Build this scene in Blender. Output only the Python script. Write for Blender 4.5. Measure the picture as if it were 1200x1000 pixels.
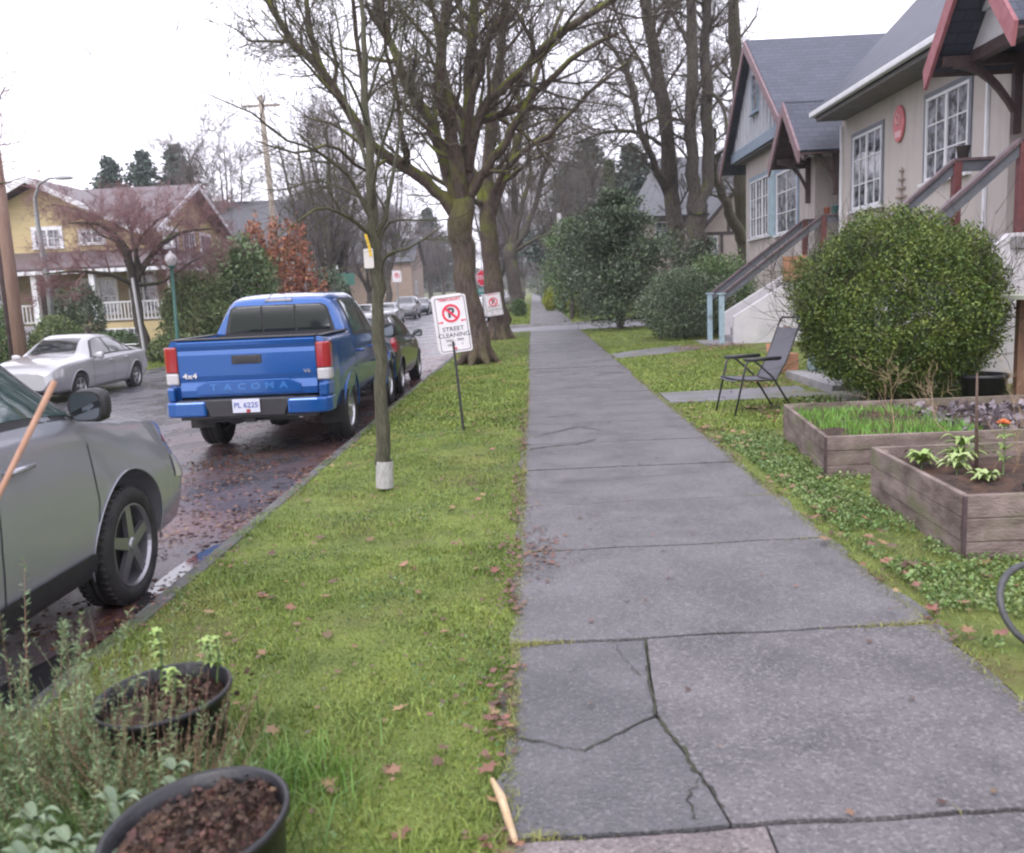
import bpy, bmesh, math, random
import numpy as np
from mathutils import Vector, Matrix, noise
R_ = math.radians
random.seed(7)
rng = np.random.default_rng(11)
sc = bpy.context.scene
for o in list(bpy.data.objects): bpy.data.objects.remove(o)

# ------------------------------------------------------------------ camera
cam_d = bpy.data.cameras.new('camera'); cam = bpy.data.objects.new('camera', cam_d)
sc.collection.objects.link(cam); sc.camera = cam
cr = Vector((0.99880966, 0.02280265, -0.04311961)); cu = Vector((0.03916521, 0.15201765, 0.9876015)); cw = Vector((-0.02907487, 0.98811471, -0.15094362))
H0 = 1.58
cam.matrix_world = Matrix(((cr.x, cu.x, -cw.x, 0), (cr.y, cu.y, -cw.y, 0), (cr.z, cu.z, -cw.z, H0), (0, 0, 0, 1)))
cam_d.sensor_width = 36; cam_d.lens = 31.2; cam_d.clip_start = .05; cam_d.clip_end = 3000
cam_d.dof.use_dof = True; cam_d.dof.focus_distance = 9.0; cam_d.dof.aperture_fstop = 3.2
# ------------------------------------------------------------------ world / sun / exposure
w = bpy.data.worlds.new('World'); sc.world = w; w.use_nodes = True
nt = w.node_tree; nt.nodes.clear()
sky = nt.nodes.new('ShaderNodeTexSky'); sky.sky_type = 'NISHITA'; sky.sun_disc = False
sky.sun_elevation = R_(28); sky.sun_rotation = R_(200); sky.air_density = 1.0; sky.dust_density = 3
hs = nt.nodes.new('ShaderNodeHueSaturation'); hs.inputs['Saturation'].default_value = .35; hs.inputs['Value'].default_value = 1.0
tc = nt.nodes.new('ShaderNodeTexCoord'); nz = nt.nodes.new('ShaderNodeTexNoise'); nz.inputs['Scale'].default_value = 2.2; nz.inputs['Detail'].default_value = 5
crp = nt.nodes.new('ShaderNodeValToRGB'); crp.color_ramp.elements[0].position = .3; crp.color_ramp.elements[1].position = .75
crp.color_ramp.elements[0].color = (7.6, 7.45, 8.7, 1); crp.color_ramp.elements[1].color = (10.2, 9.9, 11.2, 1)
mx = nt.nodes.new('ShaderNodeMix'); mx.data_type = 'RGBA'; mx.inputs[0].default_value = .86
bg = nt.nodes.new('ShaderNodeBackground'); bg.inputs['Strength'].default_value = .12
ow = nt.nodes.new('ShaderNodeOutputWorld'); L = nt.links.new
L(sky.outputs[0], hs.inputs['Color']); L(tc.outputs['Generated'], nz.inputs['Vector']); L(nz.outputs['Fac'], crp.inputs[0])
L(hs.outputs[0], mx.inputs[6]); L(crp.outputs[0], mx.inputs[7]); L(mx.outputs[2], bg.inputs['Color']); L(bg.outputs[0], ow.inputs[0])
sd = bpy.data.lights.new('sun', 'SUN'); sd.energy = .9; sd.angle = R_(25); sd.color = (1, .97, .94)
sun = bpy.data.objects.new('sun', sd); sc.collection.objects.link(sun)
sun.rotation_euler = (R_(38), 0, R_(-25)); sun.location = (0, 0, 30)
sc.view_settings.view_transform = 'Standard'; sc.view_settings.look = 'None'; sc.view_settings.gamma = 1
sc.view_settings.exposure = 1.12
sc.cycles.pixel_filter_type = 'BLACKMAN_HARRIS'; sc.cycles.filter_width = 2.2
sc.cycles.max_bounces = 6; sc.cycles.transparent_max_bounces = 8

def ray(px, py): return cw + cr * ((px - 600) / 1040) + cu * ((500 - py) / 1040)
def P(px, py, Y):
    d = ray(px, py); return Vector((0, 0, H0)) + d * (Y / d.y)
def lerp(a, b, t): return a + (b - a) * t
def interp(x, xs, ys): return float(np.interp(x, xs, ys))

# ------------------------------------------------------------------ ground heights
def rise(Y): return 0.006 * (Y - 36) if Y > 36 else 0.0
ROADX = [-12.1, -4.5, -2.2]; ROADZ = [-.53, -.21, -.17]
def G(x, y):
    if x > 1.75: z = interp(x, [1.75, 2.6, 8], [0.0, .0, .10])
    elif x > -.15: z = 0.0
    elif x > -2.2: z = interp(x, [-2.2, -.15], [-.05, 0.0])
    elif x > -12.1: z = interp(x, ROADX, ROADZ)
    else: z = interp(x, [-30, -20, -15, -12.1], [.0, -.15, -.3, -.40])
    return z + rise(y)

# ------------------------------------------------------------------ materials
MATS = {}
def newmat(name):
    m = bpy.data.materials.new(name); m.use_nodes = True
    return m, m.node_tree, m.node_tree.nodes['Principled BSDF']
def col4(c): return (c[0], c[1], c[2], 1)
def M_(name, c1, c2=None, scale=5, rough=.6, bump=0, bscale=None, detail=6, spec=.5, metal=0, coat=0, c3=None, scale3=1, island=0, rough2=None, stretch=None, lo=.35, hi=.65, emit=None, trans=0, lo3=.5, hi3=.7, xmask=None):
    if name in MATS: return MATS[name]
    m, t, b = newmat(name); MATS[name] = m
    b.inputs['Roughness'].default_value = rough; b.inputs['Metallic'].default_value = metal
    b.inputs['Specular IOR Level'].default_value = spec; b.inputs['Coat Weight'].default_value = coat; b.inputs['Coat Roughness'].default_value = .06
    b.inputs['Base Color'].default_value = col4(c1)
    N = t.nodes.new; K = t.links.new
    tc = N('ShaderNodeTexCoord'); vec = tc.outputs['Object']
    if stretch:
        mp = N('ShaderNodeMapping'); mp.inputs['Scale'].default_value = stretch; K(vec, mp.inputs[0]); vec = mp.outputs[0]
    out = None
    if c2 is not None:
        n = N('ShaderNodeTexNoise'); n.inputs['Scale'].default_value = scale; n.inputs['Detail'].default_value = detail; n.inputs['Roughness'].default_value = .62; K(vec, n.inputs['Vector'])
        r = N('ShaderNodeMapRange'); r.inputs['From Min'].default_value = lo; r.inputs['From Max'].default_value = hi; K(n.outputs['Fac'], r.inputs['Value'])
        x = N('ShaderNodeMix'); x.data_type = 'RGBA'; x.inputs[6].default_value = col4(c1); x.inputs[7].default_value = col4(c2); K(r.outputs[0], x.inputs[0]); out = x.outputs[2]
        if rough2 is not None:
            rr = N('ShaderNodeMapRange'); rr.inputs['To Min'].default_value = rough; rr.inputs['To Max'].default_value = rough2; K(r.outputs[0], rr.inputs['Value']); K(rr.outputs[0], b.inputs['Roughness'])
    if c3 is not None:
        n3 = N('ShaderNodeTexNoise'); n3.inputs['Scale'].default_value = scale3; n3.inputs['Detail'].default_value = 4; K(vec, n3.inputs['Vector'])
        r3 = N('ShaderNodeMapRange'); r3.inputs['From Min'].default_value = lo3; r3.inputs['From Max'].default_value = hi3; K(n3.outputs['Fac'], r3.inputs['Value'])
        fo = r3.outputs[0]
        if xmask:
            sx = N('ShaderNodeSeparateXYZ'); K(vec, sx.inputs[0]); mr = N('ShaderNodeMapRange'); mr.inputs['From Min'].default_value = xmask[0]; mr.inputs['From Max'].default_value = xmask[1]; K(sx.outputs[0], mr.inputs['Value'])
            mm_ = N('ShaderNodeMath'); mm_.operation = 'MULTIPLY'; K(fo, mm_.inputs[0]); K(mr.outputs[0], mm_.inputs[1]); fo = mm_.outputs[0]
        x3 = N('ShaderNodeMix'); x3.data_type = 'RGBA'; x3.inputs[7].default_value = col4(c3); K(fo, x3.inputs[0])
        if out: K(out, x3.inputs[6])
        else: x3.inputs[6].default_value = col4(c1)
        out = x3.outputs[2]
    if island:
        g = N('ShaderNodeNewGeometry'); h = N('ShaderNodeHueSaturation'); 
        a = N('ShaderNodeMapRange'); a.inputs['To Min'].default_value = 1 - island; a.inputs['To Max'].default_value = 1 + island; K(g.outputs['Random Per Island'], a.inputs['Value']); K(a.outputs[0], h.inputs['Value'])
        a2 = N('ShaderNodeMath'); a2.operation = 'MULTIPLY'; a2.inputs[1].default_value = 7.31; K(g.outputs['Random Per Island'], a2.inputs[0])
        a3 = N('ShaderNodeMath'); a3.operation = 'FRACT'; K(a2.outputs[0], a3.inputs[0])
        a4 = N('ShaderNodeMapRange'); a4.inputs['To Min'].default_value = .5 - .06 * island; a4.inputs['To Max'].default_value = .5 + .06 * island; K(a3.outputs[0], a4.inputs['Value']); K(a4.outputs[0], h.inputs['Hue'])
        if out: K(out, h.inputs['Color'])
        else: h.inputs['Color'].default_value = col4(c1)
        out = h.outputs[0]
    if out: K(out, b.inputs['Base Color'])
    if bump:
        nb = N('ShaderNodeTexNoise'); nb.inputs['Scale'].default_value = bscale or scale; nb.inputs['Detail'].default_value = 5; K(vec, nb.inputs['Vector'])
        bp = N('ShaderNodeBump'); bp.inputs['Strength'].default_value = bump; bp.inputs['Distance'].default_value = .02; K(nb.outputs['Fac'], bp.inputs['Height']); K(bp.outputs[0], b.inputs['Normal'])
    if emit: b.inputs['Emission Color'].default_value = col4(emit); b.inputs['Emission Strength'].default_value = 1
    if trans: b.inputs['Transmission Weight'].default_value = trans
    return m
def shingle(name, horiz, ca, cb):
    if name in MATS: return MATS[name]
    m, t, b = newmat(name); MATS[name] = m; N = t.nodes.new; K = t.links.new
    tc = N('ShaderNodeTexCoord'); s = N('ShaderNodeSeparateXYZ'); c = N('ShaderNodeCombineXYZ'); K(tc.outputs['Object'], s.inputs[0])
    K(s.outputs[horiz], c.inputs[0]); K(s.outputs[2], c.inputs[1])
    br = N('ShaderNodeTexBrick'); br.inputs['Scale'].default_value = 1; br.inputs['Brick Width'].default_value = .32; br.inputs['Row Height'].default_value = .13
    br.inputs['Mortar Size'].default_value = .012; br.inputs['Color1'].default_value = col4(ca); br.inputs['Color2'].default_value = col4(cb); br.inputs['Mortar'].default_value = (ca[0] * .45, ca[1] * .45, ca[2] * .45, 1)
    K(c.outputs[0], br.inputs['Vector'])
    n = N('ShaderNodeTexNoise'); n.inputs['Scale'].default_value = 1.2; n.inputs['Detail'].default_value = 8; K(tc.outputs['Object'], n.inputs['Vector'])
    x = N('ShaderNodeMix'); x.data_type = 'RGBA'; x.blend_type = 'MULTIPLY'; x.inputs[0].default_value = .6; K(br.outputs[0], x.inputs[6]); K(n.outputs['Fac'], x.inputs[7])
    x2 = N('ShaderNodeMix'); x2.data_type = 'RGBA'; x2.inputs[0].default_value = .35; K(x.outputs[2], x2.inputs[6]); x2.inputs[7].default_value = col4(ca); K(x2.outputs[2], b.inputs['Base Color'])
    bp = N('ShaderNodeBump'); bp.inputs['Strength'].default_value = .5; bp.inputs['Distance'].default_value = .03; K(br.outputs['Fac'], bp.inputs['Height']); bp.invert = True; K(bp.outputs[0], b.inputs['Normal'])
    b.inputs['Roughness'].default_value = .55
    return m
def bark_mat(name, c1, c2, moss, mossamt=.5, bs=18, hz=None):
    if name in MATS: return MATS[name]
    m, t, b = newmat(name); MATS[name] = m; N = t.nodes.new; K = t.links.new
    tc = N('ShaderNodeTexCoord'); mp = N('ShaderNodeMapping'); mp.inputs['Scale'].default_value = (1, 1, .22); K(tc.outputs['Object'], mp.inputs[0])
    n = N('ShaderNodeTexNoise'); n.inputs['Scale'].default_value = bs; n.inputs['Detail'].default_value = 8; n.inputs['Roughness'].default_value = .7; K(mp.outputs[0], n.inputs['Vector'])
    r = N('ShaderNodeMapRange'); r.inputs['From Min'].default_value = .36; r.inputs['From Max'].default_value = .66; K(n.outputs['Fac'], r.inputs['Value'])
    x = N('ShaderNodeMix'); x.data_type = 'RGBA'; x.inputs[6].default_value = col4(c1); x.inputs[7].default_value = col4(c2); K(r.outputs[0], x.inputs[0])
    g = N('ShaderNodeNewGeometry'); s = N('ShaderNodeSeparateXYZ'); K(g.outputs['Normal'], s.inputs[0])
    n2 = N('ShaderNodeTexNoise'); n2.inputs['Scale'].default_value = 1.6; n2.inputs['Detail'].default_value = 7; K(tc.outputs['Object'], n2.inputs['Vector'])
    a = N('ShaderNodeMath'); a.operation = 'MULTIPLY_ADD'; a.inputs[1].default_value = .30; K(s.outputs[2], a.inputs[0]); K(n2.outputs['Fac'], a.inputs[2])
    r2 = N('ShaderNodeMapRange'); r2.inputs['From Min'].default_value = .78 - .35 * mossamt; r2.inputs['From Max'].default_value = .98 - .35 * mossamt; K(a.outputs[0], r2.inputs['Value'])
    fo = r2.outputs[0]
    if hz:   # moss grows on the limbs, not on the lower trunk
        sz = N('ShaderNodeSeparateXYZ'); K(tc.outputs['Object'], sz.inputs[0]); rz_ = N('ShaderNodeMapRange'); rz_.inputs['From Min'].default_value = hz[0]; rz_.inputs['From Max'].default_value = hz[1]; rz_.inputs['To Min'].default_value = .15; K(sz.outputs[2], rz_.inputs['Value'])
        mu = N('ShaderNodeMath'); mu.operation = 'MULTIPLY'; K(fo, mu.inputs[0]); K(rz_.outputs[0], mu.inputs[1]); fo = mu.outputs[0]
    x2 = N('ShaderNodeMix'); x2.data_type = 'RGBA'; x2.inputs[7].default_value = col4(moss); K(fo, x2.inputs[0]); K(x.outputs[2], x2.inputs[6]); K(x2.outputs[2], b.inputs['Base Color'])
    b.inputs['Roughness'].default_value = .8; b.inputs['Specular IOR Level'].default_value = .25
    bp = N('ShaderNodeBump'); bp.inputs['Strength'].default_value = .9; bp.inputs['Distance'].default_value = .04; K(n.outputs['Fac'], bp.inputs['Height']); K(bp.outputs[0], b.inputs['Normal'])
    return m

# ------------------------------------------------------------------ mesh helpers
COL = sc.collection
def tag(o, label=None, cat=None, group=None, kind=None):
    if label: o['label'] = label
    if cat: o['category'] = cat
    if group: o['group'] = group
    if kind: o['kind'] = kind
    return o
def empty(name, loc, rz=0, label=None, cat=None, group=None):
    o = bpy.data.objects.new(name, None); COL.objects.link(o); o.location = loc; o.rotation_euler = (0, 0, rz); o.empty_display_size = .2
    return tag(o, label, cat, group)
def link(name, me, mat=None, parent=None, smooth=False):
    if mat is not None:
        for mm in (mat if isinstance(mat, (list, tuple)) else [mat]): me.materials.append(mm)
    if smooth: me.polygons.foreach_set('use_smooth', [True] * len(me.polygons))
    o = bpy.data.objects.new(name, me); COL.objects.link(o)
    if parent is not None: o.parent = parent
    return o
class MB:
    def __init__(s): s.v = []; s.f = []; s.m = []; s.cm = 0
    def add(s, vs, fs):
        n = len(s.v); s.v.extend([tuple(v) for v in vs]); s.f.extend([tuple(n + i for i in f) for f in fs]); s.m.extend([s.cm] * len(fs)); return s
    def box(s, x0, x1, y0, y1, z0, z1, M=None):
        vs = [Vector((x, y, z)) for z in (z0, z1) for (x, y) in ((x0, y0), (x1, y0), (x1, y1), (x0, y1))]
        if M is not None: vs = [M @ v for v in vs]
        return s.add(vs, [(3, 2, 1, 0), (4, 5, 6, 7), (0, 1, 5, 4), (1, 2, 6, 5), (2, 3, 7, 6), (3, 0, 4, 7)])
    def cbox(s, c, d, M=None):
        return s.box(c[0] - d[0] / 2, c[0] + d[0] / 2, c[1] - d[1] / 2, c[1] + d[1] / 2, c[2] - d[2] / 2, c[2] + d[2] / 2, M)
    def bar(s, a, b, w, h=None, up=(0, 0, 1)):
        a = Vector(a); b = Vector(b); h = h or w; t = (b - a).normalized(); u = Vector(up)
        if abs(t.dot(u)) > .99: u = Vector((1, 0, 0))
        n = t.cross(u).normalized() * (w / 2); k = n.cross(t).normalized() * (h / 2)
        vs = [p + n * i + k * j for p in (a, b) for (i, j) in ((-1, -1), (1, -1), (1, 1), (-1, 1))]
        return s.add(vs, [(3, 2, 1, 0), (4, 5, 6, 7), (0, 1, 5, 4), (1, 2, 6, 5), (2, 3, 7, 6), (3, 0, 4, 7)])
    def prism(s, poly, ext):   # poly: list of 3d points, ext: vector
        n = len(poly); e = Vector(ext); a = [Vector(p) for p in poly]
        return s.add(a + [p + e for p in a], [tuple(range(n))[::-1], tuple(range(n, 2 * n))] + [(i, (i + 1) % n, n + (i + 1) % n, n + i) for i in range(n)])
    def tube(s, pts, r, n=8, cap=True):
        pts = [Vector(p) for p in pts]; k = len(pts); rs = r if isinstance(r, (list, tuple)) else [r] * k
        prev = None; vs = []
        for i, p in enumerate(pts):
            t = (pts[min(i + 1, k - 1)] - pts[max(i - 1, 0)]).normalized()
            if prev is None:
                u = Vector((0, 0, 1)) if abs(t.z) < .9 else Vector((1, 0, 0)); a = t.cross(u).normalized()
            else: a = (prev - t * prev.dot(t)).normalized()
            prev = a; b = t.cross(a)
            vs += [p + a * (rs[i] * math.cos(2 * math.pi * j / n)) + b * (rs[i] * math.sin(2 * math.pi * j / n)) for j in range(n)]
        fs = [(i * n + j, i * n + (j + 1) % n, (i + 1) * n + (j + 1) % n, (i + 1) * n + j) for i in range(k - 1) for j in range(n)]
        if cap: fs += [tuple(range(n))[::-1], tuple(range((k - 1) * n, k * n))]
        return s.add(vs, fs)
    def lathe(s, prof, n=24, axis='z', c=(0, 0, 0), closed=False):  # prof: (r, h)
        vs = []; k = len(prof); c = Vector(c)
        for (r, h) in prof:
            for j in range(n):
                a = 2 * math.pi * j / n; x, y = r * math.cos(a), r * math.sin(a)
                vs.append(c + (Vector((x, y, h)) if axis == 'z' else Vector((x, h, y))))
        fs = []
        for i in range(k - 1 + (1 if closed else 0)):
            for j in range(n):
                i2 = (i + 1) % k; q = (i * n + j, i * n + (j + 1) % n, i2 * n + (j + 1) % n, i2 * n + j)
                fs.append(q if axis == 'z' else q[::-1])
        return s.add(vs, fs)
    def build(s, name, mat, parent=None, smooth=False, bevel=0, world=False, M=None, seg=2):
        me = bpy.data.meshes.new(name); vs = s.v
        if M is not None: vs = [tuple(M @ Vector(v)) for v in vs]
        if world and parent is not None:
            l = parent.location; vs = [(v[0] - l[0], v[1] - l[1], v[2] - l[2]) for v in vs]
        me.from_pydata(vs, [], s.f)
        if max(s.m or [0]) > 0: me.polygons.foreach_set('material_index', s.m)
        me.update()
        o = link(name, me, mat, parent, smooth)
        if bevel:
            b = o.modifiers.new('bevel', 'BEVEL'); b.width = bevel; b.segments = seg; b.limit_method = 'ANGLE'; b.angle_limit = R_(40)
            if smooth: me.polygons.foreach_set('use_smooth', [True] * len(me.polygons))
        return o
def npmesh(name, V, F, mat, parent=None, smooth=False):
    """V (n,3), F (m,k) all faces with k corners"""
    me = bpy.data.meshes.new(name); V = np.asarray(V, np.float32); F = np.asarray(F, np.int32); k = F.shape[1]
    me.vertices.add(len(V)); me.vertices.foreach_set('co', V.ravel()); me.loops.add(F.size); me.loops.foreach_set('vertex_index', F.ravel())
    me.polygons.add(len(F)); me.polygons.foreach_set('loop_start', np.arange(0, F.size, k, dtype=np.int32)); me.polygons.foreach_set('loop_total', np.full(len(F), k, np.int32))
    me.update(calc_edges=True)
    return link(name, me, mat, parent, smooth)
def kids(o): return [c for c in bpy.data.objects if c.parent == o]
def copy_tree(o, parent=None, _k=None):
    c = o.copy(); COL.objects.link(c); c.parent = parent
    for ch in kids(o): copy_tree(ch, c)
    return c
def dup(root, loc, rz, label, group=None, scale=None, z=True):
    c = copy_tree(root); c.location = loc; c.rotation_euler = (0, 0, rz); c['label'] = label
    if group: c['group'] = group
    if scale: c.scale = (scale,) * 3 if not isinstance(scale, tuple) else scale
    return c
def text_obj(name, body, size, mat, parent, M, ext=.002, align='CENTER', sx=1, bold=0):
    cu_ = bpy.data.curves.new(name, 'FONT'); cu_.body = body; cu_.size = size; cu_.extrude = ext; cu_.align_x = align; cu_.align_y = 'CENTER'; cu_.offset = bold; cu_.resolution_u = 3
    t = bpy.data.objects.new('tmp_text', cu_); COL.objects.link(t); dg = bpy.context.evaluated_depsgraph_get(); dg.update()
    me = bpy.data.meshes.new_from_object(t.evaluated_get(dg)); bpy.data.objects.remove(t)
    me.transform(M @ Matrix.Diagonal((sx, 1, 1, 1))); me.materials.clear()
    return link(name, me, mat, parent)
def evald(o, name):
    dg = bpy.context.evaluated_depsgraph_get(); dg.update(); me = bpy.data.meshes.new_from_object(o.evaluated_get(dg)); me.name = name; return me

# ------------------------------------------------------------------ shared materials
black_plastic = M_('black_plastic', (.014, .014, .016), (.03, .03, .034), 40, .45, bump=.1, bscale=200)
rubber = M_('rubber', (.016, .016, .017), (.035, .034, .033), 9, .75, spec=.3)
glass = M_('dark_glass', (.012, .017, .018), rough=.04, spec=.8, coat=.6)
glass_teal = M_('side_glass', (.02, .035, .035), (.05, .10, .10), 1.4, .05, spec=.8, coat=.6, stretch=(.4, 1, 2.2), detail=2)  # teal streaks imitate reflections, painted into the glass colour
winpane = M_('window_pane', (.02, .022, .03), (.34, .35, .40), 4.5, .08, spec=.8, detail=3, lo=.4, hi=.7)  # pale mottle imitates reflections and curtains, painted into the pane colour
alloy = M_('alloy', (.5, .5, .52), rough=.32, metal=.9)
alloy_dark = M_('matt_near_black', (.02, .02, .022), rough=.6)  # one near-black tone for seams, chassis, underbody and wheel backing
chrome = M_('chrome', (.75, .75, .77), rough=.12, metal=1)
red_lens = M_('red_lens', (.27, .004, .010), rough=.12, coat=1)
clear_lens = M_('clear_lens', (.42, .41, .42), rough=.12, coat=1)
amber_lens = M_('amber_lens', (.75, .22, .05), rough=.15, coat=1)
white_paint = M_('white_paint', (.72, .72, .74), (.60, .60, .60), 3, .45)
concrete = M_('concrete', (.20, .195, .205), (.28, .27, .28), 6, .7, bump=.3, bscale=60, c3=(.10, .11, .07), scale3=1.3, lo3=.55, hi3=.75)
soil = M_('soil', (.018, .012, .009), (.07, .04, .026), 28, .9, bump=1, bscale=40, c3=(.10, .05, .03), scale3=9)
# ------------------------------------------------------------------ ground, road, pavements
def strip(name, xs, ys, mat, zf=None, dz=0, bump=0, skirt=0, seed=0):
    xs = list(xs); ys = list(ys); v = []; 
    for y in ys:
        for x in xs:
            z = (zf or G)(x, y) + dz
            if bump: z += bump * (noise.noise(Vector((x * 1.3 + seed, y * 1.3, 3.1))) + .5 * noise.noise(Vector((x * 4, y * 4, seed))))
            v.append((x, y, z))
    n = len(xs); f = [(j * n + i, j * n + i + 1, (j + 1) * n + i + 1, (j + 1) * n + i) for j in range(len(ys) - 1) for i in range(n - 1)]
    me = bpy.data.meshes.new(name); me.from_pydata(v, [], f); me.update(); o = link(name, me, mat, None, True); o['kind'] = 'structure'
    return o
lin = lambda a, b, n: list(np.linspace(a, b, n))
grass_soil = M_('turf', (.075, .105, .018), (.16, .20, .035), 2.2, .85, bump=1, bscale=60, c3=(.085, .06, .025), scale3=.9, lo3=.52, hi3=.72)
mud = M_('terrain', (.06, .08, .03), (.10, .10, .05), .3, .9)
asphalt = M_('wet_asphalt', (.050, .049, .058), (.090, .086, .102), 1.1, .13, bump=.22, bscale=90, rough2=.42, c3=(.105, .050, .048), scale3=.55, lo3=.42, hi3=.66, xmask=(-6.2, -3.6), spec=.6, detail=9)
YFAR = 260
strip('ground', [-900, -300, -100, -40, 40, 100, 300, 900], [-200, -50, 36, 100, 300, 1500], mud, zf=lambda x, y: -.75 + (rise(y) if y < 300 else rise(300) + 2))
strip('street', [-12.1, -9, -6.5, -4.5, -3.4, -2.2], lin(-12, 36, 49) + lin(38, YFAR, 60), asphalt)
strip('cross_street', lin(-2.2, 60, 24), lin(34.9, 40.9, 7), M_('old_asphalt', (.15, .148, .165), (.22, .215, .235), 1.5, .4, bump=.2, bscale=80, rough2=.6), zf=lambda x, y: lerp(-.17, -.07, min(1, (x + 2.2) / 2)) if x < -.2 else -.07)
# kerbs with a real step (top -0.05, gutter -0.17)
def kerb(name, x0, x1, y0, y1, ztop, zbot):
    m = MB(); n = max(2, int((y1 - y0) / 2.4))
    for i in range(n):
        a = lerp(y0, y1, i / n) + .006; b = lerp(y0, y1, (i + 1) / n) - .006; r = rise((a + b) / 2); d = random.uniform(-.006, .006)
        m.box(x0 + d, x1 + d, a, b, zbot + r, ztop + r + d)
    o = m.build(name, M_('kerb_concrete', (.06, .06, .062), (.11, .105, .11), 5, .6, bump=.5, bscale=50, c3=(.05, .07, .025), scale3=2, lo3=.45, hi3=.65), bevel=.012); o['kind'] = 'structure'; return o
kerb('kerb', -2.2, -2.10, -6, 31.2, -.045, -.4)
kerb('far_side_kerb', -12.25, -12.1, -6, YFAR, -.39, -.8)
kerb('kerb_beyond_cross_street', -2.2, -2.06, 42.4, YFAR, -.045, -.4)
m = MB(); m.box(-2.2 + .02, 60, 40.9, 41.05, -.4, .035); o = m.build('cross_street_kerb', concrete, bevel=.012); o['kind'] = 'structure'
m = MB(); m.box(1.9, 60, 34.75, 34.9, -.4, -.01); o = m.build('near_cross_street_kerb', concrete, bevel=.012); o['kind'] = 'structure'
# verges and lawns
strip('paved_apron', lin(-2.2, -.17, 6), lin(31.5, 34.9, 4), M_('apron_concrete', (.15, .148, .16), (.22, .215, .23), 1.5, .5, bump=.2, bscale=80), zf=lambda x, y: lerp(-.12, -.03, min(1, (x + 2.2) / 1.2)))
strip('verge', [-2.10, -1.8, -1.4, -1, -.6, -.3, -.17], lin(-4, 31.5, 92), grass_soil, bump=.012, dz=-.012)
strip('verge_beyond_cross_street', [-2.06, -1.4, -.8, -.17], lin(41.05, YFAR, 90), grass_soil, bump=.02, dz=-.01)
strip('lawn', [1.77, 1.9, 2.1, 2.4, 2.8, 3.3, 4, 5, 6, 7.4, 10, 20, 60], lin(-4, 34.75, 80), grass_soil, bump=.015, dz=-.012)
strip('lawn_beyond_cross_street', [1.77, 2.2, 3, 4, 6, 9, 15, 60], lin(41.05, YFAR, 60), grass_soil, bump=.03, dz=.0, zf=lambda x, y: G(x, y) + .12 * min(1, max(0, (x - 1.9) / 1.2)))
strip('far_side_verge', [-14.4, -13.4, -12.25], lin(-6, YFAR, 90), grass_soil, bump=.02)
strip('far_side_yards', [-60, -30, -24, -20, -17.4, -16.2], lin(-6, YFAR, 70), grass_soil, bump=.05)
strip('far_side_pavement', [-16.2, -14.4], lin(-6, YFAR, 60), M_('pale_concrete', (.26, .26, .28), (.34, .34, .36), 2, .6))
# pavement: base sheet, then separate slabs with open joints
slab_m = M_('pavement_slab', (.095, .094, .106), (.20, .196, .215), 70, .45, bump=.5, bscale=160, rough2=.62, c3=(.095, .095, .105), scale3=1.1, lo3=.42, hi3=.75, detail=3, lo=.25, hi=.75)
slab_a = M_('pavement_exposed_aggregate', (.105, .10, .112), (.235, .22, .225), 95, .45, bump=.8, bscale=150, c3=(.10, .10, .112), scale3=1.5, lo=.3, hi=.7, detail=2)
slab_b = M_('pavement_brown_slab', (.12, .105, .105), (.22, .19, .19), 80, .5, bump=.4, bscale=120, c3=(.11, .105, .11), scale3=1.2, detail=9)
def pave(name, ca, cb, agg, stain, k=.5, rough=.45):
    m, t, b = newmat(name); N = t.nodes.new; K = t.links.new; tc = N('ShaderNodeTexCoord')
    def nz_(s, d, lo, hi):
        n = N('ShaderNodeTexNoise'); n.inputs['Scale'].default_value = s; n.inputs['Detail'].default_value = d; n.inputs['Roughness'].default_value = .65; K(tc.outputs['Object'], n.inputs['Vector'])
        r = N('ShaderNodeMapRange'); r.inputs['From Min'].default_value = lo; r.inputs['From Max'].default_value = hi; K(n.outputs['Fac'], r.inputs['Value']); return n, r
    def mixc(f, a, c):
        x = N('ShaderNodeMix'); x.data_type = 'RGBA'; K(f, x.inputs[0])
        if isinstance(a, tuple): x.inputs[6].default_value = col4(a)
        else: K(a, x.inputs[6])
        x.inputs[7].default_value = col4(c); return x.outputs[2]
    _, r1 = nz_(1.7, 9, .38, .62); c = mixc(r1.outputs[0], ca, cb)
    _, r2 = nz_(.9, 6, .52, .70); ml = N('ShaderNodeMath'); ml.operation = 'MULTIPLY'; ml.inputs[1].default_value = .95; K(r2.outputs[0], ml.inputs[0]); c = mixc(ml.outputs[0], c, stain)
    v = N('ShaderNodeTexVoronoi'); v.inputs['Scale'].default_value = 95; K(tc.outputs['Object'], v.inputs['Vector']); sp = N('ShaderNodeSeparateColor'); K(v.outputs['Color'], sp.inputs[0])
    r3 = N('ShaderNodeMapRange'); r3.inputs['From Min'].default_value = .72; r3.inputs['From Max'].default_value = .95; r3.inputs['To Max'].default_value = k; K(sp.outputs[0], r3.inputs['Value']); c = mixc(r3.outputs[0], c, agg)
    r4 = N('ShaderNodeMapRange'); r4.inputs['From Min'].default_value = .72; r4.inputs['From Max'].default_value = .95; r4.inputs['To Max'].default_value = k; K(sp.outputs[1], r4.inputs['Value']); c = mixc(r4.outputs[0], c, (.03, .03, .033))
    K(c, b.inputs['Base Color']); rr = N('ShaderNodeMapRange'); rr.inputs['To Min'].default_value = rough - .12; rr.inputs['To Max'].default_value = rough + .2; K(r1.outputs[0], rr.inputs['Value']); K(rr.outputs[0], b.inputs['Roughness'])
    bp = N('ShaderNodeBump'); bp.inputs['Strength'].default_value = .6; bp.inputs['Distance'].default_value = .006; K(v.outputs['Distance'], bp.inputs['Height']); K(bp.outputs[0], b.inputs['Normal']); return m
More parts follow.
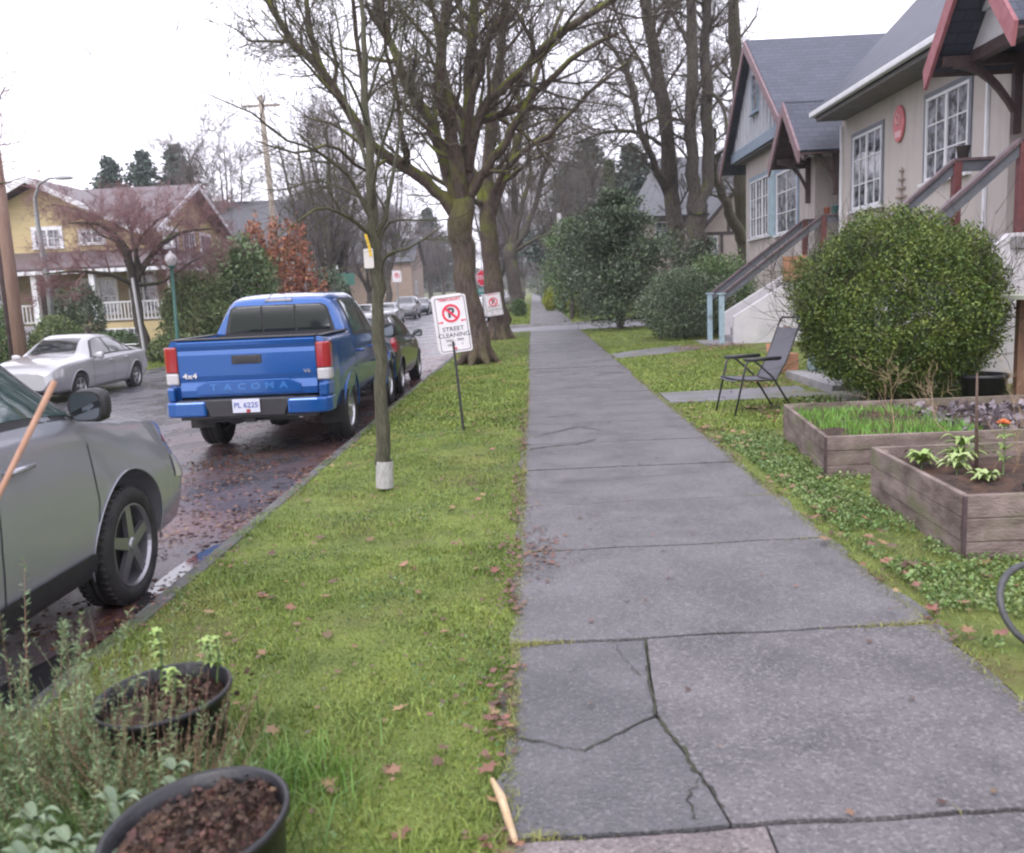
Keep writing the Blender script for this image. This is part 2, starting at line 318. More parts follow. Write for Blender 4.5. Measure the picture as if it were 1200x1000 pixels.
slab_m = pave('pavement_slab_worn', (.082, .079, .083), (.126, .121, .128), (.28, .27, .28), (.085, .08, .085), .35)
slab_a = pave('pavement_coarse_aggregate', (.078, .074, .080), (.132, .124, .130), (.27, .255, .255), (.07, .066, .068), .42)
slab_b = pave('pavement_brown_worn', (.12, .10, .10), (.19, .16, .16), (.30, .27, .26), (.09, .08, .08), .5)
slab_o = pave('pavement_old_smooth', (.066, .066, .071), (.108, .105, .112), (.24, .23, .24), (.06, .06, .065), .3)
joint_m = M_('joint_dirt', (.03, .03, .022), (.05, .065, .02), 6, .9)
strip('pavement_bed', [-.17, .8, 1.77], lin(-4, 34.9, 20), joint_m, dz=-.022)
strip('pavement_beyond_cross_street', [-.17, .8, 1.77], lin(41.05, YFAR, 40), slab_m, dz=.01)
def wob(x, y, a=.025): return a * noise.noise(Vector((x * 3, y * 3, .5)))
def slab_poly(pts, z, mb, th=.03):
    # pts ccw 2d; subdivided edges with slight raggedness on the grass sides
    out = []
    for i in range(len(pts)):
        a = pts[i]; b = pts[(i + 1) % len(pts)]; L_ = math.hypot(b[0] - a[0], b[1] - a[1]); k = max(1, int(L_ / .05))
        for j in range(k):
            x = lerp(a[0], b[0], j / k); y = lerp(a[1], b[1], j / k); out.append((x, y))
    out2 = []
    for (x, y) in out:
        if x < -.1 or x > 1.7: x += (.05 if x < 0 else -.05) * (noise.noise(Vector((x, y * 2.3, 7))) + .5 * noise.noise(Vector((x, y * 7, 2))))
        out2.append((x + wob(x, y, .010) + .004 * noise.noise(Vector((x * 17, y * 17, 4))), y + wob(y, x, .014) + .006 * noise.noise(Vector((x * 15, y * 15, 9)))))
    mb.prism([(x, y, z - th) for x, y in out2], (0, 0, th))
JY = [-1.2, .6, 2.42, 3.86, 5.28, 6.45, 7.75, 9.05, 10.4, 11.9, 13.4, 14.9, 16.4, 17.9, 19.4, 21, 22.6, 24.2, 25.8, 27.5, 29.2, 31, 32.9, 34.85]
mb = MB(); g_ = .012
def skew(x, y): return y + .10 * (x - .8) / 1.9 * (1 if y < 7 else .5)   # joints lie slightly askew
for i in range(len(JY) - 1):
    a, b = JY[i] + g_, JY[i + 1] - g_; z = random.uniform(-.004, .003); x0, x1 = -.16, 1.76
    if i == 2:      # the cracked slab: three older grey pieces at the left, exposed aggregate at the right
        A = (x0, skew(x0, a)); B = (.52, skew(.52, a)); Cc = (.46, 2.78); D = (.40, 3.1); Ee = (.42, 3.45); F_ = (.45, skew(.45, b)); Gg = (x0, skew(x0, b))
        K1 = (x0, 2.98); K2 = (.12, 2.86)
        e = .005
        mb.cm = 3; slab_poly([A, B, Cc, (D[0] - e, D[1] - .012), (K2[0], K2[1] - e), (K1[0], K1[1] - e)], .001, mb)
        slab_poly([(K1[0], K1[1] + e), (K2[0], K2[1] + e), (D[0] - e, D[1] + .012), (Ee[0] - e, Ee[1]), (F_[0] - e * 2, F_[1]), Gg], -.003, mb)
        mb.cm = 1; slab_poly([(B[0] + e * 2, B[1]), (x1, skew(x1, a)), (x1, skew(x1, b)), (F_[0] + e, F_[1]), (Ee[0] + e, Ee[1]), (D[0] + e, D[1]), (Cc[0] + e, Cc[1])], .002, mb); continue
    mb.cm = {1: 2, 0: 1}.get(i, 0)
    if i == 1:
        mb.cm = 2; slab_poly([(x0, skew(x0, a)), (.62, skew(.62, a)), (.62, skew(.62, b)), (x0, skew(x0, b))], 0, mb)
        mb.cm = 1; slab_poly([(.628, skew(.628, a)), (x1, skew(x1, a)), (x1, skew(x1, b)), (.628, skew(.628, b))], 0, mb); continue
    slab_poly([(x0, skew(x0, a)), (x1, skew(x1, a)), (x1, skew(x1, b)), (x0, skew(x0, b))], z, mb)
o = mb.build('pavement', [slab_m, slab_a, slab_b, slab_o]); o['kind'] = 'structure'
# hairline cracks and the worn, mossy patch with a puddle
mb = MB()
def crack(pts, w0=.006):
    L2 = []
    for i in range(len(pts) - 1):
        for j in range(6):
            t = j / 6; L2.append((lerp(pts[i][0], pts[i + 1][0], t) + random.uniform(-.010, .010), lerp(pts[i][1], pts[i + 1][1], t) + random.uniform(-.010, .010)))
    L2.append(pts[-1]); vs = []
    for i, (x, y) in enumerate(L2):
        a = L2[max(0, i - 1)]; b = L2[min(len(L2) - 1, i + 1)]; d = Vector((b[0] - a[0], b[1] - a[1])).normalized(); ww = w0 * random.uniform(.2, .95)
        vs += [(x - d.y * ww, y + d.x * ww, .0055), (x + d.y * ww, y - d.x * ww, .0055)]
    n = len(L2); mb.add(vs, [(2 * i, 2 * i + 1, 2 * i + 3, 2 * i + 2) for i in range(n - 1)])
crack([(-.15, 2.975), (.02, 2.90), (.12, 2.86), (.25, 2.98), (.40, 3.10)], .006)
crack([(.40, 3.1), (.44, 2.92), (.47, 2.72), (.52, 2.50)], .010); crack([(.40, 3.1), (.41, 3.45), (.45, 3.84)], .007)
crack([(.3, 3.84), (.33, 3.6), (.38, 3.45)], .004); crack([(.47, 2.66), (.42, 2.56), (.42, 2.45)], .005)
crack([(-.1, 8.75), (.15, 8.9), (.4, 8.95), (.6, 9.2)], .02); crack([(.02, 9.6), (.3, 9.9), (.45, 10.1), (.7, 9.8)], .02); crack([(-.1, 10.9), (.2, 11), (.5, 11.1)], .015)
crack([(.1, 7.2), (.7, 7.25), (1.4, 7.4)], .004); crack([(.3, 14.1), (.8, 14.2), (1.2, 14.0)], .02); crack([(.5, 16.6), (1, 16.7), (1.6, 16.5)], .02); crack([(.0, 17.1), (.5, 17.2)], .03); crack([(.2, 24), (.9, 24.3)], .03)
o = mb.build('pavement_cracks', M_('crack_dirt', (.02, .02, .018), (.04, .045, .02), 5, .9)); o['kind'] = 'structure'
def puddle(name, cx, cy, rx, ry, z, seed, n=28):
    v = []; 
    for i in range(n):
        a = 2 * math.pi * i / n; k = 1 + .45 * noise.noise(Vector((math.cos(a) * 1.3 + seed, math.sin(a) * 1.3, seed)))
        v.append((cx + rx * k * math.cos(a), cy + ry * k * math.sin(a), z))
    m = MB(); m.add(v, [tuple(range(n))]); o = m.build(name, M_('water', (.03, .03, .032), rough=.07, spec=1)); o['kind'] = 'structure'
puddle('puddle', -2.36, 5.6, .13, .62, -.166, 5); puddle('puddle', -2.42, 3.9, .15, .5, -.166, 9)
puddle('puddle', -2.5, 15, .15, 1.2, -.167, 4)
# front paths of the house and paving around
path_m = M_('path_concrete', (.13, .13, .145), (.19, .185, .2), 2, .5, bump=.3, bscale=100, c3=(.11, .12, .06), scale3=1.5)
def slab_sheet(name, pts, z, mat, th=.04):
    m = MB(); m.prism([(x, y, z - th) for x, y in pts], (0, 0, th)); o = m.build(name, mat, bevel=.005); o['kind'] = 'structure'; return o
slab_sheet('front_path', [(1.80, 11.9), (3.3, 11.9), (5.0, 12.2), (5.0, 13.4), (3.2, 13.1), (1.80, 13.0)], .012, path_m)
slab_sheet('front_path', [(1.80, 19.6), (4.9, 21.9), (4.9, 24.0), (3.6, 23.2), (1.80, 21.0)], .012, path_m)
slab_sheet('stepping_stone', [(3.75, 10.85), (4.35, 10.9), (4.45, 11.6), (3.85, 11.65)], .10, M_('mossy_stone', (.22, .23, .15), (.30, .29, .25), 4, .8, bump=.4, bscale=30), .1)
m = MB(); m.box(4.0, 4.9, 12.05, 14.3, -.05, .13); tag(m.build('landing_slab', concrete, bevel=.01), 'weathered low concrete slab at the foot of the steps behind the round bush', 'slab')
# ------------------------------------------------------------------ trees
def tubes_np(branches, minsides=3):
    """branches: list of (pts (k,3) array, radii (k,)); returns V, F (quads)"""
    groups = {}
    for pts, rad in branches:
        r0 = rad[0]; s = 12 if r0 > .15 else 8 if r0 > .05 else 5 if r0 > .015 else 3
        groups.setdefault((len(pts), max(s, minsides)), []).append((pts, rad))
    Vs, Fs, off = [], [], 0
    for (k, s), lst in groups.items():
        Pn = np.array([a for a, _ in lst]); Rn = np.array([b for _, b in lst]); nb = len(lst)
        T = np.empty_like(Pn); T[:, 1:-1] = Pn[:, 2:] - Pn[:, :-2]; T[:, 0] = Pn[:, 1] - Pn[:, 0]; T[:, -1] = Pn[:, -1] - Pn[:, -2]
        T /= np.linalg.norm(T, axis=2, keepdims=True) + 1e-9
        D = Pn[:, -1] - Pn[:, 0]; D /= np.linalg.norm(D, axis=1, keepdims=True) + 1e-9
        ref = np.where(np.abs(D[:, 2:3]) > .75, np.array([[1., 0, 0]]), np.array([[0, 0, 1.]]))[:, None, :]
        A = np.cross(T, np.broadcast_to(ref, T.shape)); A /= np.linalg.norm(A, axis=2, keepdims=True) + 1e-9; B = np.cross(T, A)
        an = np.arange(s) * 2 * np.pi / s
        V = Pn[:, :, None, :] + Rn[:, :, None, None] * (A[:, :, None, :] * np.cos(an)[None, None, :, None] + B[:, :, None, :] * np.sin(an)[None, None, :, None])
        base = off + (np.arange(nb) * k * s)[:, None, None]; i = np.arange(k - 1)[None, :, None]; j = np.arange(s)[None, None, :]
        F = np.stack([base + i * s + j, base + i * s + (j + 1) % s, base + (i + 1) * s + (j + 1) % s, base + (i + 1) * s + j], -1).reshape(-1, 4)
        Vs.append(V.reshape(-1, 3)); Fs.append(F); off += nb * k * s
    return np.concatenate(Vs), np.concatenate(Fs)
def smooth_path(pts, rad, n):
    pts = np.array([tuple(p) for p in pts], float); k = len(pts); t = np.linspace(0, k - 1, n); out = []
    for q in t:
        i = min(int(q), k - 2); f = q - i; p0 = pts[max(i - 1, 0)]; p1 = pts[i]; p2 = pts[i + 1]; p3 = pts[min(i + 2, k - 1)]
        out.append(.5 * ((2 * p1) + (-p0 + p2) * f + (2 * p0 - 5 * p1 + 4 * p2 - p3) * f * f + (-p0 + 3 * p1 - 3 * p2 + p3) * f ** 3))
    return np.array(out), np.interp(t, range(k), rad)
class Tree:
    def __init__(s, seed, wander=.22, up=.12, twig=.006, ang=(30, 65)):
        s.r = random.Random(seed); s.big = []; s.small = []; s.wander = wander; s.up = up; s.twig = twig; s.ang = ang
    def put(s, pts, rad):
        (s.big if rad[0] > .045 else s.small).append((pts, np.asarray(rad)))
    def limb(s, pts, rad, n=14, knobs=True):
        p, r = smooth_path(pts, rad, n)
        for i in range(1, n): p[i] += np.array([s.r.gauss(0, 1) for _ in range(3)]) * r[i] * .22
        r = r * np.array([1 + s.r.uniform(-.08, .10) for _ in range(n)])
        s.put(p, r); return p, r
    def grow(s, p, d, r, ln, level, dens=1.0):
        k = 6 if level > 0 else 5; pts = [np.array(p, float)]; d = np.array(d, float); d /= np.linalg.norm(d); rad = [r]
        for i in range(k - 1):
            d = d + np.array([s.r.gauss(0, s.wander) for _ in range(3)]) + np.array([0, 0, s.up]); d /= np.linalg.norm(d)
            pts.append(pts[-1] + d * ln / (k - 1)); rad.append(r * (1 - .78 * (i + 1) / (k - 1)))
        s.put(np.array(pts), rad)
        if level <= 0: return
        s.sprout(np.array(pts), np.array(rad), ln, level, dens)
    def sprout(s, pts, rad, ln, level, dens=1.0, t0=.18, n=None, ratio=(.42, .62)):
        n = n if n is not None else max(1, int(round((6.0 + 2.3 * level) * dens * s.r.uniform(.8, 1.2)))); k = len(pts)
        for _ in range(n):
            t = (t0 + (1 - t0) * s.r.random() ** .85) * (k - 1); i = min(int(t), k - 2); f = t - i
            p = pts[i] * (1 - f) + pts[i + 1] * f; rr = rad[i] * (1 - f) + rad[i + 1] * f; tan = pts[i + 1] - pts[i]; tan /= np.linalg.norm(tan) + 1e-9
            q = np.array([s.r.gauss(0, 1) for _ in range(3)]); q -= tan * q.dot(tan); q /= np.linalg.norm(q) + 1e-9
            a = R_(s.r.uniform(*s.ang)); d = tan * math.cos(a) + q * math.sin(a)
            cr_ = max(s.twig, min(rr * s.r.uniform(.34, .60), .065)); 
            s.grow(p, d, cr_, ln * s.r.uniform(*ratio), level - 1, dens)
    def make(s, name, loc, matb, matc, label=None, group=None, cat='tree', flare=None):
        root = empty(name, loc, 0, label, cat, group); l = np.array(loc)
        V, F = tubes_np(s.big); npmesh('trunk', V - l, F, matb, root, True)
        if s.small: V, F = tubes_np(s.small); npmesh('crown', V - l, F, matc, root, False)
        return root
bark1 = bark_mat('bark_mossy', (.045, .034, .027), (.135, .100, .083), (.15, .175, .022), .85, 18, (2.6, 5.2))
bark2 = bark_mat('bark_grey', (.035, .030, .026), (.115, .102, .088), (.10, .125, .020), .50)
bark_y = bark_mat('bark_young', (.055, .055, .035), (.13, .125, .085), (.10, .11, .02), .35, 30)
twig_m = M_('twig_bark', (.065, .055, .045), (.12, .105, .085), 2, .8, spec=.2)
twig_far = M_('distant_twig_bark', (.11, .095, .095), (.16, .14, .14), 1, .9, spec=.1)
twig_red = M_('red_twigs', (.20, .11, .115), (.30, .18, .18), 2, .8, spec=.2)
def root_flare(t, base, r, n=6):
    for i in range(n):
        a = 2 * math.pi * i / n + t.r.uniform(-.3, .3); d = np.array([math.cos(a), math.sin(a), 0]); b = np.array(base)
        t.put(np.array([b + d * r * .3 + [0, 0, r * 2.2], b + d * r * .72 + [0, 0, r * .8], b + d * r * 1.15 + [0, 0, .08], b + d * r * 1.7 + [0, 0, -.08]]), [r * .55, r * .45, r * .32, r * .16])
def px(lst): return [P(*a) for a in lst]
# T1 the big mossy street tree with many low limbs
t = Tree(3, wander=.20, up=.09, twig=.0072, ang=(28, 70))
t.limb(px([(560, 432, 20.3), (557, 405, 20.3), (552, 360, 20.3), (546, 310, 20.3), (541, 268, 20.3), (540, 235, 20.3)]), [.34, .265, .245, .24, .27, .24], 14)
root_flare(t, P(560, 424, 20.3), .30)
def L_(pts, rad, n=15, lv=2, num=9, ln=2.4, dens=1.0, t0=.15):
    p, r = t.limb(px(pts), [q * .80 for q in rad], n); t.sprout(p, r, ln, lv, dens, t0, int(num * 1.15), (.5, 1.0)); return p, r
L_([(540, 262, 20.3), (520, 232, 20.1), (500, 214, 19.9), (465, 192, 19.6), (430, 163, 19.2), (412, 136, 19), (388, 100, 18.8), (360, 66, 18.6), (339, 42, 18.4), (314, 3, 18.2), (290, -50, 18)], [.20, .18, .165, .15, .135, .13, .12, .10, .09, .075, .05], 20, 3, 13, 2.6)
L_([(388, 100, 18.8), (376, 78, 18.9), (366, 45, 19), (360, 10, 19.1), (352, -60, 19.2)], [.09, .085, .075, .07, .05], 12, 3, 6, 2.2)
L_([(541, 255, 20.3), (524, 200, 20.5), (514, 165, 20.8), (498, 134, 21), (476, 98, 21.2), (463, 60, 21.4), (447, 20, 21.6), (438, -50, 21.8)], [.20, .17, .16, .14, .13, .12, .10, .07], 16, 3, 11, 2.6)
L_([(540, 250, 20.3), (536, 196, 20.0), (528, 140, 19.7), (518, 75, 19.4), (523, 10, 19.2), (530, -60, 19)], [.24, .21, .18, .15, .13, .10], 14, 3, 10, 2.6)
L_([(544, 250, 20.3), (546, 182, 20.5), (549, 105, 20.8), (554, 35, 21), (557, -60, 21.2)], [.22, .19, .16, .14, .10], 14, 3, 10, 2.6)
L_([(548, 200, 20.3), (558, 150, 20.1), (573, 116, 19.9), (605, 91, 19.7), (642, 52, 19.4), (690, 17, 19.1), (760, -25, 18.8)], [.17, .14, .13, .12, .11, .09, .06], 16, 3, 12, 2.6)
L_([(553, 165, 20.2), (566, 140, 20.1), (598, 130, 19.9), (622, 113, 19.8), (642, 97, 19.6), (680, 62, 19.3), (724, 40, 19)], [.11, .11, .105, .10, .09, .07, .05], 15, 3, 9, 2.3)
L_([(551, 228, 20.2), (568, 198, 20.0), (591, 172, 19.8), (606, 142, 19.7), (621, 114, 19.7)], [.16, .12, .11, .10, .085], 12, 2, 5, 1.6)
L_([(546, 180, 20.3), (552, 120, 19.8), (563, 84, 19.6), (570, 52, 19.4), (592, 14, 19.2), (612, -40, 19)], [.12, .105, .10, .09, .08, .05], 13, 3, 8, 2.4)
L_([(533, 170, 20.2), (526, 150, 19.6), (512, 118, 19.2), (509, 96, 19)], [.09, .085, .07, .05], 9, 2, 4, 1.2)
L_([(480, 200, 19.8), (470, 160, 19.6), (466, 110, 19.3), (452, 60, 19.0), (449, 0, 18.8), (440, -50, 18.8)], [.06, .055, .05, .045, .04, .03], 11, 3, 7, 2)
L_([(432, 166, 19.2), (428, 120, 19.0), (420, 60, 18.8), (415, 10, 18.6), (410, -60, 18.4)], [.07, .06, .055, .05, .03], 11, 3, 7, 2)
L_([(455, 186, 19.5), (425, 200, 18.5), (390, 170, 17.6), (350, 180, 16.8), (300, 165, 16)], [.06, .05, .04, .03, .015], 10, 2, 6, 1.8)
T1 = t.make('street_tree', (-1.38, 20.3, -.02), bark1, twig_m, 'big reddish mossy street tree on the verge just behind the street cleaning sign', 'street trees on the near verge')
# T2
t = Tree(5, wander=.2, up=.1, twig=.008)
t.limb(px([(587, 402, 30.2), (585, 380, 30.2), (580, 340, 30.2), (575, 290, 30.2), (570, 240, 30.2)]), [.41, .34, .31, .30, .31], 12); root_flare(t, P(586, 397, 30.2), .33)
for (pts, rad) in [([(570, 245, 30.2), (573, 180, 30), (580, 100, 29.6), (590, 20, 29.2), (598, -50, 29)], [.3, .24, .2, .16, .1]), ([(572, 262, 30.2), (592, 205, 30.4), (612, 150, 30.8), (632, 80, 31.2), (660, 10, 31.6)], [.22, .18, .15, .12, .07]), ([(570, 250, 30.2), (553, 200, 30.4), (540, 150, 30.6), (520, 80, 31), (505, 0, 31.4)], [.2, .17, .14, .11, .07]), ([(575, 230, 30.2), (600, 190, 29.5), (650, 150, 28.5), (700, 100, 27.8), (740, 70, 27)], [.15, .12, .10, .07, .03]), ([(568, 240, 30.2), (545, 230, 29.4), (500, 205, 28.5), (455, 200, 27.6)], [.14, .11, .08, .03])]:
    L_(pts, rad, 14, 3, 10, 3.4)
T2 = t.make('street_tree', (-1.1, 30.2, 0), bark1, twig_m, 'thick straight trunked tree on the verge wearing the smaller no parking sign', 'street trees on the near verge')
# T3 vase shaped tree beyond the cross street
t = Tree(9, wander=.16, up=.1, twig=.012)
t.limb(px([(606, 364, 62), (604, 340, 62), (601, 310, 62), (600, 288, 62)]), [.55, .45, .42, .42], 10); root_flare(t, P(606, 362, 62), .4, 5)
for (pts, rad) in [([(600, 290, 62), (590, 262, 62), (584, 230, 62), (588, 190, 61), (580, 130, 60)], [.3, .24, .2, .17, .1]), ([(600, 290, 62), (603, 250, 62), (604, 200, 62), (610, 150, 62), (606, 80, 61)], [.3, .26, .22, .18, .1]), ([(602, 290, 62), (620, 262, 62), (630, 230, 62), (640, 190, 61), (652, 150, 60)], [.3, .25, .22, .18, .1]), ([(601, 296, 62), (628, 280, 61), (648, 270, 60), (660, 235, 59)], [.16, .12, .10, .06]), ([(600, 290, 62), (612, 240, 62), (622, 200, 63), (618, 150, 64)], [.25, .2, .17, .1])]:
    L_(pts, rad, 12, 3, 8, 5)
T3 = t.make('street_tree', (P(606, 362, 62).x, 62, rise(62)), bark2, twig_m, 'vase shaped bare tree standing just past the cross street left of the pavement', 'street trees on the near verge')
# small young tree with a white guard
t = Tree(21, wander=.17, up=.05, twig=.0024, ang=(30, 65))
t.limb(px([(450, 572, 7.3), (449, 520, 7.3), (446, 440, 7.3), (443, 360, 7.3), (440, 310, 7.3), (437, 270, 7.3), (434, 200, 7.3), (429, 110, 7.3), (425, 30, 7.3), (421, -40, 7.3)]), [.064, .057, .053, .052, .056, .046, .036, .027, .02, .012], 30)
def S_(pts, rad, num=8, lv=2, ln=.7, n=12, t0=.2):
    p, r = t.limb(px(pts), rad, n); t.sprout(p, r, ln, lv, 1.15, t0, int(num * 1.4), (.4, 1.0))
S_([(442, 330, 7.3), (453, 300, 7.2), (480, 290, 7.0), (520, 265, 6.8)], [.018, .014, .010, .003], 6)
S_([(440, 300, 7.3), (455, 262, 7.3), (490, 258, 7.0), (535, 256, 6.8), (560, 240, 6.6)], [.014, .010, .007, .005, .002], 4, 1, .3)
S_([(438, 285, 7.3), (452, 252, 7.35), (458, 215, 7.4), (468, 160, 7.5), (478, 90, 7.6), (492, 10, 7.7)], [.024, .021, .017, .013, .009, .004], 12)
S_([(438, 282, 7.3), (425, 268, 7.2), (405, 252, 7.05), (375, 244, 6.9), (345, 262, 6.7), (318, 285, 6.6)], [.022, .018, .014, .010, .006, .003], 10)
S_([(437, 262, 7.3), (415, 215, 7.2), (390, 190, 7.0), (360, 172, 6.9), (330, 162, 6.7), (300, 135, 6.5), (262, 118, 6.3), (214, 98, 6.1)], [.020, .017, .014, .011, .009, .007, .005, .002], 14)
S_([(436, 250, 7.3), (440, 200, 7.1), (458, 140, 6.9), (470, 60, 6.7), (480, -20, 6.5)], [.018, .014, .011, .008, .003], 10)
S_([(434, 210, 7.3), (420, 160, 7.4), (404, 110, 7.5), (398, 40, 7.6), (384, -20, 7.8)], [.02, .016, .012, .008, .003], 10)
S_([(431, 150, 7.3), (412, 100, 7.0), (380, 60, 6.8), (342, 20, 6.5), (310, -20, 6.3)], [.015, .012, .009, .006, .003], 9)
S_([(430, 120, 7.3), (446, 70, 7.2), (470, 20, 7.0), (500, -20, 7.0)], [.014, .011, .008, .004], 7)
S_([(436, 240, 7.3), (408, 224, 7.4), (372, 212, 7.6), (335, 222, 7.8), (300, 220, 8.0), (270, 205, 8.1)], [.014, .012, .009, .007, .004, .002], 9)
TS = t.make('young_tree', (-1.30, 7.3, -.03), bark_y, bark_y, 'slender young tree with a white trunk guard on the near verge', cat='tree')
mb = MB(); p0 = P(451, 571, 7.3); p1 = P(450.5, 540, 7.3); mb.tube([p0, p1], [.074, .073], 20, cap=False); mb.tube([p0, p1], [.070, .069], 20, cap=False)
mb.build('trunk_guard', M_('guard_plastic', (.30, .29, .28), (.46, .45, .44), 60, .6, stretch=(1, 1, .3), bump=.6, bscale=80), TS, True, world=True)
# generic bare trees
def generic(seed, h, r, nl=6, spread=.5, fork=.35, lv=3, twig=.012, ln=None, lean=(0, 0), wander=.18):
    t_ = Tree(seed, wander=wander, up=.10, twig=twig); f = fork * h; rr = t_.r
    t_.limb([(0, 0, -.1), (lean[0] * f * .5, lean[1] * f * .5, f * .5), (lean[0] * f, lean[1] * f, f)], [r * 1.2, r * .9, r * .85], 9)
    root_flare(t_, (0, 0, 0), r * .9, 5)
    for i in range(nl):
        a = 2 * math.pi * (i + rr.uniform(-.3, .3)) / nl; s = spread * rr.uniform(.5, 1.2) if i else .1; hh = h * rr.uniform(.85, 1.05); z0 = f * rr.uniform(.8, 1.0)
        b = np.array([lean[0] * z0, lean[1] * z0, z0]); d = np.array([math.cos(a), math.sin(a), 0])
        pts = [b, b + d * s * h * .22 + [0, 0, (hh - z0) * .25], b + d * s * h * .42 + [0, 0, (hh - z0) * .6], b + d * s * h * .55 + [0, 0, hh - z0]]
        p, q = t_.limb([tuple(x) for x in pts], [r * .55, r * .42, r * .28, r * .1], 12)
        t_.sprout(p, q, ln or h * .28, lv, .9, .12, 9, (.5, 1.0))
    return t_
# ------------------------------------------------------------------ foliage
def leaves_np(C, size, ratio=.5, up=.3, outd=None, rg=None, fold=True):
    """C (n,3) centres -> folded leaves of two triangles-pairs (4-corner faces x2)"""
    rg = rg or rng; n = len(C); d = rg.normal(size=(n, 3)); 
    if outd is not None: d = d * .75 + outd
    d[:, 2] += up; d /= np.linalg.norm(d, axis=1, keepdims=True)
    q = rg.normal(size=(n, 3)); s = np.cross(d, q); s /= np.linalg.norm(s, axis=1, keepdims=True) + 1e-9; nn = np.cross(s, d)
    L_ = (size * rg.uniform(.6, 1.3, n))[:, None]; W = L_ * ratio
    a = C - d * L_ * .5; b = C + d * L_ * .5; c = C + s * W * .5 + nn * W * .18; e = C - s * W * .5 + nn * W * .18
    V = np.stack([a, c, b, e], 1).reshape(-1, 3); F = np.arange(n * 4).reshape(-1, 4)
    return V, F
def lump_dirs(n, rg): 
    v = rg.normal(size=(n, 3)); return v / np.linalg.norm(v, axis=1, keepdims=True)
def nz3(P_, s, seed): return np.array([noise.noise(Vector((p[0] * s + seed, p[1] * s - seed, p[2] * s))) for p in P_])
def shrub(name, loc, rx, ry, rz, n, size, mat, label, cat='shrub', group=None, seed=1, lump=.18, shell=.72, flat=.0, stems=8, cz=None, ratio=.5, stemm=None, gaps=.0, cone=0, lumpscale=1.5, core=True, clip=.02):
    rg = np.random.default_rng(seed); root = empty(name, loc, 0, label, cat, group)
    k = 500; D = lump_dirs(k, rg); lp = nz3(D, lumpscale, seed) * lump * 2 + nz3(D, lumpscale * 3, seed + 5) * lump
    cz = cz if cz is not None else rz * .95
    m = int(n * 1.5); d = lump_dirs(m, rg); idx = np.argmax(d @ D.T, axis=1) if m * k < 4e7 else np.concatenate([np.argmax(x @ D.T, axis=1) for x in np.array_split(d, 8)])
    f = 1 + lp[idx]; rad = f * (shell + (1 - shell) * rg.random(m) ** .6) + rg.normal(size=m) * clip
    C = d * rad[:, None] * np.array([rx, ry, rz])
    if cone: tz = (C[:, 2] + rz) / (2 * rz); C[:, :2] *= (1 - cone * np.clip(tz, 0, 1))[:, None]
    C[:, 2] += cz; keep = C[:, 2] > .04
    if gaps: g = nz3(C, 2.2 / max(rx, .3), seed + 9); keep &= g > -gaps
    C = C[keep][:n]; d = d[keep][:n]
    V, F = leaves_np(C, size, ratio, .25, d * .5, rg); npmesh('foliage', V, F, mat, root)
    st = Tree(seed, wander=.2, up=.15, twig=.004); 
    for i in range(stems):
        a = random.Random(seed * 31 + i).uniform(0, 6.28); st.grow((.12 * rx * math.cos(a), .12 * ry * math.sin(a), 0), (math.cos(a) * rx * .6, math.sin(a) * ry * .6, cz * 1.1), .014 + .01 * rz, math.hypot(rx * .6, cz * 1.3), 2, .7)
    V, F = tubes_np(st.big + st.small, 3); npmesh('stem', V, F, stemm or bark2, root)
    return root
leaf_box = M_('boxwood_leaf', (.052, .088, .018), (.130, .175, .034), 3.5, .45, spec=.4, island=.45, lo=.4, hi=.6)
leaf_dark = M_('dark_evergreen_leaf', (.055, .088, .046), (.12, .155, .09), 2, .4, spec=.5, island=.5)
leaf_mid = M_('rhododendron_leaf', (.070, .13, .042), (.13, .19, .075), 1.5, .4, spec=.5, island=.4)
leaf_light = M_('light_shrub_leaf', (.12, .175, .06), (.19, .235, .10), 1.5, .5, island=.4)
leaf_yel = M_('yellow_shrub_leaf', (.30, .32, .03), (.20, .26, .04), 1.5, .5, island=.3)
leaf_orange = M_('copper_leaf', (.32, .12, .055), (.22, .085, .045), 1.5, .6, island=.4)
conif = M_('conifer_needles', (.032, .058, .045), (.065, .10, .07), .7, .6, island=.4)
shrub('round_bush', (4.30, 10.75, .03), 1.20, 1.16, 1.07, 120000, .038, leaf_box, 'big clipped round green bush in front of the house steps', 'bush', seed=4, lump=.11, shell=.66, stems=20, cz=1.18, clip=.03, lumpscale=2.1)
sh_in = None
shrub('spreading_bush', (4.25, 25.6, .02), 1.25, 1.3, 1.0, 16000, .07, leaf_dark, 'dark green spreading bush left of the stair posts', 'bush', seed=6, lump=.12, stems=8, cz=.95, clip=.05)
shrub('spreading_bush', (5.5, 27.2, .02), 1.2, 1.3, 1.25, 12000, .08, leaf_mid, 'mid green bush behind the dark bush against the house wing', 'bush', seed=16, lump=.16, stems=8, cz=1.2, clip=.06)
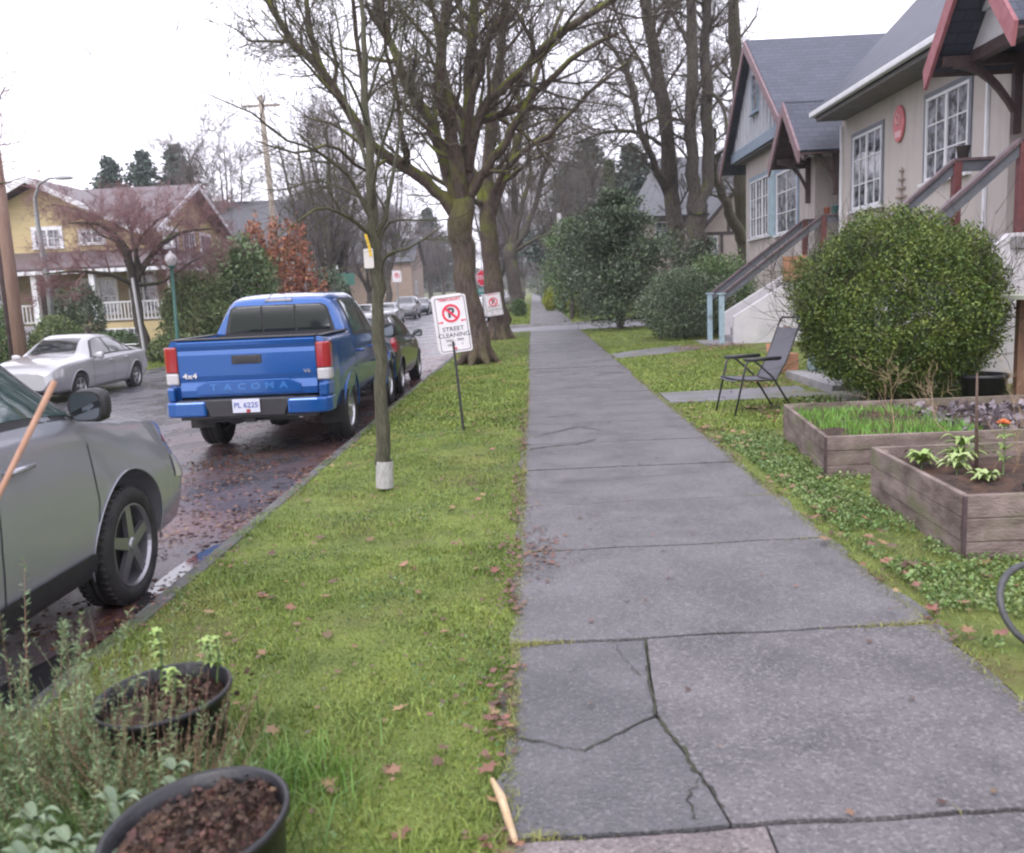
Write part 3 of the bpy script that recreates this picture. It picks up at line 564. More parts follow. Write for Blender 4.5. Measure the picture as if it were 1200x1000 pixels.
# holly-like evergreen tree: irregular, several leaders
def evergreen(name, loc, h, r, n, size, mat, label, cat='tree', group=None, seed=1, trunk=.12, base=.12, layers=9, shape=1.0, droop=.1):
    rg = np.random.default_rng(seed); root = empty(name, loc, 0, label, cat, group); Cs = []; Ds = []; st = Tree(seed, wander=.1, up=.0, twig=.006)
    st.limb([(0, 0, -.1), (.03 * h * .3, 0, h * .5), (0, 0, h * .96)], [trunk, trunk * .6, trunk * .08], 12)
    nb = layers * 9
    for i in range(nb):
        t = (i + rg.random()) / nb; z = h * (base + (1 - base) * t ** .95); rr = r * ((1 - t) ** shape) * rg.uniform(.55, 1.2) + .03 * r
        if t < .15: rr *= .55 + 3 * t
        a = rg.uniform(0, 6.28); d = np.array([math.cos(a), math.sin(a), rg.uniform(-.05, .35) - droop]); e = np.array([0, 0, z]) + d * rr
        st.put(np.array([[0, 0, z], (np.array([0, 0, z]) + e) / 2 + [0, 0, .03 * r], e]), [trunk * .3 * (1 - t) + .008, .012, .004])
        k = int(n / nb * (.3 + rr / r) * 1.4); u = rg.random(k) ** .6; c = np.array([0, 0, z]) + u[:, None] * (e - [0, 0, z]) + rg.normal(size=(k, 3)) * np.array([.16, .16, .11]) * r * (.3 + .8 * (1 - u[:, None] * .4)) * (.35 + (1 - t))
        Cs.append(c); Ds.append(np.tile(d, (k, 1)))
    C = np.concatenate(Cs); V, F = leaves_np(C, size, .5, .0, np.concatenate(Ds) * .8, rg); npmesh('crown', V, F, mat, root)
    V, F = tubes_np(st.big + st.small); npmesh('trunk', V, F, bark2, root, True); return root
evergreen('holly_tree', (3.2, 33.2, 0), 4.9, 2.7, 30000, .12, leaf_dark, 'dark feathery evergreen tree at the corner of the cross street right of the pavement', seed=8, trunk=.16, base=.10, shape=.55, droop=-.12)
evergreen('holly_tree', (1.9, 44, .05), 4.8, 2.0, 9000, .14, leaf_mid, 'loose lighter green evergreen beyond the cross street overhanging the pavement', seed=12, trunk=.12, base=.3, shape=.7, droop=-.1)
evergreen('holly_tree', (6.6, 36, .05), 3.4, 2.0, 9000, .12, leaf_dark, 'low dark evergreen tree between the feathery evergreen and the timbered house', seed=14, trunk=.12, base=.05, shape=.5)
# conifers
cb = evergreen('conifer', (P(130, 220, 85).x, 85, .2), 15.2, 4.6, 12000, .42, conif, 'tall conifer behind the yellow house, leftmost of the three tops', group='conifers behind the yellow house', seed=31, trunk=.3, base=.2, shape=.85, layers=12)
for i, (x, hh, lb) in enumerate([(168, 15.6, 'tall conifer behind the yellow house, the middle one of three tops'), (199, 16.4, 'tall conifer behind the yellow house, rightmost of the three tops')]):
    dup(cb, (P(x, 220, 85).x, 85 + i * 2, .2), 1.3 + i * 2, lb, scale=hh / 15.2)
for (x, y, Y, hh, lb) in [(668, 0, 95, 15, 'dark conifer far behind the holly tree, near the white pole'), (692, 0, 110, 20, 'tall dark conifer far beyond the holly tree'), (745, 0, 80, 14.5, 'dark conifer beside the timbered house roof'), (505, 0, 170, 18, 'dark conifer at the far end of the street'), (456, 0, 150, 14, 'dark conifer far down the street on the left')]:
    dup(cb, (P(x, 340, Y).x, Y, rise(Y)), x * 1.0, lb, group='far conifers', scale=(hh / 16.5 * 1.3, hh / 16.5 * 1.3, hh / 16.5))
# far-side shrubs
def fs(name, pxx, Y, top, wpx, mat, label, seed, n=9000, size=.13, lump=.15, group=None, **k):
    x = P(pxx, 350, Y).x; z0 = G(x, Y); zt = P(pxx, top, Y).z; h = zt - z0; r = wpx / 1040 * Y / 2
    return shrub(name, (x, Y, z0), r, r * .9, h * .52, n, size, mat, label, 'shrub', group, seed, lump, cz=h * .5, clip=.05, stems=5, **k)
fs('rhododendron', 281, 35, 281, 84, leaf_mid, 'large domed evergreen shrub above the pickup cab left of the wooden pole', 41, 16000, .17)
fs('rhododendron', 232, 33, 318, 92, leaf_light, 'light green shrub beside the green lamp post', 43, 14000, .14, .2)
fs('low_shrub', 62, 31, 372, 62, leaf_light, 'low pale green shrub in front of the yellow house porch', 44, 7000, .10)
fs('low_shrub', 0, 30, 362, 40, leaf_mid, 'dark green shrub at the left edge behind the wooden pole', 45, 5000, .10)
fs('low_shrub', 200, 31, 392, 60, leaf_light, 'low green hedge plants behind the lamp post foot', 46, 5000, .10)
fs('low_shrub', 128, 32.5, 388, 60, leaf_mid, 'low green plants under the red twigged tree', 47, 5000, .10)
fs('climbing_shrub', 98, 35, 332, 40, leaf_dark, 'dark climbing shrub at the yellow house porch, the taller one', 48, 5000, .12)
fs('climbing_shrub', 72, 35.5, 345, 30, leaf_dark, 'dark climbing shrub at the yellow house porch, left of the taller one', 49, 4000, .12)
fs('copper_beech', 342, 46, 268, 62, leaf_orange, 'copper orange leaved shrub behind the blue pickup', 50, 7000, .2, .3, gaps=.2)
fs('copper_beech', 306, 50, 262, 40, leaf_orange, 'copper orange leaved shrub behind the wooden pole', 51, 4000, .2, .3, gaps=.2)
fs('hedge_shrub', 385, 48, 318, 60, leaf_dark, 'dark hedge behind the pickup roof', 52, 5000, .16)
for i, (x, Y, tp, wd, mt, lb) in enumerate([(647, 60, 338, 22, leaf_yel, 'small yellow green shrub right of the far pavement'), (674, 47, 342, 16, leaf_yel, 'bright yellow shrub beyond the cross street by the holly tree'), (690, 48, 350, 34, leaf_light, 'low grey green shrub beyond the cross street'), (665, 52, 322, 30, leaf_mid, 'green shrub behind the yellow one beyond the cross street'), (712, 45, 352, 40, leaf_mid, 'low shrub behind the holly trunk beyond the cross street'), (585, 44.5, 356, 22, leaf_light, 'clump of greenery at the foot of the vase shaped tree'), (608, 52, 352, 18, leaf_mid, 'small green clump left of the far pavement'), (652, 80, 325, 40, leaf_dark, 'dark shrub far right of the far pavement'), (634, 140, 326, 30, leaf_dark, 'dark shrub at the end of the far pavement')]):
    fs('street_shrub', x, Y, tp, wd, mt, lb, 60 + i, 3000, .14)
# mid and far bare trees ------------------------------------------------------
t = Tree(33, wander=.2, up=.03, twig=.006, ang=(35, 75))
t.limb(px([(176, 426, 30.8), (170, 400, 30.8), (162, 360, 30.8), (157, 330, 30.8)]), [.24, .19, .17, .17], 9)
for pts, rad in [([(157, 332, 30.8), (165, 318, 30.8), (185, 290, 30.6), (215, 272, 30.4), (250, 268, 30.2)], [.13, .12, .09, .06, .02]), ([(158, 335, 30.8), (150, 300, 30.6), (132, 272, 30.2), (110, 262, 30), (80, 262, 29.6)], [.13, .10, .07, .05, .02]), ([(157, 330, 30.8), (160, 300, 31), (155, 270, 31.4), (170, 240, 31.8)], [.1, .08, .06, .02]), ([(157, 334, 30.8), (130, 322, 30), (90, 318, 29.4), (50, 322, 29)], [.1, .07, .05, .02]), ([(165, 318, 30.8), (160, 290, 30.2), (180, 262, 29.8), (200, 250, 29.4)], [.08, .06, .04, .02]), ([(157, 330, 30.8), (140, 290, 31.4), (100, 250, 32), (60, 240, 32.4)], [.09, .07, .04, .02]), ([(158, 335, 30.8), (190, 330, 31.4), (220, 310, 31.8), (240, 300, 32)], [.07, .06, .04, .02])]:
    p, r = t.limb(px(pts), rad, 12); t.sprout(p, r, 1.5, 3, 1.25, .2, 14, (.4, .9))
t.make('red_twigged_tree', (P(176, 426, 30.8).x, 30.8, -.35), bark2, twig_red, 'spreading bare tree with reddish twigs in front of the yellow house')
def place_px(t_, name, pxx, Y, label, mb_=bark2, mc=twig_m, group=None):
    x = P(pxx, 340, Y).x; t2 = Tree(0); t2.big = t_.big; t2.small = t_.small
    root = empty(name, (x, Y, G(x, Y)), 0, label, 'tree', group); V, F = tubes_np(t_.big); npmesh('trunk', V, F, mb_, root, True); V, F = tubes_np(t_.small); npmesh('crown', V, F, mc, root); return root
# right hand trees behind the house
def rtree(seed, base, paths, label, group='tall trees behind the house', spr=3.2, mos=bark2, twm=twig_m, twig=.008):
    t = Tree(seed, wander=.2, up=.08, twig=twig)
    b = P(*base); 
    for k, (pts, rad, num) in enumerate(paths):
        p, r = t.limb(px(pts), [q * .88 for q in rad], 14)
        if num: t.sprout(p, r, spr, 3, 1.0, .25, int(num * 1.6), (.45, 1.0))
    root_flare(t, (b.x, b.y, .1), paths[0][1][0] * .8, 5)
    return t.make('tall_bare_tree', (b.x, b.y, .1), mos, twm, label, group)
rtree(51, (800, 372, 37), [([(797, 372, 37), (796, 330, 37), (790, 250, 37), (783, 180, 37), (775, 105, 37), (762, 25, 37), (752, -60, 37)], [.5, .42, .38, .34, .30, .26, .2], 12), ([(788, 235, 37), (772, 208, 36.6), (755, 165, 36), (742, 110, 35.4), (726, 70, 35), (700, 30, 34.5)], [.18, .16, .15, .13, .10, .05], 11), ([(776, 170, 37), (745, 155, 36.4), (710, 155, 35.8), (675, 168, 35.2)], [.10, .09, .07, .03], 8), ([(778, 130, 37), (760, 90, 37.5), (735, 45, 38), (715, 0, 38.4)], [.12, .10, .07, .04], 8), ([(766, 50, 37), (785, 10, 37.4), (800, -40, 37.8)], [.1, .08, .05], 5)], 'tall dark bare tree with a leaning side limb, leftmost behind the holly tree')
rtree(52, (812, 380, 36), [([(811, 380, 36), (812, 330, 36), (813, 280, 36), (818, 240, 36)], [.58, .50, .46, .46], 0), ([(814, 250, 36), (812, 200, 36), (811, 110, 36), (810, 20, 36), (809, -70, 36)], [.34, .28, .25, .22, .16], 12), ([(820, 250, 36), (829, 215, 36.2), (828, 120, 36.4), (828, 30, 36.6), (830, -60, 36.8)], [.34, .28, .25, .21, .15], 12), ([(812, 150, 36), (790, 140, 35.4), (770, 160, 34.8)], [.08, .07, .03], 6), ([(828, 110, 36), (845, 120, 35.5), (856, 170, 35)], [.10, .09, .05], 6), ([(811, 60, 36), (790, 20, 35.6), (770, -30, 35.2)], [.1, .08, .04], 6)], 'tall dark bare tree with twin upright stems beside the gable')
rtree(53, (880, 372, 40), [([(882, 372, 40), (878, 320, 40), (872, 270, 40), (869, 200, 40), (866, 120, 40), (862, 50, 40), (860, -50, 40)], [.55, .45, .42, .38, .34, .3, .2], 10), ([(874, 290, 40), (858, 255, 39.5), (846, 225, 39), (834, 195, 38.6), (838, 150, 38)], [.3, .26, .22, .18, .10], 8)], 'tall mossy bare tree rising behind the left edge of the gable', mos=bark_mat('bark_green', (.045, .042, .028), (.11, .10, .06), (.08, .10, .02), .5))
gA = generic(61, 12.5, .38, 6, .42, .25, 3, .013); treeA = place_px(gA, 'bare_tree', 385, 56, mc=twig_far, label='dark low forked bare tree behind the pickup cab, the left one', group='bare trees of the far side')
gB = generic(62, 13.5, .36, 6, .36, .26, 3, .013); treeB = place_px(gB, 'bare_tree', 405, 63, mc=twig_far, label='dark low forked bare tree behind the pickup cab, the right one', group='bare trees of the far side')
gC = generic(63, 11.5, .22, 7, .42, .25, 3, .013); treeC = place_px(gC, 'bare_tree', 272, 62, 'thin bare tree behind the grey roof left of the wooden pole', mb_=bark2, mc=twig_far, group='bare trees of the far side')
TL = [(treeC, 250, 75, 'thin bare tree far behind the rhododendron'), (treeA, 432, 78, 'bare tree far down the left side of the street, behind the dark hatchback'), (treeB, 352, 70, 'bare tree behind the copper leaves'), (treeB, 455, 95, 'bare tree far down the left pavement, nearest of the faint row'), (treeC, 475, 115, 'faint bare tree on the left pavement, second of the faint row'), (treeA, 492, 135, 'faint bare tree on the left pavement, third of the faint row'), (treeC, 322, 90, 'faint bare tree above the grey roof'), (treeC, 505, 165, 'faint bare tree near the end of the street, fourth of the row'), (treeB, 520, 150, 'faint bare tree in the middle of the far street view'),
      (treeA, 585, 82, 'bare tree on the far verge behind the stop sign'), (treeB, 598, 98, 'bare tree on the far verge beyond the vase shaped tree'), (treeC, 606, 120, 'faint bare tree on the far verge, the next but one past the vase shaped tree'), (treeA, 613, 150, 'faint bare tree at the end of the far verge'),
      (treeC, 640, 100, 'faint bare tree right of the far pavement'), (treeB, 660, 85, 'bare tree right of the far pavement by the white pole'), (treeA, 690, 70, 'bare tree behind the holly tree'), (treeC, 720, 92, 'faint bare tree behind the columnar trunk'), (treeB, 745, 110, 'faint bare tree left of the timbered house'), (treeC, 630, 180, 'very faint bare tree closing the pavement view'), (treeB, 550, 190, 'very faint bare tree closing the street view'), (treeA, 465, 200, 'very faint bare tree at the left end of the street'), (treeC, 430, 130, 'faint bare tree left of the street behind parked cars'), (treeB, 400, 110, 'faint bare tree above the blue cab'), (treeA, 940, 60, 'bare tree behind the house roof ridge, the left one'), (treeB, 1010, 55, 'bare tree behind the house roof ridge, the right one'), (treeC, -20, 60, 'bare tree behind the yellow house at the left edge')]
for i, (src, x, Y, lb) in enumerate(TL):
    wx = P(x, 340, Y).x; c = dup(src, (wx, Y, G(wx, Y)), i * 1.7, lb, 'distant bare trees', scale=random.uniform(.8, 1.05) * (.78 if x < 440 and Y < 100 else 1))
    if Y > 85:
        for ch in kids(c):
            if 'crown' in ch.name: pass
gD = generic(71, 13, .26, 7, .30, .25, 3, .008); place_px(gD, 'bare_tree', -70, 23.5, 'bare tree with purplish twigs reaching in at the upper left edge', mc=twig_red)
# ivy-clad columnar trunk
x = P(716, 300, 60).x; m = MB(); m.tube([(0, 0, 0), (.05, 0, 5), (-.03, 0, 9.6)], [.30, .27, .24], 12)
rt = empty('columnar_trunk', (x, 60, .1), 0, 'tall topped tree trunk clad in grey green ivy above the holly tree', 'tree trunk'); m.build('trunk', bark_mat('bark_ivy', (.06, .07, .04), (.12, .13, .08), (.07, .1, .03), .9, 6), rt, True)
rg = np.random.default_rng(5); a = rg.uniform(0, 6.28, 5000); z = rg.uniform(0, 9.7, 5000); C = np.stack([np.cos(a) * .36, np.sin(a) * .36, z], 1); V, F = leaves_np(C, .16, .7, 0, None, rg); npmesh('ivy', V, F, leaf_dark, rt)
# ------------------------------------------------------------------ houses
stucco = M_('stucco', (.41, .368, .35), (.485, .44, .415), 2.2, .85, bump=.7, bscale=55, c3=(.30, .27, .26), scale3=2.2, lo3=.55, hi3=.85, stretch=(1, 1, .22))
stucco_w = M_('white_stucco', (.50, .49, .52), (.60, .58, .60), 2.5, .8, bump=.4, bscale=50, c3=(.36, .36, .36), scale3=1.1, lo3=.55, hi3=.8)
blue_trim = M_('blue_trim', (.18, .235, .31), (.23, .29, .36), 6, .5)
blue_pale = M_('pale_blue_paint', (.33, .44, .50), (.26, .36, .42), 8, .5, c3=(.18, .22, .22), scale3=5, lo3=.55)
grey_trim = M_('grey_trim', (.13, .14, .17), (.17, .18, .21), 6, .5)
handr = M_('handrail_paint', (.085, .06, .07), (.14, .10, .11), 9, .5)
barge_m = M_('bargeboard_paint', (.17, .105, .12), (.23, .15, .165), 8, .55)
barge_r = M_('bargeboard_red', (.24, .075, .09), (.32, .125, .14), 8, .5)
darkwood = M_('dark_wood', (.045, .028, .03), (.075, .048, .05), 10, .6)
redwood = M_('red_brown_paint', (.10, .028, .032), (.15, .05, .05), 10, .5)
boardbat = M_('gable_boards', (.33, .345, .39), (.40, .41, .45), 4, .7)
roof_x = shingle('shingles_street', 1, (.045, .053, .082), (.078, .089, .128)); roof_y = shingle('shingles_side', 0, (.045, .053, .082), (.078, .089, .128))
soffit = M_('soffit', (.12, .11, .11), (.16, .15, .15), 3, .8)
white_trim = M_('white_trim', (.68, .68, .72), (.60, .60, .63), 5, .45)
dark_in = M_('dark_interior', (.012, .012, .013), rough=.9)
def face(loc, rz): return Matrix.Translation(loc) @ Matrix.Rotation(rz, 4, 'Z')
def window(parent, loc, rz, w, h, cols=1, rows=2, trim=white_trim, casing=None, cw_=.09, sub=None, sill=True, paneM=None, name='window'):
    """loc: centre of the bottom edge on the wall plane (world), outward is local -y; parent unrotated"""
    M = Matrix.Translation(-parent.location) @ face(loc, rz)
    m = MB(); f = .055
    m.box(-w / 2, -w / 2 + f, -.035, .02, 0, h, M); m.box(w / 2 - f, w / 2, -.035, .02, 0, h, M); m.box(-w / 2 + f, w / 2 - f, -.035, .02, 0, f, M); m.box(-w / 2 + f, w / 2 - f, -.035, .02, h - f, h, M)
    for c in range(1, cols): x = -w / 2 + w * c / cols; m.box(x - .045, x + .045, -.033, .018, f, h - f, M)
    for c in range(cols):
        a = -w / 2 + w * c / cols; b = a + w / cols
        for s in range(1, (sub or 2)): x = lerp(a, b, s / (sub or 2)); m.box(x - .012, x + .012, -.022, .01, f, h - f, M)
        for r in range(1, rows): z = h * r / rows; m.box(a + .03, b - .03, -.024, .01, z - .013, z + .013, M)
    o = m.build(name, trim, parent)
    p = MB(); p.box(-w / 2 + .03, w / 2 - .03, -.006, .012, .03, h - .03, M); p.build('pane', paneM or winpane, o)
    if casing:
        c = MB(); c.box(-w / 2 - cw_, -w / 2 - .002, -.03, .01, -.02, h + cw_, M); c.box(w / 2 + .002, w / 2 + cw_, -.03, .01, -.02, h + cw_, M); c.box(-w / 2 - .002, w / 2 + .002, -.03, .01, h + .002, h + cw_, M); c.build('casing', casing, o)
    if sill:
        c = MB(); c.box(-w / 2 - cw_ - .03, w / 2 + cw_ + .03, -.10, .01, -.075, -.022, M); c.build('sill', trim, o)
    return o
def slab3(mb, pts, th):  # roof plane polygon -> slab, thickness along its normal downwards
    p = [Vector(a) for a in pts]; n = (p[1] - p[0]).cross(p[2] - p[0]).normalized(); 
    if n.z < 0: p = p[::-1]; n = -n
    mb.prism([q - n * th for q in p], n * th)
SW, SE_ = -math.pi / 2, math.pi / 2
H1 = empty('stucco_house', (9.5, 20, 0), 0, 'beige stucco house with steep grey shingle roof, blue trim and two small porch gables', 'house')
def B(name, mb, mat, parent=H1, **k): return mb.build(name, mat, parent, world=True, **k)
m = MB()
m.box(7.5, 16, 14.5, 22.1, -.2, 5.62); m.box(8.8, 16, 12.0, 14.5, -.2, 5.6); m.box(7.5, 16, 5, 12.0, -.2, 5.62)     # main body with porch recess
m.box(9.0, 16, 22.1, 24.12, -.2, 4.9); m.box(7.5, 16, 24.12, 31.7, -.2, 5.7)
B('wall', m, stucco)
m = MB(); m.box(7.05, 9.0, 22.1, 24.12, 1.72, 1.88); B('porch_floor', m, concrete); m = MB(); m.box(6.3, 8.8, 12.0, 14.4, 1.85, 2.0); B('porch_floor', m, concrete)
# porch doors in the recess
for (yy, xx) in ((23.15, 9.0), (13.3, 8.8)):
    m = MB(); m.box(xx - .06, xx, yy - .5, yy + .5, 1.9, 4.0); d = B('door', m, redwood, bevel=.01); m = MB(); m.lathe([(0, .0), (.03, 0), (.035, .03), (0, .05)], 12, c=(0, 0, 0)); m.build('door_handle', chrome, d, M=Matrix.Translation(Vector((xx - .06, yy - .4, 2.9)) - H1.location) @ Matrix.Rotation(-math.pi / 2, 4, 'Y'))
# wing gable face (board and batten) with blue band
prof = [(33.0, 5.42), (29.2, 8.95), (25.4, 6.05), (22.9, 4.75)]
m = MB(); m.prism([(7.16, 32.55, 5.66), (7.16, 29.2, 8.78), (7.16, 25.4, 5.88), (7.16, 25.1, 5.66)], (.1, 0, 0))
for i in range(17):
    y = 25.6 + i * .4; zt = 8.7 - abs(29.2 - y) * (.97 if y > 29.2 else .79)
    if zt > 5.95: m.box(7.125, 7.16, y - .025, y + .025, 5.95, zt)
B('gable_wall', m, boardbat)
m = MB(); m.box(7.11, 7.17, 25.3, 32.3, 5.62, 5.93); B('blue_band', m, blue_trim)
m = MB(); m.box(7.2, 7.6, 25.0, 32.1, 5.56, 5.615); B('soffit', m, soffit)
window(H1, (7.13, 28.9, 6.75), SW, .75, 1.15, 1, 2, blue_trim, sub=1)
# roofs
def rake_roof(name, x0, x1, pr, mat, th=.14, closed=True):
    for i in range(len(pr) - 1):
        m = MB(); slab3(m, [(x0, pr[i][0], pr[i][1]), (x1, pr[i][0], pr[i][1]), (x1, pr[i + 1][0], pr[i + 1][1]), (x0, pr[i + 1][0], pr[i + 1][1])], th); B(name, m, mat)
rake_roof('wing_roof', 6.9, 13.4, prof, roof_y)
m = MB()
for i in range(3):
    a, b = prof[i], prof[i + 1]; m.prism([(6.84, a[0], a[1] - .02), (6.84, b[0], b[1] - .02), (6.84, b[0], b[1] - .30), (6.84, a[0], a[1] - (.36 if i < 2 else .3))], (.055, 0, 0))
B('bargeboard', m, barge_m)
m = MB(); m.box(6.95, 9.0, 22.82, 22.92, 4.55, 4.73); B('gutter', m, white_trim)
m = MB(); slab3(m, [(6.78, 5.2, 5.42), (12.2, 5.2, 11.0), (12.2, 21.95, 11.0), (6.78, 21.95, 5.42)], .16); slab3(m, [(12.2, 5.2, 11.0), (17.4, 5.2, 5.6), (17.4, 21.95, 5.6), (12.2, 21.95, 11.0)], .16); B('main_roof', m, roof_x)
m = MB(); m.prism([(7.5, 22.0, 5.5), (12.2, 22.0, 10.75), (16, 22.0, 5.5)], (0, .1, 0)); B('gable_end', m, stucco)
m = MB(); m.box(6.68, 6.80, 5.2, 21.98, 5.30, 5.42); B('gutter', m, white_trim, bevel=.02)
m = MB(); m.box(6.82, 7.5, 5.2, 21.9, 5.20, 5.28); B('soffit', m, soffit)
m = MB(); m.prism([(6.80, 21.96, 5.30), (12.2, 21.96, 10.86), (12.2, 21.96, 10.62), (7.0, 21.96, 5.24)], (0, .05, 0)); B('verge_board', m, barge_m)
def porch_gable(xf, yc, hw, zf, zp, xb, mat, tymp, hwr=None):
    m = MB(); slab3(m, [(xf, yc + hw, zf), (xb, yc + hw, zf), (xb, yc, zp), (xf, yc, zp)], .09); slab3(m, [(xf, yc - hw, zf), (xb, yc - hw, zf), (xb, yc, zp), (xf, yc, zp)], .09); B('porch_roof', m, roof_y)
    m = MB(); slab3(m, [(xf + .01, yc + hw, zf - .10), (xb, yc + hw, zf - .10), (xb, yc, zp - .10), (xf + .01, yc, zp - .10)], .02); slab3(m, [(xf + .01, yc - hw, zf - .10), (xb, yc - hw, zf - .10), (xb, yc, zp - .10), (xf + .01, yc, zp - .10)], .02); B('soffit', m, darkwood)
    m = MB()
    for s in (1, -1): m.prism([(xf - .05, yc, zp - .01), (xf - .05, yc + s * (hw + .02), zf - .01), (xf - .05, yc + s * (hw - .04), zf - .30), (xf - .05, yc, zp - .33)], (.055, 0, 0))
    B('bargeboard', m, mat)
    k = (zp - zf) / hw; m = MB(); xt = xf + .55
    m.prism([(xt, yc + hw * .8, zp - .14 - .8 * (zp - zf)), (xt, yc, zp - .14), (xt, yc - hw * .8, zp - .14 - .8 * (zp - zf))], (.08, 0, 0)); B('tympanum', m, tymp)
    m = MB(); m.box(xt - .02, xt + .14, yc - hw * .86, yc + hw * .86, zf + .02, zf + .19)
    for s in (1, -1):
        y = yc + s * hw * .78; m.box(xf + .1, 7.5, y - .05, y + .05, zf - .02, zf + .12)
        pts = [(7.46 - .85 * math.sin(a), y - .045, zf - .02 - .85 * (1 - math.cos(a))) for a in lin(0, 1.45, 8)][::-1]
        arc = [(lerp(xf + .25, 7.44, i / 7), y - .045, zf - .05 - .78 * (i / 7) ** 2.2) for i in range(8)]
        arc2 = [(p[0] - .0, p[1], p[2] + .13) for p in arc][::-1]; m.prism(arc + arc2, (0, .09, 0)); m.box(7.38, 7.5, y - .05, y + .05, zf - 1.05, zf)
    B('bracket', m, darkwood)
porch_gable(6.5, 23.45, 1.38, 4.60, 5.98, 8.6, barge_m, stucco_w)
porch_gable(6.2, 13.2, 1.30, 4.66, 6.15, 8.6, barge_r, stucco_w)
# windows on the street wall
window(H1, (7.5, 20.44, 3.08), SW, 1.72, 1.62, 2, 3, white_trim, grey_trim)
window(H1, (7.5, 16.62, 3.27), SW, 1.66, 1.50, 2, 3, white_trim, grey_trim)
window(H1, (7.5, 29.85, 2.98), SW, 2.35, 1.85, 3, 3, white_trim, blue_trim, cw_=.14)
window(H1, (7.5, 26.7, 2.92), SW, 2.1, 1.78, 1, 3, white_trim, blue_trim, cw_=.16)
m = MB(); m.box(7.46, 7.497, 27.95, 28.55, 2.9, 4.86); B('blue_panel', m, blue_pale)
window(H1, (7.5, 29.6, .55), SW, 1.2, .5, 2, 1, white_trim)
for y in (22.05, 15.15): m = MB(); m.box(7.44, 7.498, y - .035, y + .035, .3, 5.1); B('downspout', m, white_trim, bevel=.012)
# stairs with solid stucco cheeks
def stairs(y0, y1, xf, ztop, xtop, sl, nstep, rail_z0, rail_xtop, rail_ztop, flat_x):
    prof_ = [(xf + .28, -.1), (xf + .28, .72), (xtop, ztop + .05), (xtop + .45, ztop + .05), (xtop + .45, -.1)]
    for (a, b) in ((y0, y0 + .16), (y1 - .16, y1)):
        m = MB(); m.prism([(x, a, z) for x, z in prof_], (0, b - a, 0)); B('stair_cheek', m, stucco_w, bevel=.012)
    m = MB()
    for i in range(nstep):
        x = lerp(xf + .32, xtop, i / nstep); z = ztop * (i + 1) / nstep; m.box(x, xtop + .3, y0 + .165, y1 - .165, z - ztop / nstep + (.0 if i else -.1), z)
    B('steps', m, concrete)
    for y in (y0 + .08, y1 - .08):
        m = MB(); m.box(xf - .06, xf + .06, y - .06, y + .06, 0, rail_z0); p_ = B('stair_post', m, blue_pale, bevel=.006)
        m = MB(); m.box(xf - .10, xf + .10, y - .09, y + .09, rail_z0 + .002, rail_z0 + .035); m.build('cap', blue_pale, p_, world=False, M=Matrix.Translation(-H1.location))
        m = MB(); m.bar((xf + .02, y, rail_z0 - .10), (rail_xtop, y, rail_ztop - .10), .05, .15); m.bar((rail_xtop, y, rail_ztop - .10), (flat_x, y, rail_ztop - .10), .05, .15); B('rail', m, M_('rail_paint', (.085, .09, .11), (.12, .125, .145), 6, .5))
        m = MB(); m.bar((xf + .0, y, rail_z0 + .0), (rail_xtop, y, rail_ztop + .0), .13, .04); m.bar((rail_xtop, y, rail_ztop), (flat_x, y, rail_ztop), .13, .04); B('handrail', m, handr)
        m = MB(); m.box(rail_xtop - .02, rail_xtop + .10, y - .06, y + .06, 1.6, rail_ztop - .03); B('stair_post', m, redwood, bevel=.006)
stairs(22.2, 23.85, 4.66, 1.88, 7.0, .7, 10, 1.27, 7.1, 3.07, 7.6)
stairs(12.05, 14.05, 4.5, 2.0, 6.3, .85, 10, 1.60, 6.42, 3.24, 7.0)
m = MB(); m.box(4.3, 5.1, 22.0, 24.0, -.05, .06); tag(m.build('landing_slab', concrete, bevel=.01), 'low concrete slab under the pale blue stair posts by the dark bush', 'slab')
# plaque, trellis ornament, pots, plywood, small stuff
def M_face(loc, rz=SW): return face(loc, rz)
m = MB(); n = 32; out = [(.17 * math.cos(a), 0, .36 * math.sin(a)) for a in lin(0, 2 * math.pi, n + 1)[:-1]]
pl = empty('wall_plaque', (7.49, 18.67, 4.55), SW, 'oval red plaque hanging on the stucco wall between the two windows', 'plaque')
m.prism([(x * 1.5, -.045, z) for x, _, z in out], (0, .04, 0)); m.build('board', M_('plaque_red', (.45, .10, .12), (.58, .18, .19), 12, .4), pl, bevel=.008)
m = MB(); m.prism([(-.13, -.052, -.26), (.13, -.052, -.26), (.15, -.052, -.14), (-.15, -.052, -.14)], (0, .01, 0)); m.tube([(-.10, -.055, .12), (0, -.06, .20), (.1, -.055, .12), (.06, -.055, .0), (-.06, -.055, 0), (-.10, -.055, .12)], .018, 6); m.build('relief', M_('plaque_light', (.65, .40, .42), rough=.5), pl)
m = MB()
for i, ww in enumerate((.16, .26, .36, .46)): z = .56 - i * .17; m.cbox((0, -.03, z), (ww, .03, .04))
m.cbox((0, -.012, .28), (.03, .012, .7)); tr = m.build('wall_ornament', M_('weathered_wood', (.20, .15, .13), (.28, .22, .19), 20, .7)); tr.location = (7.49, 18.5, 3.06); tr.rotation_euler = (0, 0, SW); tag(tr, 'small tiered wooden ornament on the wall below the red plaque', 'ornament')
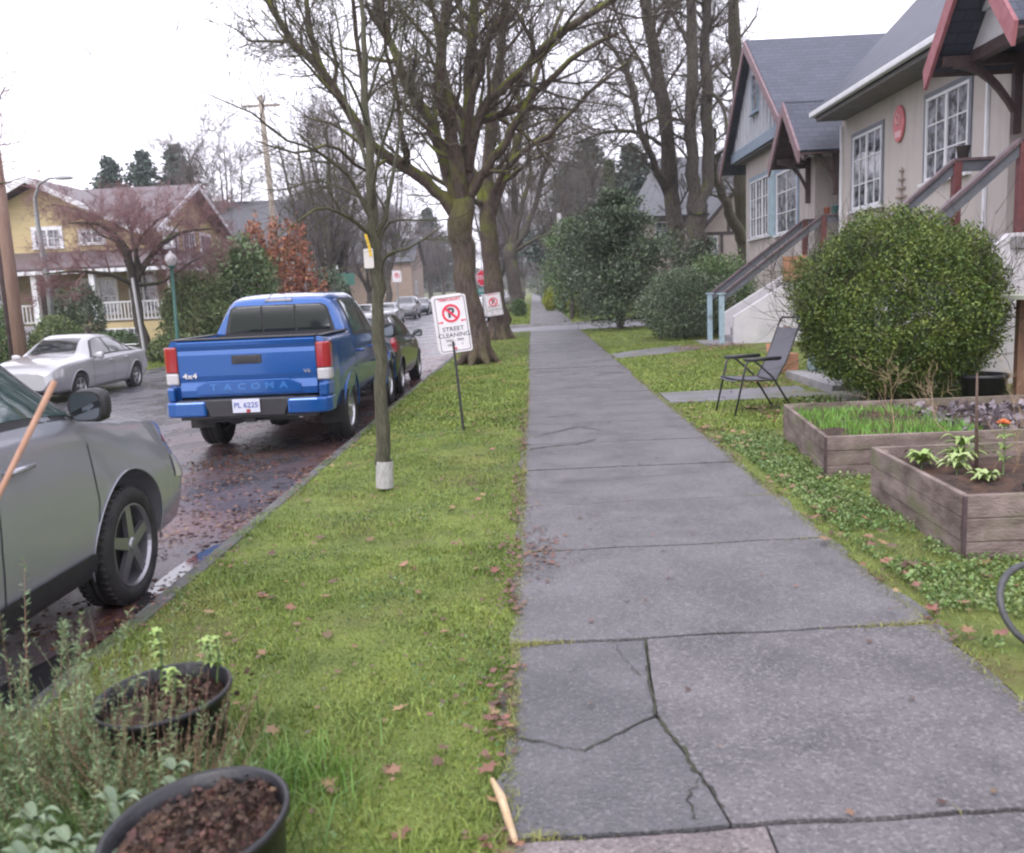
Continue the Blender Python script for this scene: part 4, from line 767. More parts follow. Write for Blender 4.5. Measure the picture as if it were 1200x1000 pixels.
def pot(name, loc, r, h, mat, label, soilz=.85, group=None, tilt=(0, 0)):
    rt = empty(name, loc, 0, label, 'pot', group); rt.rotation_euler = (tilt[0], tilt[1], 0)
    m = MB(); k = .74; m.lathe([(0, 0), (r * k, 0), (r * .985, h * .93), (r * 1.05, h * .93), (r * 1.06, h * .985), (r * 1.035, h), (r * .985, h * .985), (r * .93, h * .8), (r * .72, h * .12), (0, h * .12)], 40); m.build('pot_body', mat, rt, True)
    n = 26; v = [(0, 0, h * soilz)]; f = []
    for i in range(1, 9):
        for j in range(n): q = r * .965 * i / 8; a = 2 * math.pi * j / n; v.append((q * math.cos(a), q * math.sin(a), h * soilz + .10 * r * noise.noise(Vector((q * 9 * math.cos(a), q * 9 * math.sin(a), loc[0]))) + (.05 * r * noise.noise(Vector((q * 40 * math.cos(a), q * 40 * math.sin(a), 1)))) - (.02 if i == 8 else 0)))
    f += [(0, 1 + j, 1 + (j + 1) % n) for j in range(n)]
    for i in range(7):
        for j in range(n): f.append((1 + i * n + j, 1 + i * n + n + j, 1 + i * n + n + (j + 1) % n, 1 + i * n + (j + 1) % n))
    m = MB(); m.add(v, f); m.build('soil', soil, rt, True); return rt
terra = M_('terracotta', (.45, .16, .09), (.38, .12, .07), 9, .7); teal = M_('teal_glaze', (.10, .26, .28), (.14, .32, .33), 9, .3)
pot('flower_pot', (7.22, 22.28, 3.10), .075, .15, terra, 'small terracotta pot standing on the end of the stair rail', group='pots on the stair rails')
pot('flower_pot', (7.42, 22.28, 3.10), .09, .19, teal, 'teal glazed pot on the stair rail against the wall corner', group='pots on the stair rails')
pot('flower_pot', (6.55, 13.97, 3.27), .10, .17, M_('dark_clay', (.06, .05, .05), (.09, .07, .07), 9, .6), 'dark clay pot on the upper rail in front of the nearer window', group='pots on the stair rails')
m = MB(); m.box(6.12, 6.72, 22.06, 22.17, 1.52, 2.12); tag(m.build('plywood_board', M_('plywood', (.30, .15, .09), (.38, .20, .12), 8, .6, stretch=(1, 1, 6)), bevel=.004), 'orange brown plywood board fixed at the top of the white stair cheek', 'board')
# box, planks, glass jar by the second landing
m = MB(); card = M_('cardboard', (.34, .17, .10), (.42, .22, .14), 5, .75)
bx = empty('cardboard_box', (4.15, 15.0, .03), R_(15), 'brown cardboard box on the grass behind the patio chair', 'box'); m.box(-.2, .2, -.16, .16, 0, .32); m.build('box_body', card, bx, bevel=.004)
m = MB(); m.bar((-.2, -.16, .32), (-.24, -.30, .42), .40, .008, up=(0, 1, .3)); m.bar((0, .16, .32), (0, .22, .48), .38, .008, up=(0, 1, 0)); m.build('flap', card, bx)
m = MB(); m.bar((4.05, 15.35, .0), (4.22, 15.5, .62), .14, .05); m.bar((4.22, 15.42, 0), (4.35, 15.48, .78), .12, .04); tag(m.build('plank', M_('old_wood', (.22, .14, .10), (.32, .22, .16), 12, .7)), 'old planks standing behind the cardboard box against the bush', 'plank')
jr = empty('glass_jar', (4.42, 14.05, .13), 0, 'bluish glass jar on the low concrete slab beside the round bush', 'jar'); m = MB(); m.lathe([(0, 0), (.13, 0), (.15, .04), (.14, .24), (.09, .30), (.09, .34), (.07, .34), (.07, .30), (.12, .23), (.125, .03), (0, .02)], 24); m.build('jar_body', M_('jar_glass', (.25, .34, .38), (.35, .42, .46), 5, .1, trans=.4), jr, True); m = MB(); m.lathe([(0, .365), (.095, .365), (.095, .335), (0, .335)][::-1], 24); m.build('lid', chrome, jr)
m = MB(); v = []; n = 14
for j in range(n):
    for i in range(n): v.append((4.45 + .5 * i / n, 12.3 + .6 * j / n, .145 + .10 * abs(noise.noise(Vector((i * .55, j * .55, 3)))) + .05 * noise.noise(Vector((i * 1.3, j * 1.2, 1)))))
m.add(v, [(j * n + i, j * n + i + 1, (j + 1) * n + i + 1, (j + 1) * n + i) for i in range(n - 1) for j in range(n - 1)]); o = tag(m.build('crumpled_tarp', M_('pale_tarp', (.35, .36, .40), (.48, .48, .5), 5, .4), smooth=True), 'crumpled pale plastic sheet lying on the low concrete slab by the bush', 'sheet'); o.modifiers.new('s', 'SOLIDIFY').thickness = .006
# potting stand at the right edge
st = empty('potting_stand', (5.95, 9.9, 0), 0, 'wooden potting stand with a pale board top at the right edge by the bush', 'stand')
woodp = M_('fir_post', (.22, .12, .08), (.30, .18, .12), 9, .7, stretch=(1, 1, .2)); mossw = M_('mossy_board', (.50, .50, .48), (.42, .46, .30), 3, .6)
m = MB(); m.box(-.75, .8, -.35, .35, 1.25, 1.30); m.box(-.75, .8, -.37, -.352, 1.22, 1.29); m.build('board_top', mossw, st, bevel=.004)
for x, y in ((-.45, -.28), (.65, -.28), (-.45, .28), (.65, .28)): m = MB(); m.cbox((x, y, .62), (.13, .09, 1.25)); m.build('leg', woodp, st, bevel=.005)
m = MB(); m.cbox((.1, -.28, .55), (.97, .05, .14)); m.build('brace', woodp, st)
def tub(x, y, label):
    rt = empty('black_tub', (x, y, 0), 0, label, 'tub', 'black tubs around the potting stand'); m = MB(); m.lathe([(0, 0), (.19, 0), (.24, .40), (.26, .40), (.26, .44), (.22, .44), (.18, .05), (0, .05)], 28); m.build('tub_body', black_plastic, rt, True); return rt
tub(5.62, 9.35, 'black tub standing on the ground in front of the potting stand'); tub(5.0, 10.0, 'black tub half hidden behind the round bush foot')
rt = tub(5.85, 9.9, 'black tub standing upright on top of the potting stand'); rt.location.z = 1.30
# ------------------------------------------------------------------ the yellow house across the street
yel = M_('yellow_siding', (.42, .33, .17), (.48, .39, .22), 2, .7, bump=.3, bscale=4, stretch=(.3, .3, 12)); brn_roof = shingle('brown_shingles', 0, (.13, .10, .11), (.17, .135, .145)); brn_roof_side = shingle('brown_shingles_side', 1, (.13, .10, .11), (.17, .135, .145)); grey_roof = shingle('grey_far_shingles', 0, (.11, .115, .13), (.15, .155, .17))
H2 = empty('yellow_house', (-22, 45, -.2), 0, 'yellow wooden house with white trim, wide front porch and brown shingle roofs', 'house')
def B2(n, m, mt, **k): return m.build(n, mt, H2, world=True, **k)
m = MB(); m.box(-27.4, -17.8, 42, 52, -.5, 5.4); m.prism([(-27.4, 42.01, 5.4), (-22.95, 42.01, 7.35), (-18.5, 42.01, 5.4)], (0, 4, 0)); m.prism([(-17.81, 42.1, 5.4), (-17.81, 47, 7.5), (-17.81, 51.9, 5.4)], (-.3, 0, 0)); B2('wall', m, yel)
def roofB(name, m, mt): return B2(name, m, mt)
m = MB(); slab3(m, [(-18.1, 41.4, 5.15), (-17.15, 41.4, 5.15), (-17.15, 47, 7.75), (-23.0, 47, 7.75)], .15); slab3(m, [(-27.9, 52.6, 5.15), (-17.15, 52.6, 5.15), (-17.15, 47, 7.75), (-27.9, 47, 7.75)], .15); B2('roof', m, brn_roof)
m = MB(); slab3(m, [(-28.1, 41.2, 5.05), (-22.95, 41.2, 7.68), (-22.95, 46.5, 7.68), (-28.1, 46.5, 5.05)], .14); slab3(m, [(-17.8, 41.2, 5.05), (-22.95, 41.2, 7.68), (-22.95, 46.5, 7.68), (-17.8, 46.5, 5.05)], .14); B2('cross_gable_roof', m, brn_roof_side)
m = MB()
for s in (1, -1): m.prism([(-22.95, 41.15, 7.70), (-22.95 + s * 5.25, 41.15, 5.03), (-22.95 + s * 5.25, 41.15, 4.78), (-22.95, 41.15, 7.42)], (0, .05, 0)); m.prism([(-17.12, 47, 7.77), (-17.12, 47 + s * 5.7, 5.13), (-17.12, 47 + s * 5.7, 4.9), (-17.12, 47, 7.5)], (.05, 0, 0))
B2('bargeboard', m, white_trim)
for (a, b, y0, y1, c, r) in ((42, 70, 268, 291, 2, 1), (96, 120, 270, 286, 2, 1), (195, 200, 268, 290, 1, 1)):
    p1_, p2_ = P(a, y1, 42), P(b, y0, 42); window(H2, ((p1_.x + p2_.x) / 2, 41.99, p1_.z), 0, abs(p2_.x - p1_.x), p2_.z - p1_.z, c, 2, white_trim, white_trim, cw_=.12)
for y in (44.5, 46.8, 49.2): window(H2, (-17.79, y, 4.0), SE_, 1.5, 1.3, 2, 2, white_trim, white_trim, cw_=.12)
m = MB(); slab3(m, [(-27.6, 39.0, 3.42), (-15.6, 39.0, 3.42), (-17.5, 42.1, 4.35), (-27.4, 42.1, 4.35)], .12); slab3(m, [(-15.6, 39.0, 3.42), (-15.6, 52, 3.42), (-17.8, 52, 4.35), (-17.8, 42.1, 4.35)], .12); B2('porch_roof', m, brn_roof)
m = MB(); m.box(-27.5, -15.7, 39.03, 39.15, 3.16, 3.36); m.box(-15.75, -15.63, 39.2, 51.9, 3.16, 3.36)
for i in range(24): m.box(-27.3 + i * .5, -27.18 + i * .5, 38.9, 39.02, 3.18, 3.32)
B2('porch_beam', m, white_trim)
m = MB(); m.box(-27.4, -15.9, 39.3, 42, -.5, .95); B2('porch_base', m, yel)
for x in (-27.2, -24.6, -22.0, -19.4, -17.6, -15.9): m = MB(); m.box(x - .12, x + .12, 39.2, 39.44, .95, 3.16); B2('porch_post', m, white_trim)
for (x0, x1) in ((-27.1, -24.7), (-24.5, -22.1), (-19.3, -17.7), (-17.5, -16.0)):
    m = MB(); m.box(x0, x1, 39.28, 39.36, 1.80, 1.88); m.box(x0, x1, 39.28, 39.36, 1.05, 1.12); k = int((x1 - x0) / .16)
    for i in range(k): x = lerp(x0, x1, (i + .5) / k); m.box(x - .03, x + .03, 39.30, 39.34, 1.12, 1.80)
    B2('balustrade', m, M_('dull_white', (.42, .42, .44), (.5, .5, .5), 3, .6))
m = MB(); m.box(-27.3, -17.1, 41.9, 41.98, .95, 3.4); B2('porch_back_wall', m, M_('shaded_siding', (.25, .20, .13), (.3, .24, .16), 2, .8))  # porch shade painted in as a darker copy of the yellow siding
for (x, w_, h_) in ((-25.8, 1.5, 1.5), (-20.4, 1.6, 1.6), (-18.3, 1.2, 1.9)): window(H2, (x, 41.89, 1.35), 0, w_, h_, 2, 2, white_trim, white_trim)
m = MB(); m.box(-23.4, -22.4, 41.8, 41.89, .98, 3.05); B2('door', m, darkwood)
window(H2, (P(143, 390, 39.3).x, 39.29, -.02), 0, 1.7, .72, 3, 2, white_trim); window(H2, (-25.4, 39.29, -.02), 0, 1.6, .72, 3, 2, white_trim)
m = MB()
for i in range(8): m.box(-22.9 + .02, -21.5, 38.9 - i * .28 + .28, 39.18 - i * .28 + .28, -.5, .95 - i * .16)
B2('front_steps', m, concrete)
fe = empty('garden_fence', (-18.5, 33.6, -.25), 0, 'low dark wooden fence in front of the yellow house basement window', 'fence'); m = MB(); m.box(-2.2, 1.6, 0, .05, .95, 1.02); m.box(-2.2, 1.6, 0, .05, .3, .37)
for i in range(20): m.box(-2.15 + i * .19, -2.08 + i * .19, .052, .075, .1, 1.1)
m.build('rail', darkwood, fe)
for i in range(4): m = MB(); m.box(-2.3 + i * 1.25, -2.2 + i * 1.25, -.04, .05, 0, 1.2); m.build('post', darkwood, fe)
# grey roofed house beyond
def simple_house(name, x0, x1, y0, y1, zb, ze, zr, wall, roofm, label, wins=(), axis='x', tr=white_trim, over=.5):
    r = empty(name, ((x0 + x1) / 2, (y0 + y1) / 2, zb), 0, label, 'house')
    m = MB(); m.box(x0, x1, y0, y1, zb - .4, ze)
    if axis == 'x': ym = (y0 + y1) / 2; m.prism([(x0 + .01, y0, ze), (x0 + .01, ym, zr - .15), (x0 + .01, y1, ze)], (x1 - x0 - .02, 0, 0))
    else: xm = (x0 + x1) / 2; m.prism([(x0, y0 + .01, ze), (xm, y0 + .01, zr - .15), (x1, y0 + .01, ze)], (0, y1 - y0 - .02, 0))
    m.build('wall', wall, r, world=True); m = MB()
    if axis == 'x':
        s = (zr - ze) / (ym - y0); 
        slab3(m, [(x0 - over, y0 - over, ze - s * over), (x1 + over, y0 - over, ze - s * over), (x1 + over, ym, zr), (x0 - over, ym, zr)], .15); slab3(m, [(x0 - over, y1 + over, ze - s * over), (x1 + over, y1 + over, ze - s * over), (x1 + over, ym, zr), (x0 - over, ym, zr)], .15)
    else:
        s = (zr - ze) / (xm - x0)
        slab3(m, [(x0 - over, y0 - over, ze - s * over), (x0 - over, y1 + over, ze - s * over), (xm, y1 + over, zr), (xm, y0 - over, zr)], .15); slab3(m, [(x1 + over, y0 - over, ze - s * over), (x1 + over, y1 + over, ze - s * over), (xm, y1 + over, zr), (xm, y0 - over, zr)], .15)
    m.build('roof', roofm, r, world=True)
    for (loc, rz, w_, h_, c, rr) in wins: window(r, loc, rz, w_, h_, c, rr, tr, tr)
    return r
p_ = P(295, 236, 62)
simple_house('grey_roofed_house', P(236, 300, 57).x, P(345, 300, 57).x, 57, 67, -.1, 5.2, p_.z, M_('pale_siding', (.42, .40, .40), (.48, .46, .46), 2, .7), grey_roof, 'house with a plain grey roof behind the large domed shrub', [((P(300, 300, 57).x, 56.99, 3.6), 0, 1.3, 1.2, 2, 2), ((P(318, 320, 57).x, 56.99, 1.2), 0, 1.6, 1.4, 2, 2)])
if False: simple_house('far_white_house', -20, -12.5, 92, 104, .2, 5.5, 8.5, M_('far_white_siding', (.45, .45, .47), (.5, .5, .52), 2, .7), grey_roof, 'pale house far down the left side of the street', [((-12.49, 96, 1.5), SE_, 1.6, 1.5, 2, 2), ((-15.5, 91.99, 1.5), 0, 1.6, 1.5, 2, 2)])
simple_house('far_brown_house', -24, -15, 112, 124, .4, 6, 9, M_('far_brown_siding', (.24, .18, .15), (.3, .22, .18), 2, .7), grey_roof, 'brown house farther down the left side of the street', [((-14.99, 116, 1.8), SE_, 1.6, 1.5, 2, 2), ((-19, 111.99, 1.8), 0, 1.6, 1.5, 2, 2)])
simple_house('far_grey_house', 7, 16, 66, 78, .2, 5.0, 8.5, M_('far_grey_siding', (.30, .31, .33), (.36, .36, .38), 2, .7), grey_roof, 'pale grey house beyond the timbered house on the right', [((6.99, 70, 1.6), SW, 1.8, 1.5, 2, 2)], 'y')
simple_house('far_cream_house', 6.5, 16, 92, 104, .3, 5.5, 9, M_('far_cream_siding', (.40, .38, .33), (.46, .44, .38), 2, .7), grey_roof, 'cream house far down the right side of the pavement', [((6.49, 97, 1.6), SW, 1.8, 1.5, 2, 2)], 'y')
# timbered house ------------------------------------------------------------
tud = M_('cream_render', (.34, .29, .26), (.39, .34, .30), 2, .8, bump=.3, bscale=30); timber = M_('timber', (.035, .026, .026), (.06, .045, .042), 6, .7)
H3 = empty('timbered_house', (10.5, 50, .1), 0, 'half timbered house with grey roof seen behind the tall dark trees', 'house')
def B3(n, m, mt, **k): return m.build(n, mt, H3, world=True, **k)
m = MB(); m.box(6.0, 16, 46, 54, 0, 5.3); m.box(8.1, 13.4, 44.4, 46, 2.0, 3.9); m.box(8.5, 13.0, 45.2, 46, 0, 2.0); m.prism([(8.1, 44.4, 3.9), (10.75, 44.4, 6.75), (13.4, 44.4, 3.9)], (0, 1.6, 0)); B3('wall', m, tud)
m = MB(); slab3(m, [(5.3, 45.3, 4.95), (16.7, 45.3, 4.95), (16.7, 50, 8.35), (7.1, 50, 8.35)], .15); slab3(m, [(5.3, 45.3, 4.95), (7.1, 50, 8.35), (5.3, 54.7, 4.95)], .15); slab3(m, [(5.3, 54.7, 4.95), (16.7, 54.7, 4.95), (16.7, 50, 8.35), (7.1, 50, 8.35)], .15)
B3('roof', m, grey_roof)
m = MB(); slab3(m, [(7.7, 43.9, 3.55), (7.7, 48.5, 3.55), (10.75, 48.5, 6.95), (10.75, 43.9, 6.95)], .14); slab3(m, [(13.8, 43.9, 3.55), (13.8, 48.5, 3.55), (10.75, 48.5, 6.95), (10.75, 43.9, 6.95)], .14); B3('gable_roof', m, shingle('far_side_shingles', 1, (.11, .115, .13), (.15, .155, .17)))
m = MB(); Yt = 44.36
m.box(8.05, 13.45, Yt, 44.4, 1.95, 2.18); m.box(8.1, 13.4, Yt, 44.4, 3.84, 3.99); 
for x in (8.1, 9.25, 10.3, 11.2, 12.3, 13.28): m.box(x, x + .13, Yt - .003, 44.4, 2.18, 3.84 if x < 9 or x > 12.5 else 3.84)
for x in (9.6, 10.3, 11.1, 11.8): m.box(x, x + .12, Yt - .003, 44.4, 3.99, 6.45 - abs(x + .06 - 10.75) * 1.08)
m.box(8.2, 9.2, Yt - .002, 44.4, 2.55, 2.67)
for s in (1, -1): m.prism([(10.75, 43.86, 6.97), (10.75 + s * 3.1, 43.86, 3.52), (10.75 + s * 3.1, 43.86, 3.28), (10.75, 43.86, 6.68)], (0, .05, 0))
for x in (8.5, 10.4, 12.6): m.prism([(x, 44.45, 1.95), (x, 45.2, 1.95), (x, 45.2, 1.1)], (.14, 0, 0))
B3('timber_frame', m, timber)
window(H3, (8.72, 44.36, 2.7), 0, .8, 1.1, 2, 3, white_trim); window(H3, (7.0, 45.99, 3.4), 0, 1.4, 1.3, 2, 3, white_trim); window(H3, (5.99, 50, 1.5), SW, 1.6, 1.5, 2, 3, white_trim); window(H3, (10.7, 45.19, .5), 0, 1.2, 1.2, 2, 2, white_trim)
# ------------------------------------------------------------------ vehicles (local axes: x forward, y left, z up)
def pchip(xs, ys, x):
    xs = list(xs); n = len(xs)
    if x <= xs[0]: return ys[0]
    if x >= xs[-1]: return ys[-1]
    i = max(j for j in range(n - 1) if xs[j] <= x); h = [xs[j + 1] - xs[j] for j in range(n - 1)]; d = [(ys[j + 1] - ys[j]) / h[j] for j in range(n - 1)]
    def m(j):
        if j == 0: return d[0]
        if j == n - 1: return d[-1]
        if d[j - 1] * d[j] <= 0: return 0
        w1 = 2 * h[j] + h[j - 1]; w2 = h[j] + 2 * h[j - 1]; return (w1 + w2) / (w1 / d[j - 1] + w2 / d[j])
    t = (x - xs[i]) / h[i]; t2 = t * t; t3 = t2 * t
    return (2 * t3 - 3 * t2 + 1) * ys[i] + (t3 - 2 * t2 + t) * h[i] * m(i) + (-2 * t3 + 3 * t2) * ys[i + 1] + (t3 - t2) * h[i] * m(i + 1)
class Body:
    """stations: (x, zb, zs, zt, wb, wm, ws, wt)"""
    def __init__(s, st, crown=.035): s.st = st; s.xs = [a[0] for a in st]; s.crown = crown; s.cache = {}
    def nodes(s, x):
        k = round(x, 4)
        if k in s.cache: return s.cache[k]
        zb, zs, zt, wb, wm, ws, wt = [pchip(s.xs, [a[j] for a in s.st], x) for j in range(1, 8)]
        g = zt - zs; cr_ = s.crown
        P_ = [(0, zb), (wb - .08, zb), (wb, zb + .07), (wm, zb + .52 * (zs - zb)), (ws + .012, zs - .07), (ws - .012, zs), (lerp(ws - .03, wt, .5) + .012, lerp(zs, zt, .52)), (wt, zs + g * .90 if g > .08 else zt), (wt - .10, zt + cr_ * .25), (wt * .5, zt + cr_ * .8), (0, zt + cr_)]
        s.cache[k] = P_; return P_
    def pt(s, x, t, side=1):
        P_ = s.nodes(x); t = max(0, min(10, t)); i = min(int(t), 9); f = t - i; a = P_[max(i - 1, 0)]; b = P_[i]; c = P_[i + 1]; d = P_[min(i + 2, 10)]
        if i in (0,) : q = [lerp(b[k], c[k], f) for k in (0, 1)]
        else:
            q = []
            for k in (0, 1):
                m0 = .5 * (c[k] - a[k]); m1 = .5 * (d[k] - b[k]); dd = c[k] - b[k]
                lim = 1.5 * abs(dd); m0 = max(-lim, min(lim, m0)) if m0 * dd > 0 else 0; m1 = max(-lim, min(lim, m1)) if m1 * dd > 0 else 0
                q.append((2 * f ** 3 - 3 * f * f + 1) * b[k] + (f ** 3 - 2 * f * f + f) * m0 + (-2 * f ** 3 + 3 * f * f) * c[k] + (f ** 3 - f * f) * m1)
        return Vector((x, side * q[0], q[1]))
    def nrm(s, x, t, side=1):
        e = .01; a = s.pt(x + e, t, side) - s.pt(x - e, t, side); b = s.pt(x, min(t + .05, 10), side) - s.pt(x, max(t - .05, 0), side)
        n = a.cross(b) * (-1 if side > 0 else 1)
        return n.normalized() if n.length > 1e-9 else Vector((0, 0, 1))
    def tz(s, x, z):   # t on the flank with height z
        lo, hi = 1.2, 6.9
        for _ in range(22):
            m = (lo + hi) / 2
            if s.pt(x, m).z < z: lo = m
            else: hi = m
        return (lo + hi) / 2
    def mesh(s, nx=74, sub=3):
        x0, x1 = s.xs[0], s.xs[-1]; X = sorted(set([round(v, 4) for v in lin(x0, x1, nx)] + [round(v, 4) for v in s.xs])); T = [i / sub for i in range(10 * sub + 1)]
        m = MB(); ring = []
        for x in X: ring.append([s.pt(x, t, -1) for t in T] + [s.pt(x, t, 1) for t in T[::-1][1:-1]])
        k = len(ring[0]); vs = [v for r in ring for v in r]; f = [(i * k + j, i * k + (j + 1) % k, (i + 1) * k + (j + 1) % k, (i + 1) * k + j) for i in range(len(X) - 1) for j in range(k)]
        f = [q[::-1] for q in f]; n = len(X); f += [tuple(range(k)), tuple(range((n - 1) * k, n * k))[::-1]]; m.add(vs, f); return m
    def patch(s, m, x0b, x1b, x0t, x1t, t0, t1, off=.004, side=1, nu=10, nv=6):
        vs = []
        for j in range(nv + 1):
            v = j / nv; t = lerp(t0, t1, v)
            for i in range(nu + 1): u = i / nu; x = lerp(lerp(x0b, x0t, v), lerp(x1b, x1t, v), u); vs.append(s.pt(x, t, side) + s.nrm(x, t, side) * off)
        k = nu + 1; f = [(j * k + i, j * k + i + 1, (j + 1) * k + i + 1, (j + 1) * k + i) for j in range(nv) for i in range(nu)]
        if side > 0: f = [q[::-1] for q in f]
        m.add(vs, f)
    def cross(s, m, xa, xb, xc, ta, off=.005, nu=14, nv=8, swap=False):
        """screen across the car: x from xa (bottom) to xb (top); xc = bow at the centre; ta = edge t"""
        vs = []
        for j in range(nv + 1):
            v = j / nv
            for i in range(nu + 1):
                u = i / nu * 2 - 1; tt = ta + (10 - ta) * (1 - abs(u)); x = lerp(xa, xb, v) + xc * (1 - u * u) * (1 - v); sd_ = 1 if u >= 0 else -1
                vs.append(s.pt(x, tt, sd_) + s.nrm(x, tt, sd_) * off)
        k = nu + 1; f = [(j * k + i, j * k + i + 1, (j + 1) * k + i + 1, (j + 1) * k + i) for j in range(nv) for i in range(nu)]; m.add(vs, f if not swap else [q[::-1] for q in f])
    def line(s, m, pts, w_=.008, off=.002, side=1, n=10):
        """thin strip through (x,z) points on the flank"""
        L2 = []
        for i in range(len(pts) - 1):
            for j in range(n): u = j / n; L2.append((lerp(pts[i][0], pts[i + 1][0], u), lerp(pts[i][1], pts[i + 1][1], u)))
        L2.append(pts[-1]); vs = []
        for i, (x, z) in enumerate(L2):
            a = L2[max(0, i - 1)]; b = L2[min(len(L2) - 1, i + 1)]; d = Vector((b[0] - a[0], b[1] - a[1])).normalized() * w_ / 2
            for sg in (1, -1): xx, zz = x - d.y * sg, z + d.x * sg; t = s.tz(xx, zz); vs.append(s.pt(xx, t, side) + s.nrm(xx, t, side) * off)
        m.add(vs, [(2 * i, 2 * i + 1, 2 * i + 3, 2 * i + 2) for i in range(len(L2) - 1)])
def cut(o, cutters):
    for i, c in enumerate(cutters):
        b = o.modifiers.new('c%d' % i, 'BOOLEAN'); b.operation = 'DIFFERENCE'; b.solver = 'EXACT'; b.object = c
    me = evald(o, o.data.name); o.modifiers.clear(); old = o.data; o.data = me
    for c in cutters: bpy.data.objects.remove(c)
    return o
def cyl_cutter(x, z, r, y0, y1, n=40):
    m = MB(); m.lathe([(0, y0), (r, y0), (r, y1), (0, y1)], n, 'y', (x, 0, z)); o = m.build('cutter', None); 
    bm = bmesh.new(); bm.from_mesh(o.data); bmesh.ops.remove_doubles(bm, verts=bm.verts, dist=1e-5); bmesh.ops.recalc_face_normals(bm, faces=bm.faces); bm.to_mesh(o.data); bm.free(); return o
def make_wheel(root, x, y, r, side, wid=.22, rimr=None, spokes=5, style=0, steer=0, rimmat=None):
    rimr = rimr or r * .64; m = MB(); w2 = wid / 2
    prof = [(rimr, -w2 * .8), (rimr + .015, -w2 * .95), (r * .86, -w2), (r * .965, -w2 * .86), (r, -w2 * .62), (r, -w2 * .22), (r - .012, -w2 * .2), (r - .012, -w2 * .14), (r, -w2 * .12), (r, w2 * .12), (r - .012, w2 * .14), (r - .012, w2 * .2), (r, w2 * .22), (r, w2 * .62), (r * .965, w2 * .86), (r * .86, w2), (rimr + .015, w2 * .95), (rimr, w2 * .8)]
    m.lathe(prof, 48, 'y')
    for i in range(48):   # tread blocks on the shoulders
        a = 2 * math.pi * i / 48
        for s in (1, -1):
            M = Matrix.Rotation(-a, 4, 'Y'); m.box(-.010, .010, s * w2 * .60 - .02, s * w2 * .60 + .02, r * .975, r + .005, M)
    wh = m.build('wheel', rubber, root, True); wh.location = (x, y, r); wh.rotation_euler = (0, 0, steer)
    wh.data.polygons.foreach_set('use_smooth', [len(p.vertices) == 4 for p in wh.data.polygons])
    s = 1 if side > 0 else -1; m = MB(); yo = s * w2 * .72
    m.lathe([(rimr + .002, yo + s * .018), (rimr - .008, yo + s * .02), (rimr * .93, yo), (rimr * .90, yo - s * .05), (rimr * .90, -yo * .9), (rimr + .002, -yo * .9)], 40, 'y')
    for i in range(spokes):
        a0 = 2 * math.pi * i / spokes
        for da in ((-.17, .17) if style == 1 else (0,)):
            a = a0; ww = .045 if style == 1 else rimr * .25; M = Matrix.Rotation(-a, 4, 'Y')
            o_ = da * rimr * (1.0 if style == 1 else 0)
            vs = [Vector(v) for v in ((o_ * .45 - ww * .6, yo + s * .012, rimr * .16), (o_ * .45 + ww * .6, yo + s * .012, rimr * .16), (o_ * 1.4 + ww * .5, yo + s * .004, rimr * .93), (o_ * 1.4 - ww * .5, yo + s * .004, rimr * .93))]
            bk = [v + Vector((0, -s * .03, 0)) for v in vs]; al = [M @ v for v in vs + bk]
            m.add(al, [(0, 1, 2, 3), (7, 6, 5, 4), (0, 4, 5, 1), (1, 5, 6, 2), (2, 6, 7, 3), (3, 7, 4, 0)])
    m.lathe([(0, yo + s * .025), (rimr * .15, yo + s * .022), (rimr * .22, yo + s * .006), (rimr * .22, yo - s * .03)], 24, 'y')
    m.build('rim', rimmat or alloy, wh, False)
    m = MB(); m.lathe([(0, yo - s * .06), (rimr * .62, yo - s * .06), (rimr * .62, yo - s * .05), (0, yo - s * .05)], 24, 'y'); m.lathe([(rimr * .9, yo - s * .10), (0, yo - s * .10)], 24, 'y'); m.build('brake_disc', alloy_dark, wh)
    return wh
def mirror_part(root, x, y, z, side, mat, sc_=1, glassx=-1):
    m = MB(); s = side; pr = []
    # rounded housing: loft of rings along y
    rings = []; 
    for (dy, sx_, sz_) in ((.0, .025, .03), (.03, .045, .075), (.08, .055, .095), (.17, .055, .10), (.215, .05, .085), (.235, .025, .045)):
        rings.append([Vector((x + sx_ * sc_ * math.copysign(abs(math.cos(a)) ** .6, math.cos(a)), y + s * dy * sc_, z + sz_ * sc_ * math.copysign(abs(math.sin(a)) ** .6, math.sin(a)))) for a in lin(0, 2 * math.pi, 17)[:-1]])
    vs = [v for r in rings for v in r]; f = [(i * 16 + j, i * 16 + (j + 1) % 16, (i + 1) * 16 + (j + 1) % 16, (i + 1) * 16 + j) for i in range(5) for j in range(16)] + [tuple(range(16)), tuple(range(80, 96))]; m.add(vs, f)
    mi = m.build('mirror', mat, root, True); g = MB(); xg = x - .058 * sc_
    pts = [(xg, y + s * sc_ * (.12 + .085 * math.copysign(abs(math.cos(a)) ** .6, math.cos(a))), z + .078 * sc_ * math.copysign(abs(math.sin(a)) ** .6, math.sin(a))) for a in lin(0, 2 * math.pi, 25)[:-1]]
    bz = MB(); cc = Vector((xg, y + s * sc_ * .12, z)); bz.prism([cc + (Vector(p) - cc) * 1.13 for p in pts], (.004, 0, 0)); bz.build('mirror_bezel', black_plastic, mi); g.prism(pts, (-.004, 0, 0)); g.build('mirror_glass', M_('mirror_glass', (.16, .18, .19), rough=.03, metal=1), mi)
    m = MB(); m.tube([(x, y - s * .05, z - .06 * sc_), (x, y + s * .06, z - .05 * sc_)], .022, 8); m.build('mirror_arm', black_plastic, mi); return mi
